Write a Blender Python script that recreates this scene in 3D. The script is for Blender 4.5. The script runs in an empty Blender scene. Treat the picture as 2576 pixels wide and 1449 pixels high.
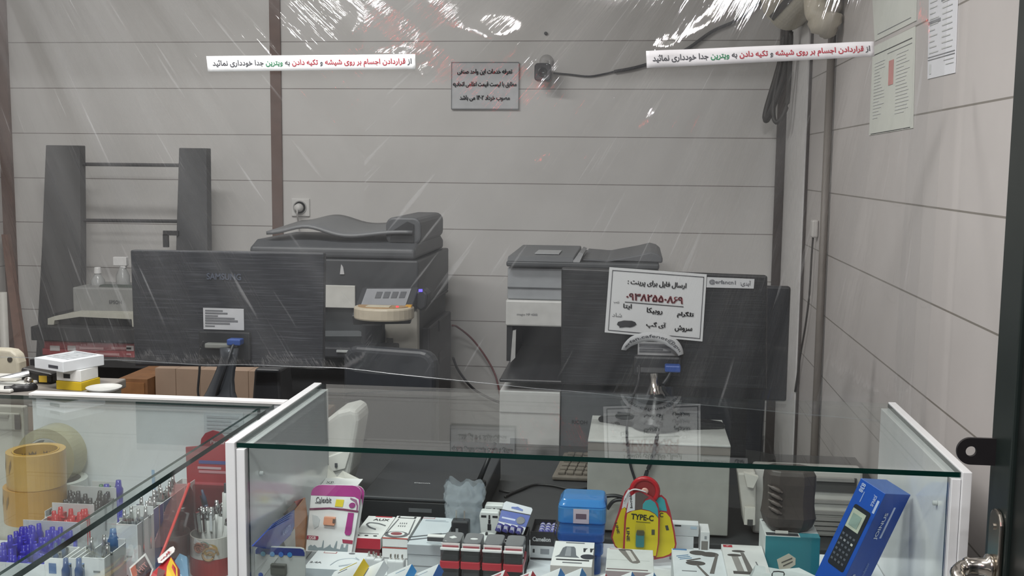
import bpy, bmesh, math, random
from mathutils import Vector, Matrix, Euler, noise
random.seed(7)
S = bpy.context.scene
COL = S.collection
W_, H_ = 2576, 1449
FPX, CXP, CYP, CAMZ = 2700.0, 1288.0, 724.5, 1.45
# ---------------------------------------------------------------- camera
dY = Vector(((1605-CXP)/FPX, (418-CYP)/FPX, 1)).normalized()
hz = Vector((1, 0.010, 0))
up = dY.cross(hz).normalized()
if up.y > 0: up = -up
xr = dY.cross(up).normalized()
if xr.x < 0: xr = -xr
AX = (xr, dY, up)                       # world axes in camera coordinates (x right, y down, z forward)
def ray(u, v):
    d = Vector(((u-CXP)/FPX, (v-CYP)/FPX, 1))
    return Vector((AX[0].dot(d), AX[1].dot(d), AX[2].dot(d)))
EYE = Vector((0, 0, CAMZ))
def at(u, v, y): d = ray(u, v); return EYE + d*(y/d.y)
def atz(u, v, z): d = ray(u, v); return EYE + d*((z-CAMZ)/d.z)
def atx(u, v, x): d = ray(u, v); return EYE + d*(x/d.x)
cd = bpy.data.cameras.new('camera'); cam = bpy.data.objects.new('camera', cd); COL.objects.link(cam)
cd.sensor_width = 36; cd.lens = FPX/W_*36; cd.clip_start = 0.02
R_ = Vector((AX[0].x, AX[1].x, AX[2].x)); U_ = -Vector((AX[0].y, AX[1].y, AX[2].y)); B_ = -Vector((AX[0].z, AX[1].z, AX[2].z))
cam.matrix_world = Matrix(((R_.x, U_.x, B_.x, 0), (R_.y, U_.y, B_.y, 0), (R_.z, U_.z, B_.z, CAMZ), (0, 0, 0, 1)))
S.camera = cam
# ---------------------------------------------------------------- light and exposure
S.view_settings.view_transform = 'Standard'; S.view_settings.look = 'None'
S.view_settings.gamma = 1; S.view_settings.use_curve_mapping = False
S.view_settings.exposure = 0.12
w = bpy.data.worlds.new('world'); S.world = w; w.use_nodes = True
w.node_tree.nodes['Background'].inputs[0].default_value = (.75, .8, .9, 1)
w.node_tree.nodes['Background'].inputs[1].default_value = .10
def area(name, loc, aim, sx, sy, power, col=(1, 1, 1)):
    l = bpy.data.lights.new(name, 'AREA'); l.shape = 'RECTANGLE'; l.size = sx; l.size_y = sy; l.energy = power; l.color = col
    o = bpy.data.objects.new(name, l); COL.objects.link(o); o.location = loc
    o.rotation_euler = (Vector(aim)-Vector(loc)).to_track_quat('-Z', 'Y').to_euler()
    return o
area('front_tube', (-.10, -.30, 2.62), (-.4, 2.2, .6), .62, .05, 16, (1, .985, .97))
area('front_panel', (-.85, 1.15, 2.66), (-.6, 1.9, .4), .9, .25, 30, (1, .985, .97))
area('street_tube', (-.05, -.8, 2.7), (0, 2.4, .6), .5, .05, 9, (.97, .98, 1))
area('shop_tube', (-1.4, 2.8, 2.70), (-1.3, 3.2, 0), 1.2, .12, 25, (1, .99, .97))
area('glint_lamp_far', (-1.25, -1.0, 2.7), (0, 2.4, 1), .40, .05, 5, (.97, .98, 1))  # unseen lamp added to draw thin streak glints on the sheet
area('red_led_sign', (-1.0, -1.3, 2.30), (.1, 2.2, 1.6), .45, .03, .7, (1, .02, .015))
cy = S.cycles
cy.use_denoising = True
cy.max_bounces = 8; cy.transparent_max_bounces = 24; cy.transmission_bounces = 6; cy.glossy_bounces = 4; cy.diffuse_bounces = 3
cy.caustics_reflective = False; cy.caustics_refractive = False; cy.sample_clamp_indirect = 4
# ---------------------------------------------------------------- materials
def C(h, a=1):
    h = h.lstrip('#'); v = [int(h[i:i+2], 16)/255 for i in (0, 2, 4)]
    return tuple((c/12.92 if c <= .04045 else ((c+.055)/1.055)**2.4) for c in v) + (a,)
MATS = {}
def M(hexcol, rough=.5, metal=0, var=.06, scale=30, bump=0, key=None, spec=.5):
    k = key or (hexcol, rough, metal, var, scale, bump)
    if k in MATS: return MATS[k]
    m = bpy.data.materials.new('mat_%d' % len(MATS)); m.use_nodes = True; nt = m.node_tree; b = nt.nodes['Principled BSDF']
    c = C(hexcol); b.inputs['Roughness'].default_value = rough; b.inputs['Metallic'].default_value = metal
    b.inputs['Specular IOR Level'].default_value = spec
    tc = nt.nodes.new('ShaderNodeTexCoord'); nz = nt.nodes.new('ShaderNodeTexNoise'); nz.inputs['Scale'].default_value = scale; nz.inputs['Detail'].default_value = 3
    nt.links.new(tc.outputs['Object'], nz.inputs['Vector'])
    rp = nt.nodes.new('ShaderNodeValToRGB'); nt.links.new(nz.outputs['Fac'], rp.inputs[0])
    rp.color_ramp.elements[0].position = .3; rp.color_ramp.elements[1].position = .7
    rp.color_ramp.elements[0].color = tuple(x*(1-var) for x in c[:3])+(1,); rp.color_ramp.elements[1].color = tuple(min(1, x*(1+var)) for x in c[:3])+(1,)
    nt.links.new(rp.outputs[0], b.inputs['Base Color'])
    if bump:
        bp = nt.nodes.new('ShaderNodeBump'); bp.inputs['Strength'].default_value = bump; bp.inputs['Distance'].default_value = .002
        nt.links.new(nz.outputs['Fac'], bp.inputs['Height']); nt.links.new(bp.outputs[0], b.inputs['Normal'])
    MATS[k] = m; return m
def glow(hexcol, power):
    m = bpy.data.materials.new('lit'); m.use_nodes = True; b = m.node_tree.nodes['Principled BSDF']
    b.inputs['Base Color'].default_value = C(hexcol); b.inputs['Emission Color'].default_value = C(hexcol); b.inputs['Emission Strength'].default_value = power
    return m
def clear(hexcol, rough=.03, body=.0, bodycol='#ffffff', ior=1.5, bump=0, bscale=60):
    """thin clear glass or plastic: tinted straight-through light, fresnel gloss and a little body colour"""
    k = ('clear', hexcol, rough, body, bodycol, ior, bump)
    if k in MATS: return MATS[k]
    m = bpy.data.materials.new('clear'); m.use_nodes = True; nt = m.node_tree; N = nt.nodes; L = nt.links; N.clear()
    out = N.new('ShaderNodeOutputMaterial'); tr = N.new('ShaderNodeBsdfTransparent'); tr.inputs[0].default_value = C(hexcol)
    gl = N.new('ShaderNodeBsdfGlossy'); gl.inputs['Roughness'].default_value = rough
    df = N.new('ShaderNodeBsdfDiffuse'); df.inputs[0].default_value = C(bodycol)
    ge = N.new('ShaderNodeNewGeometry'); mr = N.new('ShaderNodeMapRange')
    mr.inputs['To Min'].default_value = ior; mr.inputs['To Max'].default_value = 1/ior
    L.new(ge.outputs['Backfacing'], mr.inputs['Value'])
    fr = N.new('ShaderNodeFresnel'); L.new(mr.outputs[0], fr.inputs['IOR'])
    m1 = N.new('ShaderNodeMixShader'); m1.inputs[0].default_value = body; L.new(tr.outputs[0], m1.inputs[1]); L.new(df.outputs[0], m1.inputs[2])
    m2 = N.new('ShaderNodeMixShader'); L.new(fr.outputs[0], m2.inputs[0]); L.new(m1.outputs[0], m2.inputs[1]); L.new(gl.outputs[0], m2.inputs[2])
    if bump:
        tc = N.new('ShaderNodeTexCoord'); nz = N.new('ShaderNodeTexNoise'); nz.inputs['Scale'].default_value = bscale; L.new(tc.outputs['Object'], nz.inputs['Vector'])
        bp = N.new('ShaderNodeBump'); bp.inputs['Strength'].default_value = bump; bp.inputs['Distance'].default_value = .004; L.new(nz.outputs['Fac'], bp.inputs['Height'])
        L.new(bp.outputs[0], gl.inputs['Normal'])
    L.new(m2.outputs[0], out.inputs[0]); MATS[k] = m; return m
def striped(base, line, axis, period, phase, width, rough=.4, var=.04, wob=0.0, nscale=6):
    """plain surface with thin dark joint lines every period along one object axis"""
    m = bpy.data.materials.new('panelled'); m.use_nodes = True; nt = m.node_tree; N = nt.nodes; L = nt.links; b = N['Principled BSDF']
    b.inputs['Roughness'].default_value = rough
    tc = N.new('ShaderNodeTexCoord'); sp = N.new('ShaderNodeSeparateXYZ'); L.new(tc.outputs['Object'], sp.inputs[0])
    nz = N.new('ShaderNodeTexNoise'); nz.inputs['Scale'].default_value = nscale; nz.inputs['Detail'].default_value = 4; L.new(tc.outputs['Object'], nz.inputs['Vector'])
    def mth(op, a, bb):
        n = N.new('ShaderNodeMath'); n.operation = op
        for i, x in enumerate((a, bb)):
            if isinstance(x, (int, float)): n.inputs[i].default_value = x
            elif x is not None: L.new(x, n.inputs[i])
        return n.outputs[0]
    v = sp.outputs['XYZ'.index(axis)]
    if wob: v = mth('ADD', v, mth('MULTIPLY', mth('SUBTRACT', nz.outputs['Fac'], .5), wob))
    f = mth('FRACT', mth('DIVIDE', mth('SUBTRACT', v, phase-width/2), period), 0)
    msk = mth('LESS_THAN', f, width/period)
    rp = N.new('ShaderNodeValToRGB'); L.new(nz.outputs['Fac'], rp.inputs[0]); c = C(base)
    rp.color_ramp.elements[0].position = .3; rp.color_ramp.elements[1].position = .7
    rp.color_ramp.elements[0].color = tuple(x*(1-var) for x in c[:3])+(1,); rp.color_ramp.elements[1].color = tuple(x*(1+var) for x in c[:3])+(1,)
    mx = N.new('ShaderNodeMixRGB'); L.new(msk, mx.inputs[0]); L.new(rp.outputs[0], mx.inputs[1]); mx.inputs[2].default_value = C(line)
    L.new(mx.outputs[0], b.inputs['Base Color'])
    return m
WHITE = M('#e8e9ea', .45); PAPER = M('#e9e9e8', .8); BLACK = M('#1d1e20', .45); CHAR = M('#3a3b3e', .55); INK = M('#2b2b30', .8); RED = M('#b3242c', .5)
CHROME = M('#c9c4bd', .18, 1); GREYP = M('#b9bbbc', .5); CREAM = M('#d8d2c2', .55); LAMI = M('#eceae8', .35)
GLASS = clear('#fbfefd', .008); EDGE = M('#0a2c27', .12, key='edge'); SMOKE = clear('#8d9094', .06); BAG = clear('#e9eff4', .07, .28, '#e8f0f6', 1.8, 1.0, 55)
# ---------------------------------------------------------------- mesh helpers
def nb(): return bmesh.new()
def bx(bm, x0, x1, y0, y1, z0, z1, mi=0, fm=None):
    v = [bm.verts.new(p) for p in ((x0, y0, z0), (x1, y0, z0), (x1, y1, z0), (x0, y1, z0), (x0, y0, z1), (x1, y0, z1), (x1, y1, z1), (x0, y1, z1))]
    for k, q in (('z-', (3, 2, 1, 0)), ('z+', (4, 5, 6, 7)), ('y-', (0, 1, 5, 4)), ('y+', (2, 3, 7, 6)), ('x-', (3, 0, 4, 7)), ('x+', (1, 2, 6, 5))):
        f = bm.faces.new([v[i] for i in q]); f.material_index = (fm or {}).get(k, mi)
    return v
def hexa(bm, p, mi=0):
    """p: four front corners (bl, br, tr, tl) then the four behind them"""
    v = [bm.verts.new(q) for q in p]
    for q in ((0, 1, 2, 3), (7, 6, 5, 4), (0, 4, 5, 1), (1, 5, 6, 2), (2, 6, 7, 3), (3, 7, 4, 0)):
        f = bm.faces.new([v[i] for i in q]); f.material_index = mi
def prism(bm, poly, axis, a0, a1, mi=0, side=None):
    def P(p, a): return {'y': (p[0], a, p[1]), 'x': (a, p[0], p[1]), 'z': (p[0], p[1], a)}[axis]
    A = [bm.verts.new(P(p, a0)) for p in poly]; B = [bm.verts.new(P(p, a1)) for p in poly]; n = len(poly)
    bm.faces.new(A).material_index = mi; bm.faces.new(B[::-1]).material_index = mi
    for i in range(n): bm.faces.new((A[i], B[i], B[(i+1) % n], A[(i+1) % n])).material_index = mi if side is None else side
def spline(pts, k=6):
    pts = [Vector(p) for p in pts]; out = []
    for i in range(len(pts)-1):
        p0, p1, p2, p3 = pts[max(i-1, 0)], pts[i], pts[i+1], pts[min(i+2, len(pts)-1)]
        for j in range(k):
            t = j/k; out.append(.5*((2*p1)+(p2-p0)*t+(2*p0-5*p1+4*p2-p3)*t*t+(3*p1-p0-3*p2+p3)*t**3))
    return out+[pts[-1]]
def tube(bm, pts, r, n=8, mi=0, k=6):
    pts = spline(pts, k) if k > 1 else [Vector(p) for p in pts]; rings = []
    ref = Vector((0, 0, 1))
    for i, p in enumerate(pts):
        t = (pts[min(i+1, len(pts)-1)]-pts[max(i-1, 0)]).normalized()
        a = t.cross(ref if abs(t.dot(ref)) < .95 else Vector((1, 0, 0))).normalized(); b = t.cross(a)
        rr = r[min(int(i*len(r)/len(pts)), len(r)-1)] if isinstance(r, (list, tuple)) else r
        rings.append([bm.verts.new(p+a*math.cos(q*2*math.pi/n)*rr+b*math.sin(q*2*math.pi/n)*rr) for q in range(n)])
    for A, B in zip(rings, rings[1:]):
        for i in range(n): bm.faces.new((A[i], A[(i+1) % n], B[(i+1) % n], B[i])).material_index = mi
    bm.faces.new(rings[0][::-1]).material_index = mi; bm.faces.new(rings[-1]).material_index = mi
def lathe(bm, prof, c=(0, 0, 0), axis='z', n=28, mi=0, close=False):
    rings = []
    for r, h in prof:
        ring = []
        for q in range(n):
            a = q*2*math.pi/n; x, y = r*math.cos(a), r*math.sin(a)
            ring.append(bm.verts.new(Vector(c)+Vector({'z': (x, y, h), 'y': (x, h, y), 'x': (h, x, y)}[axis])))
        rings.append(ring)
    pr = list(zip(rings, rings[1:]))+([(rings[-1], rings[0])] if close else [])
    for A, B in pr:
        for i in range(n): bm.faces.new((A[i], A[(i+1) % n], B[(i+1) % n], B[i])).material_index = mi
    if not close:
        bm.faces.new(rings[0][::-1]).material_index = mi; bm.faces.new(rings[-1]).material_index = mi
def grid(bm, fn, nu, nv, mi=0, uvn=None):
    vs = [[bm.verts.new(fn(i/nu, j/nv)) for j in range(nv+1)] for i in range(nu+1)]
    for i in range(nu):
        for j in range(nv): bm.faces.new((vs[i][j], vs[i+1][j], vs[i+1][j+1], vs[i][j+1])).material_index = mi
def rrect(x0, x1, y0, y1, r, n=4):
    o = []
    for cx, cy_, a in ((x1-r, y1-r, 0), (x0+r, y1-r, 90), (x0+r, y0+r, 180), (x1-r, y0+r, 270)):
        for i in range(n+1): t = math.radians(a+90*i/n); o.append((cx+r*math.cos(t), cy_+r*math.sin(t)))
    return o
def ell(cx, cy_, rx, ry, n=24, a0=0, a1=360): return [(cx+rx*math.cos(math.radians(a0+(a1-a0)*i/n)), cy_+ry*math.sin(math.radians(a0+(a1-a0)*i/n))) for i in range(n + (a1-a0 < 360))]
def ob(name, bm, mats, parent=None, smooth=False, bev=0, seg=2, loc=None, rot=None, fix=True):
    if fix: bmesh.ops.recalc_face_normals(bm, faces=bm.faces)
    me = bpy.data.meshes.new(name); bm.to_mesh(me); bm.free()
    for m in (mats if isinstance(mats, (list, tuple)) else [mats]): me.materials.append(m)
    if smooth:
        for p in me.polygons: p.use_smooth = True
    o = bpy.data.objects.new(name, me); COL.objects.link(o)
    if parent: o.parent = parent
    if loc: o.location = loc
    if rot: o.rotation_euler = rot
    if bev:
        b = o.modifiers.new('bevel', 'BEVEL'); b.width = bev; b.segments = seg; b.limit_method = 'ANGLE'; b.angle_limit = .6
    return o
def thing(name, label, cat, loc=(0, 0, 0), rz=0, group=None, rot=None):
    o = bpy.data.objects.new(name, None); COL.objects.link(o); o.empty_display_size = .05; o.location = loc
    o.rotation_euler = rot if rot else (0, 0, rz); return tag(o, label, cat, group)
def tag(o, label, cat, group=None):
    o['label'] = label; o['category'] = cat
    if group: o['group'] = group
    return o
def struct(name, bm, mats, **k):
    o = ob(name, bm, mats, **k); o['kind'] = 'structure'; return o
def copy_tree(o, parent=None):
    c = o.copy(); COL.objects.link(c)
    if parent: c.parent = parent
    for ch in [x for x in bpy.data.objects if x.parent == o]: copy_tree(ch, c)
    return c
# ---------------------------------------------------------------- lettering
FORMS = {'ا': 'FE8D FE8E', 'آ': 'FE81 FE82', 'ب': 'FE8F FE90 FE91 FE92', 'پ': 'FB56 FB57 FB58 FB59', 'ت': 'FE95 FE96 FE97 FE98', 'ج': 'FE9D FE9E FE9F FEA0',
 'ح': 'FEA1 FEA2 FEA3 FEA4', 'خ': 'FEA5 FEA6 FEA7 FEA8', 'د': 'FEA9 FEAA', 'ر': 'FEAD FEAE', 'ز': 'FEAF FEB0', 'س': 'FEB1 FEB2 FEB3 FEB4', 'ش': 'FEB5 FEB6 FEB7 FEB8',
 'ص': 'FEB9 FEBA FEBB FEBC', 'ع': 'FEC9 FECA FECB FECC', 'ف': 'FED1 FED2 FED3 FED4', 'ق': 'FED5 FED6 FED7 FED8', 'ک': 'FB8E FB8F FB90 FB91', 'گ': 'FB92 FB93 FB94 FB95',
 'ل': 'FEDD FEDE FEDF FEE0', 'م': 'FEE1 FEE2 FEE3 FEE4', 'ن': 'FEE5 FEE6 FEE7 FEE8', 'و': 'FEED FEEE', 'ه': 'FEE9 FEEA FEEB FEEC', 'ی': 'FBFC FBFD FBFE FBFF', 'ئ': 'FE89 FE8A FE8B FE8C', 'ط': 'FEC1 FEC2 FEC3 FEC4'}
def shape(s):
    """joined letter forms in left-to-right drawing order; runs of digits and Latin keep their order"""
    out = []; col = []
    letters = []
    for i, ch in enumerate(s):
        if ch in FORMS:
            f = FORMS[ch].split(); prv = i > 0 and s[i-1] in FORMS and len(FORMS[s[i-1]].split()) == 4; nxt = i+1 < len(s) and s[i+1] in FORMS and len(f) == 4
            letters.append((chr(int(f[(3 if nxt else 1) if prv else (2 if nxt else 0)], 16)), i))
        else: letters.append((ch, i))
    runs = []; ltr = lambda c: c.isascii() and (c.isalnum() or c in '@.-') or '۰' <= c <= '۹'
    for c, i in letters:
        if runs and ltr(c) and runs[-1][0]: runs[-1][1].append((c, i))
        else: runs.append((ltr(c), [(c, i)]))
    res = []
    for _, r in runs[::-1]: res += r
    return ''.join(c for c, i in res), [i for c, i in res]
def raw_text(body, res, off, shear=0):
    cu = bpy.data.curves.new('t', 'FONT'); cu.body = body; cu.resolution_u = res; cu.offset = off; cu.shear = shear
    o = bpy.data.objects.new('t', cu); COL.objects.link(o)
    dg = bpy.context.evaluated_depsgraph_get(); me = bpy.data.meshes.new_from_object(o.evaluated_get(dg), depsgraph=dg)
    bpy.data.objects.remove(o); bpy.data.curves.remove(cu)
    V = [v.co.copy() for v in me.vertices]; F = [tuple(p.vertices) for p in me.polygons]; A = sum(p.area for p in me.polygons); bpy.data.meshes.remove(me)
    return V, F, A
GLYPHS = {}
def span(s_): xs = [v.x for v in raw_text(s_, 2, 0)[0]]; return max(xs)-min(xs)
BARS = span('||||')
def glyph(ch, bold):
    """outline of one letter (the cleanest of several fills: overlapping contours sometimes drop out) and its advance"""
    k = (ch, bold)
    if k not in GLYPHS:
        best = max((raw_text(ch, r, bold+d) for r in (2, 3, 4, 6) for d in (-.002, 0, .002)), key=lambda q: q[2]) if ch != ' ' else ([], [], 0)
        GLYPHS[k] = (best[0], best[1], span('|'+ch+'|||')-BARS)
    return GLYPHS[k]
def txt(s, mats, parent=None, loc=(0, 0, 0), w=None, h=None, rot=(math.pi/2, 0, 0), bold=.0, name='lettering', mi=None, warp=None, rtl=False, shear=0, heavy=0):
    mats = mats if isinstance(mats, (list, tuple)) else [mats]; V = []; F = []; MI = []
    if rtl:
        body, order = shape(s); x = 0
        for ch, k in zip(body, order):
            gv, gf, adv = glyph(ch, bold); b0 = len(V)
            V += [Vector((v.x+x, v.y, 0)) for v in gv]; F += [tuple(i+b0 for i in f) for f in gf]; MI += [mi[k] if mi else 0]*len(gf); x += adv
    else:
        V, F, _ = raw_text(s, 3, bold, shear); V = [Vector((v.x, v.y, 0)) for v in V]; MI = [0]*len(F)
    xs = [v.x for v in V]; ys = [v.y for v in V]; x0, x1, y0, y1 = min(xs), max(xs), min(ys), max(ys)
    if heavy:
        V0, F0, M0 = list(V), list(F), list(MI); e = heavy*(y1-y0)
        for dx in (-e, e):
            b0 = len(V); V += [Vector((v.x+dx, v.y, 0)) for v in V0]; F += [tuple(i+b0 for i in f) for f in F0]; MI += M0
    sx = w/(x1-x0) if w else h/(y1-y0); sy = h/(y1-y0) if h else sx
    V = [Vector(((v.x-(x0+x1)/2)*sx, (v.y-(y0+y1)/2)*sy, 0)) for v in V]
    if warp: V = [warp(v) for v in V]
    me = bpy.data.meshes.new(name); me.from_pydata(V, [], F); me.update()
    for m in mats: me.materials.append(m)
    for p, k in zip(me.polygons, MI): p.material_index = k
    t = bpy.data.objects.new(name, me); COL.objects.link(t); t.parent = parent; t.location = loc; t.rotation_euler = rot
    return t
def decal(name, poly, axis, a, mat, parent, t=.0006, loc=None):
    """a thin printed or stuck-on patch with its own small thickness"""
    bm = nb(); prism(bm, poly, axis, a-t/2, a+t/2); return ob(name, bm, mat, parent, loc=loc)
def R4(x0, x1, y0, y1): return [(x0, y0), (x1, y0), (x1, y1), (x0, y1)]
# ================================================================ the room
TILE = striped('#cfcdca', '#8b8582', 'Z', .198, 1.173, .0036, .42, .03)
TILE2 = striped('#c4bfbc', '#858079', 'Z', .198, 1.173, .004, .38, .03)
BROWN = M('#6d5850', .55, var=.12, scale=18); DKBROWN = M('#4a4340', .5, var=.1)
XR, XL, YB, ZC = .61, -2.83, 4.55, 2.78
bm = nb(); bx(bm, XL-.1, XR+.1, YB, YB+.1, 0, ZC); struct('wall_back', bm, TILE)
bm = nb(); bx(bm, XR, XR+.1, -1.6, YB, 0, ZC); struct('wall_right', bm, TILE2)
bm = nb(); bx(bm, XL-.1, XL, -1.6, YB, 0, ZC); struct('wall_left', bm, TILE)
bm = nb(); bx(bm, XL-.1, XR+.1, -1.6, YB+.1, -.1, 0); struct('floor', bm, M('#8d8984', .35, var=.1, scale=4))
bm = nb(); bx(bm, XL-.1, XR+.1, -1.6, YB+.1, ZC, ZC+.1); struct('ceiling', bm, M('#d5d3d0', .8, var=.03))
p = at(697, 340, YB)
bm = nb(); bx(bm, p.x-.024, p.x+.024, YB-.012, YB+.001, 0, ZC); struct('trim_1', bm, BROWN, bev=.002)
bm = nb(); bx(bm, XR-.048, XR-.003, YB-.015, YB+.001, 0, ZC); struct('trim_2', bm, DKBROWN, bev=.002)
bm = nb(); bx(bm, XR-.012, XR+.001, 4.02, YB-.016, 0, ZC); bx(bm, XR-.008, XR+.001, 3.99, 4.012, 0, ZC, 1); struct('trim_3', bm, [LAMI, DKBROWN])
bm = nb(); bx(bm, XL-.001, XL+.05, YB-.02, YB+.001, 0, ZC); struct('trim_4', bm, BROWN)
bm = nb(); bx(bm, XL, XR, 2.205, 2.30, 2.20, ZC); struct('added_shade_beam', bm, LAMI)  # unseen beam added to shade the upper back wall
# grey conduit on the right wall
bm = nb(); tube(bm, [(XR-.016, 3.52, 0), (XR-.016, 3.52, 1.88)], .0125, 10, k=1)
cnd = ob('conduit_pipe', bm, M('#77716b', .5), smooth=True); tag(cnd, 'brown grey conduit pipe running up the right wall to the air conditioner', 'pipe')
# ================================================================ front showcase
ZT = 1.0
PANEL = M('#eaebec', .14, var=.015)
X0, X1, Y0, Y1 = -.652, .506, 1.628, 2.112
sc_ = thing('glass_showcase', 'low white framed glass showcase crossing the front full of phone accessories', 'showcase', (-.07, Y0, 0))
def L_(bm, name, m, **k):                 # world-built mesh parented under a thing
    o = ob(name, bm, m, sc_, **k); o.location = -sc_.location; return o
bm = nb(); bx(bm, X0, X0+.016, Y0, Y1, .02, ZT+.001); bx(bm, X0+.0165, X0+.031, Y0+.004, Y1-.004, .02, ZT-.011); L_(bm, 'side_panel', PANEL, bev=.0012)
bm = nb(); bx(bm, X1-.014, X1, Y0, Y1, .02, ZT+.001); bx(bm, X1-.028, X1-.0145, Y0+.004, Y1-.004, .02, ZT-.011); L_(bm, 'side_panel', PANEL, bev=.0012)
bm = nb(); bx(bm, X0+.0165, X1-.0145, Y0+.008, Y1, ZT-.0095, ZT-.0015, 0, {'y-': 1, 'x-': 1, 'x+': 1}); L_(bm, 'glass_top', [GLASS, EDGE])
bm = nb(); bx(bm, X0+.033, X1-.030, Y0+.014, Y0+.019, .12, ZT-.0105, 0, {'x-': 1, 'x+': 1, 'z+': 1}); L_(bm, 'front_pane', [GLASS, EDGE])
SH = .6905                                # what stands on the shelves starts half a millimetre above them
SHW = M('#e4e8ec', .5, var=.02)
bm = nb(); bx(bm, X0+.032, X1-.029, Y0+.03, Y1-.002, SH-.018, SH-.0005); L_(bm, 'shelf', SHW, bev=.001)
bm = nb(); bx(bm, X0+.032, X1-.029, Y0+.004, Y1, .02, .12); L_(bm, 'base_board', LAMI)
for xx, s in ((X0+.0315, 1), (X1-.0285, -1)):
    bm = nb(); lathe(bm, [(.004, 0), (.004, s*.006), (.0015, s*.007)], (xx, 1.70, .93), 'x', 12); L_(bm, 'shelf_peg', GREYP)
# ================================================================ left showcase
ZL = .99
ls = thing('glass_showcase', 'white glass showcase on the left filled with pens and tape', 'showcase', (-.93, 1.3, 0))
def K_(bm, name, m, **k):
    o = ob(name, bm, m, ls, **k); o.location = -ls.location; return o
bm = nb(); bx(bm, -1.178, -.662, 1.957, 1.973, .02, ZL); K_(bm, 'back_panel', M('#e6eaec', .4, var=.02), bev=.001)
bm = nb(); bx(bm, -1.180, -.662, 1.950, 1.9755, ZL+.0005, ZL+.0045); K_(bm, 'top_rail', LAMI)
bm = nb(); bx(bm, -1.60, -.6815, .75, 1.949, ZL-.008, ZL, 0, {'y-': 1, 'y+': 1, 'x-': 1, 'x+': 1}); K_(bm, 'glass_top', [GLASS, EDGE])
bm = nb(); bx(bm, -.715, -.709, .80, 1.95, .12, ZL-.009, 0, {'y-': 1, 'y+': 1, 'z+': 1}); K_(bm, 'side_pane', [GLASS, EDGE])
bm = nb(); bx(bm, -1.60, -.694, .80, 1.955, SH-.018, SH-.0005); K_(bm, 'shelf', SHW)
bm = nb(); bx(bm, -1.60, -.664, .80, 1.955, .02, .12); K_(bm, 'base_board', LAMI)
# ================================================================ hanging clear sheet
SX0, SX1, SZ0, SZ1 = -1.95, .575, 1.022, 2.27
def dent(u, v, u2, v2, wid, h_):
    a, b = at(u, v, 2.16), at(u2, v2, 2.16); d = b-a; L = math.hypot(d.x, d.z); return ((a.x+b.x)/2, (a.z+b.z)/2, d.x/L, d.z/L, L*.5, wid, h_)
DENTS = [dent(1150, 85, 1290, 82, .026, .0046), dent(1195, 122, 1285, 88, .016, .0034), dent(1050, 192, 1085, 198, .014, .0036), dent(870, 110, 905, 60, .016, .0036), dent(930, 140, 1060, 138, .008, .0018),
         dent(1690, 130, 1800, 45, .014, .0036), dent(1640, 130, 1700, 115, .012, .0030), dent(1490, 310, 1625, 180, .010, .0026), dent(1430, 350, 1500, 290, .008, .0018), dent(1325, 435, 1370, 400, .008, .0018), dent(1345, 425, 1405, 385, .007, .0016), dent(1455, 425, 1490, 390, .007, .0016),
         dent(1340, 525, 1370, 490, .007, .0016), dent(1440, 515, 1465, 495, .007, .0016), dent(250, 60, 190, 0, .010, .0026), dent(1600, 350, 1700, 230, .012, .0030), dent(1920, 340, 1990, 190, .014, .0034)]
def sheet_y(x, z):
    t = max(0, z-1.52); y = 2.150 + .05*t*t + .012*t
    for ax, az, s in ((.62, 2.62, 1), (-1.72, 2.75, 1.0)):
        a = math.atan2(ax-x if ax > 0 else x-ax, az-z); r = math.hypot(x-ax, z-az)
        wgt = max(0, min(1, 1.25-abs(x-ax)/1.35))
        amp = .0062*min(1, r/.7)*wgt
        y += amp*(noise.noise(Vector((a*9, r*.55, ax*7)))+.55*noise.noise(Vector((a*23, r*.9, 3+ax)))+.22*noise.noise(Vector((a*60, r*1.4, 9+ax))))
    y += .012*noise.noise(Vector((x*1.1, z*.9, 4.2)))
    y += .004*noise.noise(Vector((x*9, z*1.2, 8)))*max(0, 1-(z-SZ0)/.35)
    for bx_, bz_, ax_, az_, l1, l2, h_ in DENTS:
        dx, dz = x-bx_, z-bz_; p_ = dx*ax_+dz*az_; q_ = -dx*az_+dz*ax_; y -= h_*math.exp(-(p_/l1)**2-(q_/l2)**2)
    y += .010*math.exp(-((x-.515)/.012)**2) - .006*math.exp(-((x-.55)/.010)**2)
    return y
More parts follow.
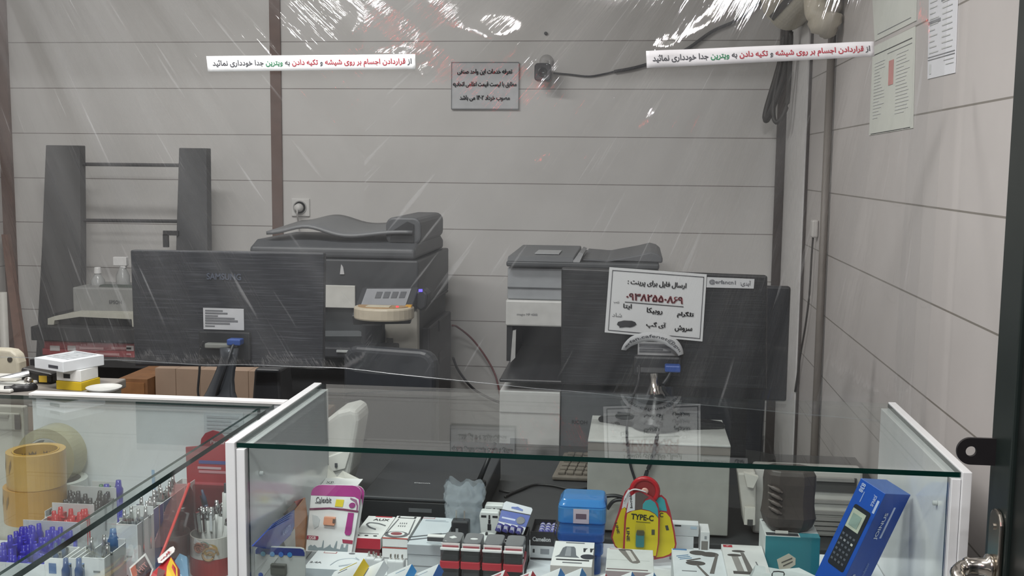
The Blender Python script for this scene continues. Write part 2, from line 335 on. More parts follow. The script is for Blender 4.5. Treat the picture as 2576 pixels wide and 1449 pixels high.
def film():
    m = bpy.data.materials.new('film'); m.use_nodes = True; nt = m.node_tree; N = nt.nodes; L = nt.links; N.clear()
    out = N.new('ShaderNodeOutputMaterial'); tr = N.new('ShaderNodeBsdfTransparent'); tr.inputs[0].default_value = (.93, .935, .935, 1)
    gl = N.new('ShaderNodeBsdfGlossy'); gl.inputs['Roughness'].default_value = .05; gl.inputs[0].default_value = (1, 1, 1, 1)
    df = N.new('ShaderNodeBsdfDiffuse'); df.inputs[0].default_value = (.72, .73, .74, 1)
    tl = N.new('ShaderNodeBsdfTranslucent'); tl.inputs[0].default_value = (.7, .7, .7, 1)
    ad = N.new('ShaderNodeMixShader'); ad.inputs[0].default_value = .4; L.new(df.outputs[0], ad.inputs[1]); L.new(tl.outputs[0], ad.inputs[2])
    uv = N.new('ShaderNodeUVMap'); uv.uv_map = 'fan'
    mp = N.new('ShaderNodeMapping'); mp.inputs['Scale'].default_value = (70, 2.2, 1); L.new(uv.outputs[0], mp.inputs[0])
    nz = N.new('ShaderNodeTexNoise'); nz.inputs['Scale'].default_value = 1; nz.inputs['Detail'].default_value = 4; nz.inputs['Roughness'].default_value = .6; L.new(mp.outputs[0], nz.inputs['Vector'])
    mp2 = N.new('ShaderNodeMapping'); mp2.inputs['Scale'].default_value = (22, 1.1, 1); mp2.inputs['Location'].default_value = (5, 3, 0); L.new(uv.outputs[0], mp2.inputs[0])
    n2 = N.new('ShaderNodeTexNoise'); n2.inputs['Scale'].default_value = 1; n2.inputs['Detail'].default_value = 5; L.new(mp2.outputs[0], n2.inputs['Vector'])
    hz_ = N.new('ShaderNodeMapRange'); hz_.inputs['From Min'].default_value = .35; hz_.inputs['From Max'].default_value = .75; hz_.inputs['To Min'].default_value = .022; hz_.inputs['To Max'].default_value = .10
    L.new(n2.outputs['Fac'], hz_.inputs['Value'])
    sx = N.new('ShaderNodeSeparateXYZ'); L.new(uv.outputs[0], sx.inputs[0])       # the left half grows hazier towards its upper corner
    fa_ = N.new('ShaderNodeMapRange'); fa_.inputs['From Min'].default_value = .5; fa_.inputs['From Max'].default_value = 1.6; fa_.inputs['To Min'].default_value = 2.2; fa_.inputs['To Max'].default_value = 0; L.new(sx.outputs['Y'], fa_.inputs['Value'])
    lf = N.new('ShaderNodeMath'); lf.operation = 'GREATER_THAN'; L.new(sx.outputs['X'], lf.inputs[0]); lf.inputs[1].default_value = 8
    mu = N.new('ShaderNodeMath'); mu.operation = 'MULTIPLY_ADD'; L.new(fa_.outputs[0], mu.inputs[0]); L.new(lf.outputs[0], mu.inputs[1]); mu.inputs[2].default_value = 1
    mx_ = N.new('ShaderNodeMath'); mx_.operation = 'MULTIPLY'; L.new(hz_.outputs[0], mx_.inputs[0]); L.new(mu.outputs[0], mx_.inputs[1])
    mp3 = N.new('ShaderNodeMapping'); mp3.inputs['Scale'].default_value = (120, 3.2, 1); mp3.inputs['Location'].default_value = (1, 7, 0); L.new(uv.outputs[0], mp3.inputs[0])
    n3 = N.new('ShaderNodeTexNoise'); n3.inputs['Scale'].default_value = 1; n3.inputs['Detail'].default_value = 2; L.new(mp3.outputs[0], n3.inputs['Vector'])
    cr = N.new('ShaderNodeMapRange'); cr.inputs['From Min'].default_value = .65; cr.inputs['From Max'].default_value = .74; cr.inputs['To Max'].default_value = .20; L.new(n3.outputs['Fac'], cr.inputs['Value'])   # glints along fine creases, painted in as white haze lines
    m0 = N.new('ShaderNodeMath'); m0.operation = 'ADD'; L.new(mx_.outputs[0], m0.inputs[0]); L.new(cr.outputs[0], m0.inputs[1])
    m1 = N.new('ShaderNodeMixShader'); L.new(m0.outputs[0], m1.inputs[0]); L.new(tr.outputs[0], m1.inputs[1]); L.new(ad.outputs[0], m1.inputs[2])
    bp = N.new('ShaderNodeBump'); bp.inputs['Strength'].default_value = .42; bp.inputs['Distance'].default_value = .004; L.new(nz.outputs['Fac'], bp.inputs['Height'])
    L.new(bp.outputs[0], gl.inputs['Normal'])
    m2 = N.new('ShaderNodeMixShader'); m2.inputs[0].default_value = .065; L.new(m1.outputs[0], m2.inputs[1]); L.new(gl.outputs[0], m2.inputs[2])
    L.new(m2.outputs[0], out.inputs[0]); return m
NU, NV = 300, 170
bm = nb(); uvl = bm.loops.layers.uv.new('fan')
def sp(i, j):
    x = SX0+(SX1-SX0)*i/NU; zb = SZ0+.006*noise.noise(Vector((x*14, 0, 0)))-.066*max(0, x+.62); z = zb+(SZ1-zb)*j/NV
    return Vector((x, sheet_y(x, z), z))
vs = [[bm.verts.new(sp(i, j)) for j in range(NV+1)] for i in range(NU+1)]
def fan(co):
    ax, az = (.62, 2.62) if co.x > -.55 else (-1.72, 2.75)
    return (math.atan2(ax-co.x if ax > 0 else co.x-ax, az-co.z) + (0 if ax > 0 else 11), math.hypot(co.x-ax, co.z-az))
for i in range(NU):
    for j in range(NV):
        f = bm.faces.new((vs[i][j], vs[i+1][j], vs[i+1][j+1], vs[i][j+1]))
        side = f.calc_center_median().x > -.55
        for l in f.loops:
            co = l.vert.co; ax, az = (.62, 2.62) if side else (-1.72, 2.75)
            l[uvl].uv = (math.atan2(ax-co.x if side else co.x-ax, az-co.z)+(0 if side else 11), math.hypot(co.x-ax, co.z-az))
sheet = ob('plastic_sheet', bm, film(), smooth=True, fix=False)
tag(sheet, 'large creased clear plastic sheet hanging across the shop behind the showcases', 'plastic sheet')
bm = nb(); tube(bm, [(SX0, 2.145+.01, SZ0-.001)]+[(x/10, sheet_y(x/10, SZ0+.02), SZ0+.003+.004*noise.noise(Vector((x*1.4, 0, 0)))-.066*max(0, x/10+.62)) for x in range(-19, 6)], .0007, 5, k=2)
ob('hem', bm, clear('#e4e7e9', .2, .18, '#dfe3e6'), sheet)
# two printed strips taped on the sheet
WORDS = 'از قراردادن اجسام بر روی شیشه و تکیه دادن به ویترین جداً خودداری نمائید'.replace('ً', '')
cidx = []; 
for wd, ci in zip(WORDS.split(' '), (0, 1, 1, 1, 1, 1, 0, 1, 1, 0, 2, 0, 0, 0)): cidx += [ci]*(len(wd)+1)
cidx = cidx[:len(WORDS)]
TXC = [M('#4a4b50', .8), M('#a8323f', .8), M('#2f7d55', .8)]
def strip(corners, label, mat):
    """corners: pixel outline tl, tr, br, bl read off the sheet; the paper follows the sheet's own surface"""
    pts = [at(u, v, 2.15) for u, v in corners]
    for k in range(3): pts = [at(u, v, sheet_y(q.x, q.z)) for (u, v), q in zip(corners, pts)]
    tl, tr, br, bl = pts
    def on(s, t, off):
        q = (bl*(1-s)+br*s)*(1-t)+(tl*(1-s)+tr*s)*t
        return Vector((q.x, sheet_y(q.x, q.z)-off, q.z))
    c = on(.5, .5, .004); t_ = thing('notice_strip', label, 'notice', c)
    bm = nb(); n = 60
    F = [[bm.verts.new(on(i/n, j/3, .0065)-c) for j in range(4)] for i in range(n+1)]; B = [[bm.verts.new(on(i/n, j/3, .0055)-c) for j in range(4)] for i in range(n+1)]
    for i in range(n):
        for j in range(3): bm.faces.new((F[i][j], F[i+1][j], F[i+1][j+1], F[i][j+1])); bm.faces.new((B[i][j+1], B[i+1][j+1], B[i+1][j], B[i][j]))
        for j in (0, 3): bm.faces.new((F[i][j], B[i][j], B[i+1][j], F[i+1][j]))
    for i in (0, n):
        for j in range(3): bm.faces.new((F[i][j], F[i][j+1], B[i][j+1], B[i][j]))
    ob('paper', bm, mat, t_, smooth=True)
    txt(WORDS, TXC, t_, (0, 0, 0), 1, .42, (0, 0, 0), .02, 'printed_text', cidx, rtl=True, warp=lambda q: on(.505+q.x*.955, .47+q.y*1.32, .0075)-c)
    return t_
strip([(522, 142), (1046, 137), (1047, 175), (526, 181)], 'white strip of printed Persian warning text taped on the sheet across the brown wall trim', M('#f4f5f6', .7, var=.01))
strip([(1625, 129), (2196, 105), (2198, 143), (1627, 172)], 'tilted strip of printed Persian warning text taped on the sheet below the air conditioner', M('#d4d2d4', .7, var=.01))  # paper coloured greyer than the left strip to stand for weaker light
# ================================================================ helpers for things built where they stand
def wp(name, bm, mats, parent, **k):
    """a part whose mesh was laid out in room coordinates"""
    bmesh.ops.translate(bm, verts=bm.verts, vec=-parent.location); return ob(name, bm, mats, parent, **k)
def pb(bm, u0, v0, u1, v1, Y, dep, mi=0, fm=None):
    p, q = at(u0, v1, Y), at(u1, v0, Y); bx(bm, min(p.x, q.x), max(p.x, q.x), Y, Y+dep, min(p.z, q.z), max(p.z, q.z), mi, fm)
def pprism(bm, px, Y, dep, mi=0, side=None): prism(bm, [(at(u, v, Y).x, at(u, v, Y).z) for u, v in px], 'y', Y, Y+dep, mi, side)
def frame(xd, yd):
    x = Vector(xd).normalized(); y = Vector(yd); y = (y-x*y.dot(x)).normalized(); z = x.cross(y)
    return Matrix((x, y, z)).transposed().to_euler()
# ================================================================ on the back wall
c = at(1220, 215, 4.54)
s = thing('wall_sign', 'grey plate with three printed Persian lines on the back wall', 'sign', c)
bm = nb(); pb(bm, 1135, 157, 1305, 274, 4.540, .009); wp('plate', bm, M('#c4c6c8', .5), s, bev=.001)
bm = nb()
for q in ((1135, 155.5, 1305, 157.5), (1135, 273, 1305, 275), (1134.5, 157, 1136.5, 274), (1303.5, 157, 1305.5, 274)): pb(bm, *q, 4.537, .004)
wp('edge_strip', bm, M('#8b8d90', .6), s)
for v, t, w_ in ((181, 'تعرفه خدمات این واحد صنفی', 138), (213, 'مطابق با لیست قیمت اعلامی اتحادیه', 160), (247, 'مصوب خرداد ۱۴۰۲ می باشد', 126)):
    q = at(1219, v, 4.5365)-c; txt(t, M('#4c4e52', .8), s, q, w_/FPX*4.55, 15/FPX*4.55, bold=.012, name='printed_text', rtl=True, heavy=.03)
c = at(1367, 183, 4.47)
s = thing('security_camera', 'small black security camera on the back wall beside the grey sign', 'camera', c)
bm = nb(); prism(bm, [(c.x+a, c.z+b) for a, b in rrect(-.034, .034, -.036, .036, .014)], 'y', 4.43, 4.50); wp('body', bm, M('#12151b', .3), s, bev=.004)
bm = nb(); lathe(bm, [(.02, 0), (.02, -.006), (.014, -.006), (.012, -.002)], (c.x, 4.43, c.z), 'y', 20); wp('lens', bm, M('#0b0c10', .1), s, smooth=True)
bm = nb(); tube(bm, [(c.x, 4.50, c.z), (c.x+.005, 4.53, c.z+.03), (c.x+.005, 4.549, c.z+.05)], .014, 10); lathe(bm, [(.03, 0), (.028, -.01), (.01, -.012)], (c.x+.005, 4.55, c.z+.052), 'y', 18); wp('mount', bm, M('#a9a7a5', .5), s, smooth=True)
bm = nb(); tube(bm, [at(u, v, 4.543) for u, v in ((1392, 184), (1430, 187), (1480, 192), (1520, 186), (1545, 180))], .004, 6); tube(bm, [at(u, v, 4.538) for u, v in ((1545, 180), (1590, 172), (1640, 158), (1720, 128), (1790, 80), (1850, 52), (1905, 10), (1935, -30))], .0068, 8)
o = ob('camera_cable', bm, M('#3c3c40', .5), smooth=True); tag(o, 'dark cable on the back wall from the small camera up to the air conditioner', 'cable')
c = at(1373, 84, 4.545); bm = nb(); lathe(bm, [(.007, .004), (.007, -.004), (.004, -.008)], c, 'y', 12); o = ob('wall_screw', bm, M('#4a4a4c', .5)); tag(o, 'small dark screw head in the wall above the black camera', 'screw')
c = at(755, 522, 4.54)
s = thing('wall_socket', 'white square wall socket beside the brown wall trim', 'socket', c)
bm = nb(); pb(bm, 733, 500, 778, 544, 4.54, .01); wp('plate', bm, M('#d9d8d5', .4), s, bev=.003)
bm = nb(); lathe(bm, [(.030, 0), (.030, -.004), (.026, -.004), (.024, .003)], (c.x-.001, 4.540, c.z), 'y', 28); wp('socket_ring', bm, M('#a9a8a6', .4), s)
s2 = thing('power_plug', 'white power plug and lead in the socket beside the brown trim', 'plug', c+Vector((.001, -.03, 0)))
bm = nb(); lathe(bm, [(.016, .026), (.019, .01), (.016, -.012), (.008, -.016)], s2.location, 'y', 16); wp('plug_body', bm, M('#cfcecb', .4), s2, smooth=True)
bm = nb(); tube(bm, [s2.location+Vector(q) for q in ((0, -.012, 0), (.002, -.02, -.03), (-.004, .018, -.09), (-.002, .024, -.2), (.004, .024, -.36))], .0035, 6); wp('lead', bm, M('#c4c2bf', .5), s2, smooth=True)
# ================================================================ air conditioner at the top right
yf, yn = 4.22, 3.30; zb = 1.955
s = thing('air_conditioner', 'beige wall air conditioner high in the right corner with a dark louvre slot', 'air conditioner', (XR-.1, 3.75, zb))
prof = [(XR-.002, zb+.03), (XR-.05, zb+.002), (XR-.10, zb+.012), (XR-.155, zb+.07), (XR-.175, zb+.15), (XR-.165, zb+.26), (XR-.12, zb+.29), (XR-.002, zb+.29)]
bm = nb(); prism(bm, [(x, z) for x, z in prof], 'y', yn, yf); wp('casing', bm, M('#d6d0bd', .45), s, bev=.02, seg=4)
bm = nb(); a, b = Vector((prof[3][0], prof[3][1])), Vector((prof[2][0], prof[2][1])); nn = Vector((-(b-a).y, (b-a).x)).normalized(); nn = nn if nn.y < 0 else -nn
q0, q1 = a.lerp(b, .30)+nn*.002, a.lerp(b, .58)+nn*.002; q2, q3 = q1-nn*.006, q0-nn*.006
prism(bm, [(q.x, q.y) for q in (q0, q1, q2, q3)], 'y', yn+.06, yf-.07); wp('louvre', bm, M('#3b3936', .5), s)
bm = nb(); tube(bm, [(XR-.055, 3.50, zb+.05), (XR-.05, 3.45, zb-.055), (XR-.032, 3.46, zb-.10)], [.06, .06, .055, .05, .03, .022], 14); wp('pipe_cover', bm, M('#bdb5a4', .5), s, smooth=True)
bm = nb(); tube(bm, [at(1985, 70, 4.2), at(1982, 130, 4.25), at(1970, 200, 4.3), at(1935, 290, 4.35), at(1926, 300, 4.37), at(1930, 270, 4.38), at(1962, 160, 4.40), at(1974, 90, 4.42)], .012, 8)
tube(bm, [at(1990, 80, 4.2), at(1986, 190, 4.25), at(1978, 270, 4.28), at(1955, 308, 4.3), at(1945, 280, 4.32), at(1956, 200, 4.34), at(1978, 110, 4.36)], .009, 8)
o = ob('drain_hose', bm, M('#4b4947', .5), smooth=True); tag(o, 'looped dark hoses hanging in the corner under the air conditioner', 'hose')
# lead on the right wall
s = thing('power_lead', 'thin grey lead and white plug hanging beside the conduit on the right wall', 'cable', atx(2046, 575, XR-.01))
bm = nb(); tube(bm, [atx(u, v, XR-.012) for u, v in ((2046, 590), (2042, 640), (2036, 740), (2026, 820), (2014, 890), (2000, 985))], .0035, 6); wp('lead', bm, M('#4d4a48', .5), s, smooth=True)
bm = nb(); p = atx(2046, 575, XR-.015); bx(bm, p.x-.008, p.x+.014, p.y-.02, p.y+.02, p.z-.03, p.z+.03); wp('plug_body', bm, M('#c9c6c2', .4), s, bev=.006)
# ================================================================ price sheets on the right wall
def wallpaper(name, label, corners, mat, rows):
    P = [atx(u, v, XR-.002) for u, v in corners]; c = (P[0]+P[2])/2; s = thing(name, label, 'paper', c)
    bm = nb(); hexa(bm, [P[3], P[2], P[1], P[0]]+[q+Vector((.0015, 0, 0)) for q in (P[3], P[2], P[1], P[0])]); wp('paper', bm, mat, s)
    tl, tr, br, bl = P
    def on(a, b): return (tl*(1-a)+tr*a)*(1-b)+(bl*(1-a)+br*a)*b - Vector((.0012, 0, 0))
    for nm, a0, a1, b0, b1, m in rows:
        bm = nb(); f = [on(a0, b1), on(a1, b1), on(a1, b0), on(a0, b0)]; hexa(bm, f+[q+Vector((.0008, 0, 0)) for q in f]); wp(nm, bm, m, s)
    return s
GI = M('#8b8d90', .8); LI = M('#cfd1d0', .8)
rows = [('table_bar', .02, .46, .14, .165, GI), ('table_bar', .48, .98, .30, .33, GI), ('table_bar', .02, .46, .47, .50, GI), ('table_rule', .02, .98, .80, .807, GI), ('table_rule', .02, .98, .825, .832, GI)]
rr = random.Random(3)
for k in range(15):
    b = .02+k*.052
    if b < .78:
        rows.append(('printed_text', .52, .52+.4*rr.uniform(.6, 1), b, b+.012, LI)); rows.append(('printed_text', .06, .06+.36*rr.uniform(.5, 1), b+.01, b+.022, LI))
rows += [('printed_text', .6, .95, .86, .868, LI), ('printed_text', .68, .95, .90, .908, LI), ('printed_text', .08, .14, .87, .96, LI)]
wallpaper('price_list', 'white printed price table on the right wall outside the plastic sheet', [(2338, -70), (2412, -110), (2402, 183), (2333, 199)], M('#dfe0e4', .8, var=.01), rows)
rows = [('table_rule', .05, .95, .10, .107, INK), ('table_rule', .4, .95, .15, .155, GI), ('table_rule', .05, .95, .985, .991, INK), ('printed_text', .45, .56, .24, .50, M('#c98b86', .8))]
for k in range(18): b = .2+k*.036; rows.append(('printed_text', .62, .62+.3*rr.uniform(.5, 1), b, b+.008, LI)); rows.append(('printed_text', .08, .08+.28*rr.uniform(.4, 1), b, b+.008, LI))
wallpaper('price_list', 'pale printed sheet on the right wall seen through the plastic sheet', [(2196, 118), (2302, 66), (2296, 322), (2186, 341)], M('#d3d6cd', .8, var=.01), rows)
wallpaper('price_list', 'upper sheet of paper on the right wall above the pale printed sheet', [(2190, -90), (2308, -160), (2304, 52), (2200, 104)], M('#cfd2ca', .8, var=.01), [('table_rule', .1, .9, .93, .937, GI)])
# ================================================================ rack, poles and shelf goods on the left
s = thing('metal_rack', 'dark grey metal rack with two crossbars against the back wall', 'rack', (at(300, 700, 4.3).x, 4.3, 0))
zf = 1330
bm = nb(); pprism(bm, [(115, 365), (200, 366), (203, 620), (201, zf), (66, zf), (104, 640)], 4.28, .05); wp('upright', bm, M('#454546', .6, var=.08), s, bev=.003)
bm = nb(); pprism(bm, [(450, 372), (519, 373), (522, 640), (524, zf), (428, zf), (442, 640)], 4.28, .05); wp('upright', bm, M('#4a4b4d', .6, var=.08), s, bev=.003)
for v in (413, 554):
    bm = nb(); tube(bm, [at(190, v, 4.31), at(460, v+3, 4.31)], .0075, 8, k=1); wp('crossbar', bm, M('#3f3e40', .5), s)
bm = nb(); pb(bm, 410, 581, 448, 592, 4.27, .012); pb(bm, 410, 590, 422, 622, 4.27, .012); wp('hook', bm, M('#39393b', .5), s)
bm = nb(); pb(bm, 78, 834, 520, 856, 3.92, .40); wp('shelf', bm, M('#2f2f31', .55), s, bev=.003)
bm = nb(); pb(bm, 92, 912, 520, 918, 3.90, .42); wp('shelf', bm, M('#39393a', .6), s)
bm = nb(); pb(bm, 95, 919, 520, 1380, 4.2, .02); wp('back_panel', bm, M('#434244', .7), s)
zs = at(0, 829, 3.92).z
s = thing('inkjet_printer', 'cream and black desktop printer on the shelf of the dark rack', 'printer', (at(260, 800, 3.98).x, 3.98, at(520, 834, 3.92).z))
bm = nb(); pb(bm, 184, 727, 372, 786, 4.02, .22); wp('scanner_lid', bm, M('#8a8b89', .5), s, bev=.006)
pz = at(0, 786, 3.96).z
bm = nb(); pprism(bm, [(120, 801), (135, 796), (185, 786), (372, 789), (372, 822), (333, 822), (331, 803), (200, 797), (137, 806), (135, 817), (120, 817)], 3.96, .26); wp('front_frame', bm, M('#b9b8ac', .5), s)
bm = nb(); pb(bm, 134, 795, 336, 814, 4.0, .2); wp('paper_tray', bm, BLACK, s)
txt('EPSON', M('#4a4b4d', .6), s, at(290, 760, 4.018)-s.location, .052, .014, name='brand_lettering', bold=.01)
zt = at(0, 727, 4.08).z
def spray(u, v0, v1, label, head, grp=None):
    p = at(u, v1, 4.12); q = at(u, v0, 4.12); h = q.z-zt; s = thing('spray_bottle' if head else 'glue_bottle', label, 'bottle', (p.x, 4.12, zt))
    bm = nb(); lathe(bm, [(.026, 0), (.028, .01), (.027, h*.45), (.016, h*.62), (.012, h*.7)], s.location, 'z', 18); wp('body', bm, clear('#c3c4c3', .2, .55, '#c9cbca'), s, smooth=True)
    bm = nb()
    if head: bx(bm, p.x-.035, p.x+.022, 4.108, 4.132, zt+h*.74, zt+h); bx(bm, p.x-.006, p.x+.016, 4.11, 4.13, zt+h*.66, zt+h*.8)
    else: lathe(bm, [(.013, h*.7), (.015, h*.74), (.013, h)], s.location, 'z', 14)
    wp('spray_head' if head else 'cap', bm, M('#d5d5d4', .4), s, bev=.003)
spray(247, 672, 722, 'small bottle with a white cap on top of the rack printer', False)
spray(310, 646, 722, 'spray bottle with a white trigger head on top of the rack printer', True)
p0 = at(250, 710, 4.06); p1 = at(372, 728, 4.06)
bm = nb(); lathe(bm, [(.004, -.001), (.011, .004), (.014, .02), (.0135, .15), (.012, .18), (.004, .184)], (p0.x, 4.06, zt+.019), 'x', 14); o = ob('pencil_case', bm, M('#4a514c', .6), smooth=True); tag(o, 'dark green roll shaped pouch lying on top of the rack printer', 'pouch')
z2 = at(386, 906, 3.9).z
for k, (u0, v0, v1, lab) in enumerate(((112, 866, 884, 'upper red and white carton on the lower shelf of the dark rack'), (108, 885, 908, 'lower red carton under the red and white carton on the rack'))):
    pa, pb_ = at(u0, v1, 3.94), at(386, v0, 3.94); s = thing('long_carton', lab, 'carton', (pa.x, 3.94, z2 if k else at(386, 884, 3.94).z))
    bm = nb(); bx(bm, pa.x, pb_.x, 3.94, 4.16, s.location.z, pb_.z); wp('carton', bm, M('#8f3a3e', .5, var=.15), s)
    for a, b, m_ in ((((126, 150), (170, 190), (318, 336)), (870, 882), 0), (((200, 260), (280, 330)), (874, 878), 1)) if k == 0 else ((((196, 225), (240, 300), (318, 330)), (889, 893), 1),):
        for x0, x1 in a:
            bm = nb(); pb(bm, x0, b[0], x1, b[1], 3.9385, .001); wp('printed_patch', bm, M(('#b9b3b2', '#b58a8a')[m_], .6), s)
# leaning poles
bm = nb(); hexa(bm, [at(44, 985, 3.9), at(78, 985, 3.9), at(18, 590, 4.45), at(4, 590, 4.45)]+[q+Vector((0, .03, 0)) for q in (at(44, 985, 3.9), at(78, 985, 3.9), at(18, 590, 4.45), at(4, 590, 4.45))])
a_, b_ = at(62, 985, 3.9), at(11, 590, 4.45); d_ = (a_-b_); foot = a_+d_*(-(a_.z)/d_.z) if d_.z else a_
bm.free(); bm = nb(); sd = Vector((.026, 0, 0)); hexa(bm, [foot-sd, foot+sd, b_+sd*.55, b_-sd*.55]+[q+Vector((0, .025, 0)) for q in (foot-sd, foot+sd, b_+sd*.55, b_-sd*.55)]); o = ob('wooden_plank', bm, M('#6e5348', .6, var=.15)); tag(o, 'brown wooden plank leaning against the left end of the back wall', 'plank')
bm = nb(); a_ = at(6, 735, 3.8); tube(bm, [(a_.x, 3.8, 0), (a_.x, 3.8, a_.z)], .016, 10, k=1); o = ob('white_tube', bm, M('#b5b3ad', .5), smooth=True); tag(o, 'pale upright tube standing in front of the leaning brown plank', 'tube')
# ================================================================ copiers
def copier_left():
    Y = 3.75; c = at(860, 1000, Y); s = thing('photocopier', 'black office photocopier with a tilted touch panel by the back wall', 'photocopier', (c.x, Y, 0))
    DK = M('#3f4144', .5); DK2 = M('#303236', .5); BG = M('#c6c3b9', .45)
    xr = at(1052, 800, Y).x; xl = xr-.62
    z = lambda v, y=Y: at(900, v, y).z
    bm = nb(); bx(bm, xl, xr-.004, Y+.02, Y+.58, .03, z(780)); wp('body', bm, M('#4a4b4d', .55), s, bev=.004)
    bm = nb(); pb(bm, 968, 776, 1050, 905, Y-.012, .04); pb(bm, 968, 908, 1050, 1010, Y-.012, .04); wp('front_cover', bm, BG, s, bev=.004)
    bm = nb(); pb(bm, 972, 851, 988, 867, Y-.016, .005); wp('lock_plate', bm, M('#4b4a47', .4), s)
    bm = nb(); pb(bm, 640, 772, 966, 905, Y+.005, .02); wp('output_recess', bm, M('#33373a', .6), s)
    bm = nb(); hexa(bm, [at(640, 846, Y-.03), at(930, 846, Y-.03), at(900, 830, Y+.01), at(640, 830, Y+.01)]+[at(640, 880, Y+.0), at(930, 880, Y+.0), at(900, 835, Y+.018), at(640, 835, Y+.018)]); wp('paper_chute', bm, M('#55595b', .5), s)
    bm = nb(); pb(bm, 908, 815, 962, 880, Y-.03, .05); wp('exit_unit', bm, DK2, s, bev=.006)
    bm = nb(); pb(bm, 640, 878, 984, 894, Y-.14, .16); wp('output_tray', bm, DK2, s, bev=.006)
    bm = nb(); pb(bm, 846, 882, 878, 886, Y-.15, .012); wp('tray_tab', bm, M('#b9bdbc', .4), s)
    # scanner block with its pale front strip
    bm = nb(); bx(bm, xl, xr+.004, Y-.02, Y+.60, z(772), z(652), 0, {'x+': 1}); wp('scanner_block', bm, [DK, M('#484a4d', .5)], s, bev=.006)
    bm = nb(); pb(bm, 640, 719, 893, 769, Y-.026, .008); wp('front_strip', bm, M('#c9c9c3', .4), s, bev=.002)
    # document feeder
    zt = z(652); bm = nb()
    prism(bm, [(Y-.01, zt+.002), (Y-.01, zt+.038), (Y+.06, zt+.062), (Y+.50, zt+.062), (Y+.56, zt+.04), (Y+.56, zt+.002)], 'x', xl-.0, xr-.01); wp('document_feeder', bm, M('#4b4d50', .5), s, bev=.012, seg=3)
    bm = nb(); n = 16
    def tray(a, b):
        x = xl+.05+(xr-.03-xl-.05)*a; zz = zt+.085+.05*math.exp(-((a-.28)/.2)**2)-.018*math.sin(a*5)
        return Vector((x, Y+.03+b*.42, zz+.02*b))
    grid(bm, tray, 24, 6); o = wp('feed_tray', bm, M('#6a6c6e', .45), s, smooth=True, fix=True); md = o.modifiers.new('t', 'SOLIDIFY'); md.thickness = .012
    bm = nb(); prism(bm, rrect(xr-.13, xr-.0, zt+.05, zt+.150, .03), 'y', Y+.05, Y+.50); wp('feeder_cover', bm, M('#55575a', .5), s, bev=.008)
    bm = nb(); prism(bm, [(xr-.115, zt+.06), (xr-.025, zt+.06), (xr-.025, zt+.125), (xr-.05, zt+.135), (xr-.105, zt+.10)], 'y', Y+.044, Y+.052); wp('feeder_slot', bm, M('#2a2b2d', .5), s)
    bm = nb(); pprism(bm, [(858, 665), (863, 672), (866, 690), (855, 690)], Y-.024, .004); wp('sticker', bm, M('#b9babb', .5), s)
    # tilted control panel
    pn = [at(884, 795, Y-.22), at(1030, 792, Y-.22), at(1054, 722, Y-.10), at(911, 722, Y-.10)]
    dn = Vector((0, .02, -.035))
    bm = nb(); hexa(bm, pn+[q+dn for q in pn]); wp('control_panel', bm, DK2, s, bev=.004)
    def onp(a, b, o=.002): return (pn[0]*(1-a)+pn[1]*a)*(1-b)+(pn[3]*(1-a)+pn[2]*a)*b+Vector((0, -o*.6, o))
    scr = None
    bm = nb(); f = [onp(.10, .28), onp(.88, .28), onp(.88, .92), onp(.10, .92)]; hexa(bm, f+[q+Vector((0, .002, -.003)) for q in f]); scr = wp('touch_screen', bm, M('#8c8e92', .3), s)
    for k in range(4):
        bm = nb(); a0 = .30+k*.14; f = [onp(a0, .58, .0035), onp(a0+.10, .58, .0035), onp(a0+.10, .80, .0035), onp(a0, .80, .0035)]; hexa(bm, f+[q+Vector((0, .001, -.0015)) for q in f]); o = wp('screen_icon', bm, M('#5b5d61', .4), s)
    # pale curved key shelf under the screen
    L, R = at(888, 772, Y-.245), at(1036, 770, Y-.245); mid = (L+R)/2; hw = (R.x-L.x)/2
    bm = nb(); prism(bm, [(mid.x-hw, Y-.20)]+[(mid.x+hw*math.cos(math.radians(a)), Y-.225-.085*math.sin(math.radians(-a))) for a in range(-180, 1, 12)][::1]+[(mid.x+hw, Y-.20)], 'z', L.z-.04, L.z+.002); wp('key_shelf', bm, M('#c2b8a4', .4), s, bev=.006)
    bm = nb(); prism(bm, [(mid.x-hw*.86, Y-.215)]+[(mid.x+hw*.86*math.cos(math.radians(a)), Y-.228-.062*math.sin(math.radians(-a))) for a in range(-180, 1, 12)]+[(mid.x+hw*.86, Y-.215)], 'z', L.z+.002, L.z+.005); wp('key_area', bm, M('#a98c68', .5), s)
    bm = nb(); bx(bm, mid.x-.05, mid.x+.03, Y-.275, Y-.235, L.z+.005, L.z+.007); wp('keypad', bm, M('#c9c3ae', .5), s)
    q = at(1000, 786, Y-.26); bm = nb(); lathe(bm, [(.005, 0), (.005, .004)], (q.x, Y-.262, L.z+.005), 'z', 10); wp('red_light', bm, glow('#ff4050', 1.2), s)
    q = at(1028, 771, Y-.24); bm = nb(); bx(bm, q.x-.012, q.x+.008, Y-.235, Y-.215, L.z+.002, L.z+.009); wp('start_key', bm, M('#d3a03a', .4), s)
    bm = nb(); pprism(bm, [(1040, 735), (1064, 728), (1076, 740), (1072, 775), (1058, 784), (1042, 772)], Y-.12, .08); wp('panel_arm', bm, DK2, s, bev=.008)
    bm = nb(); pb(bm, 1053, 728, 1062, 734, Y-.125, .006); wp('status_light', bm, glow('#5a4cff', 2.0), s)
    # right flank
    bm = nb(); bx(bm, xr-.02, xr+.008, Y+.03, Y+.58, z(778)+.0, z(775)-.012+.02); bx(bm, xr-.02, xr+.022, Y+.10, Y+.56, .25, z(830), 0); wp('side_cover', bm, M('#47464a', .55), s, bev=.006)
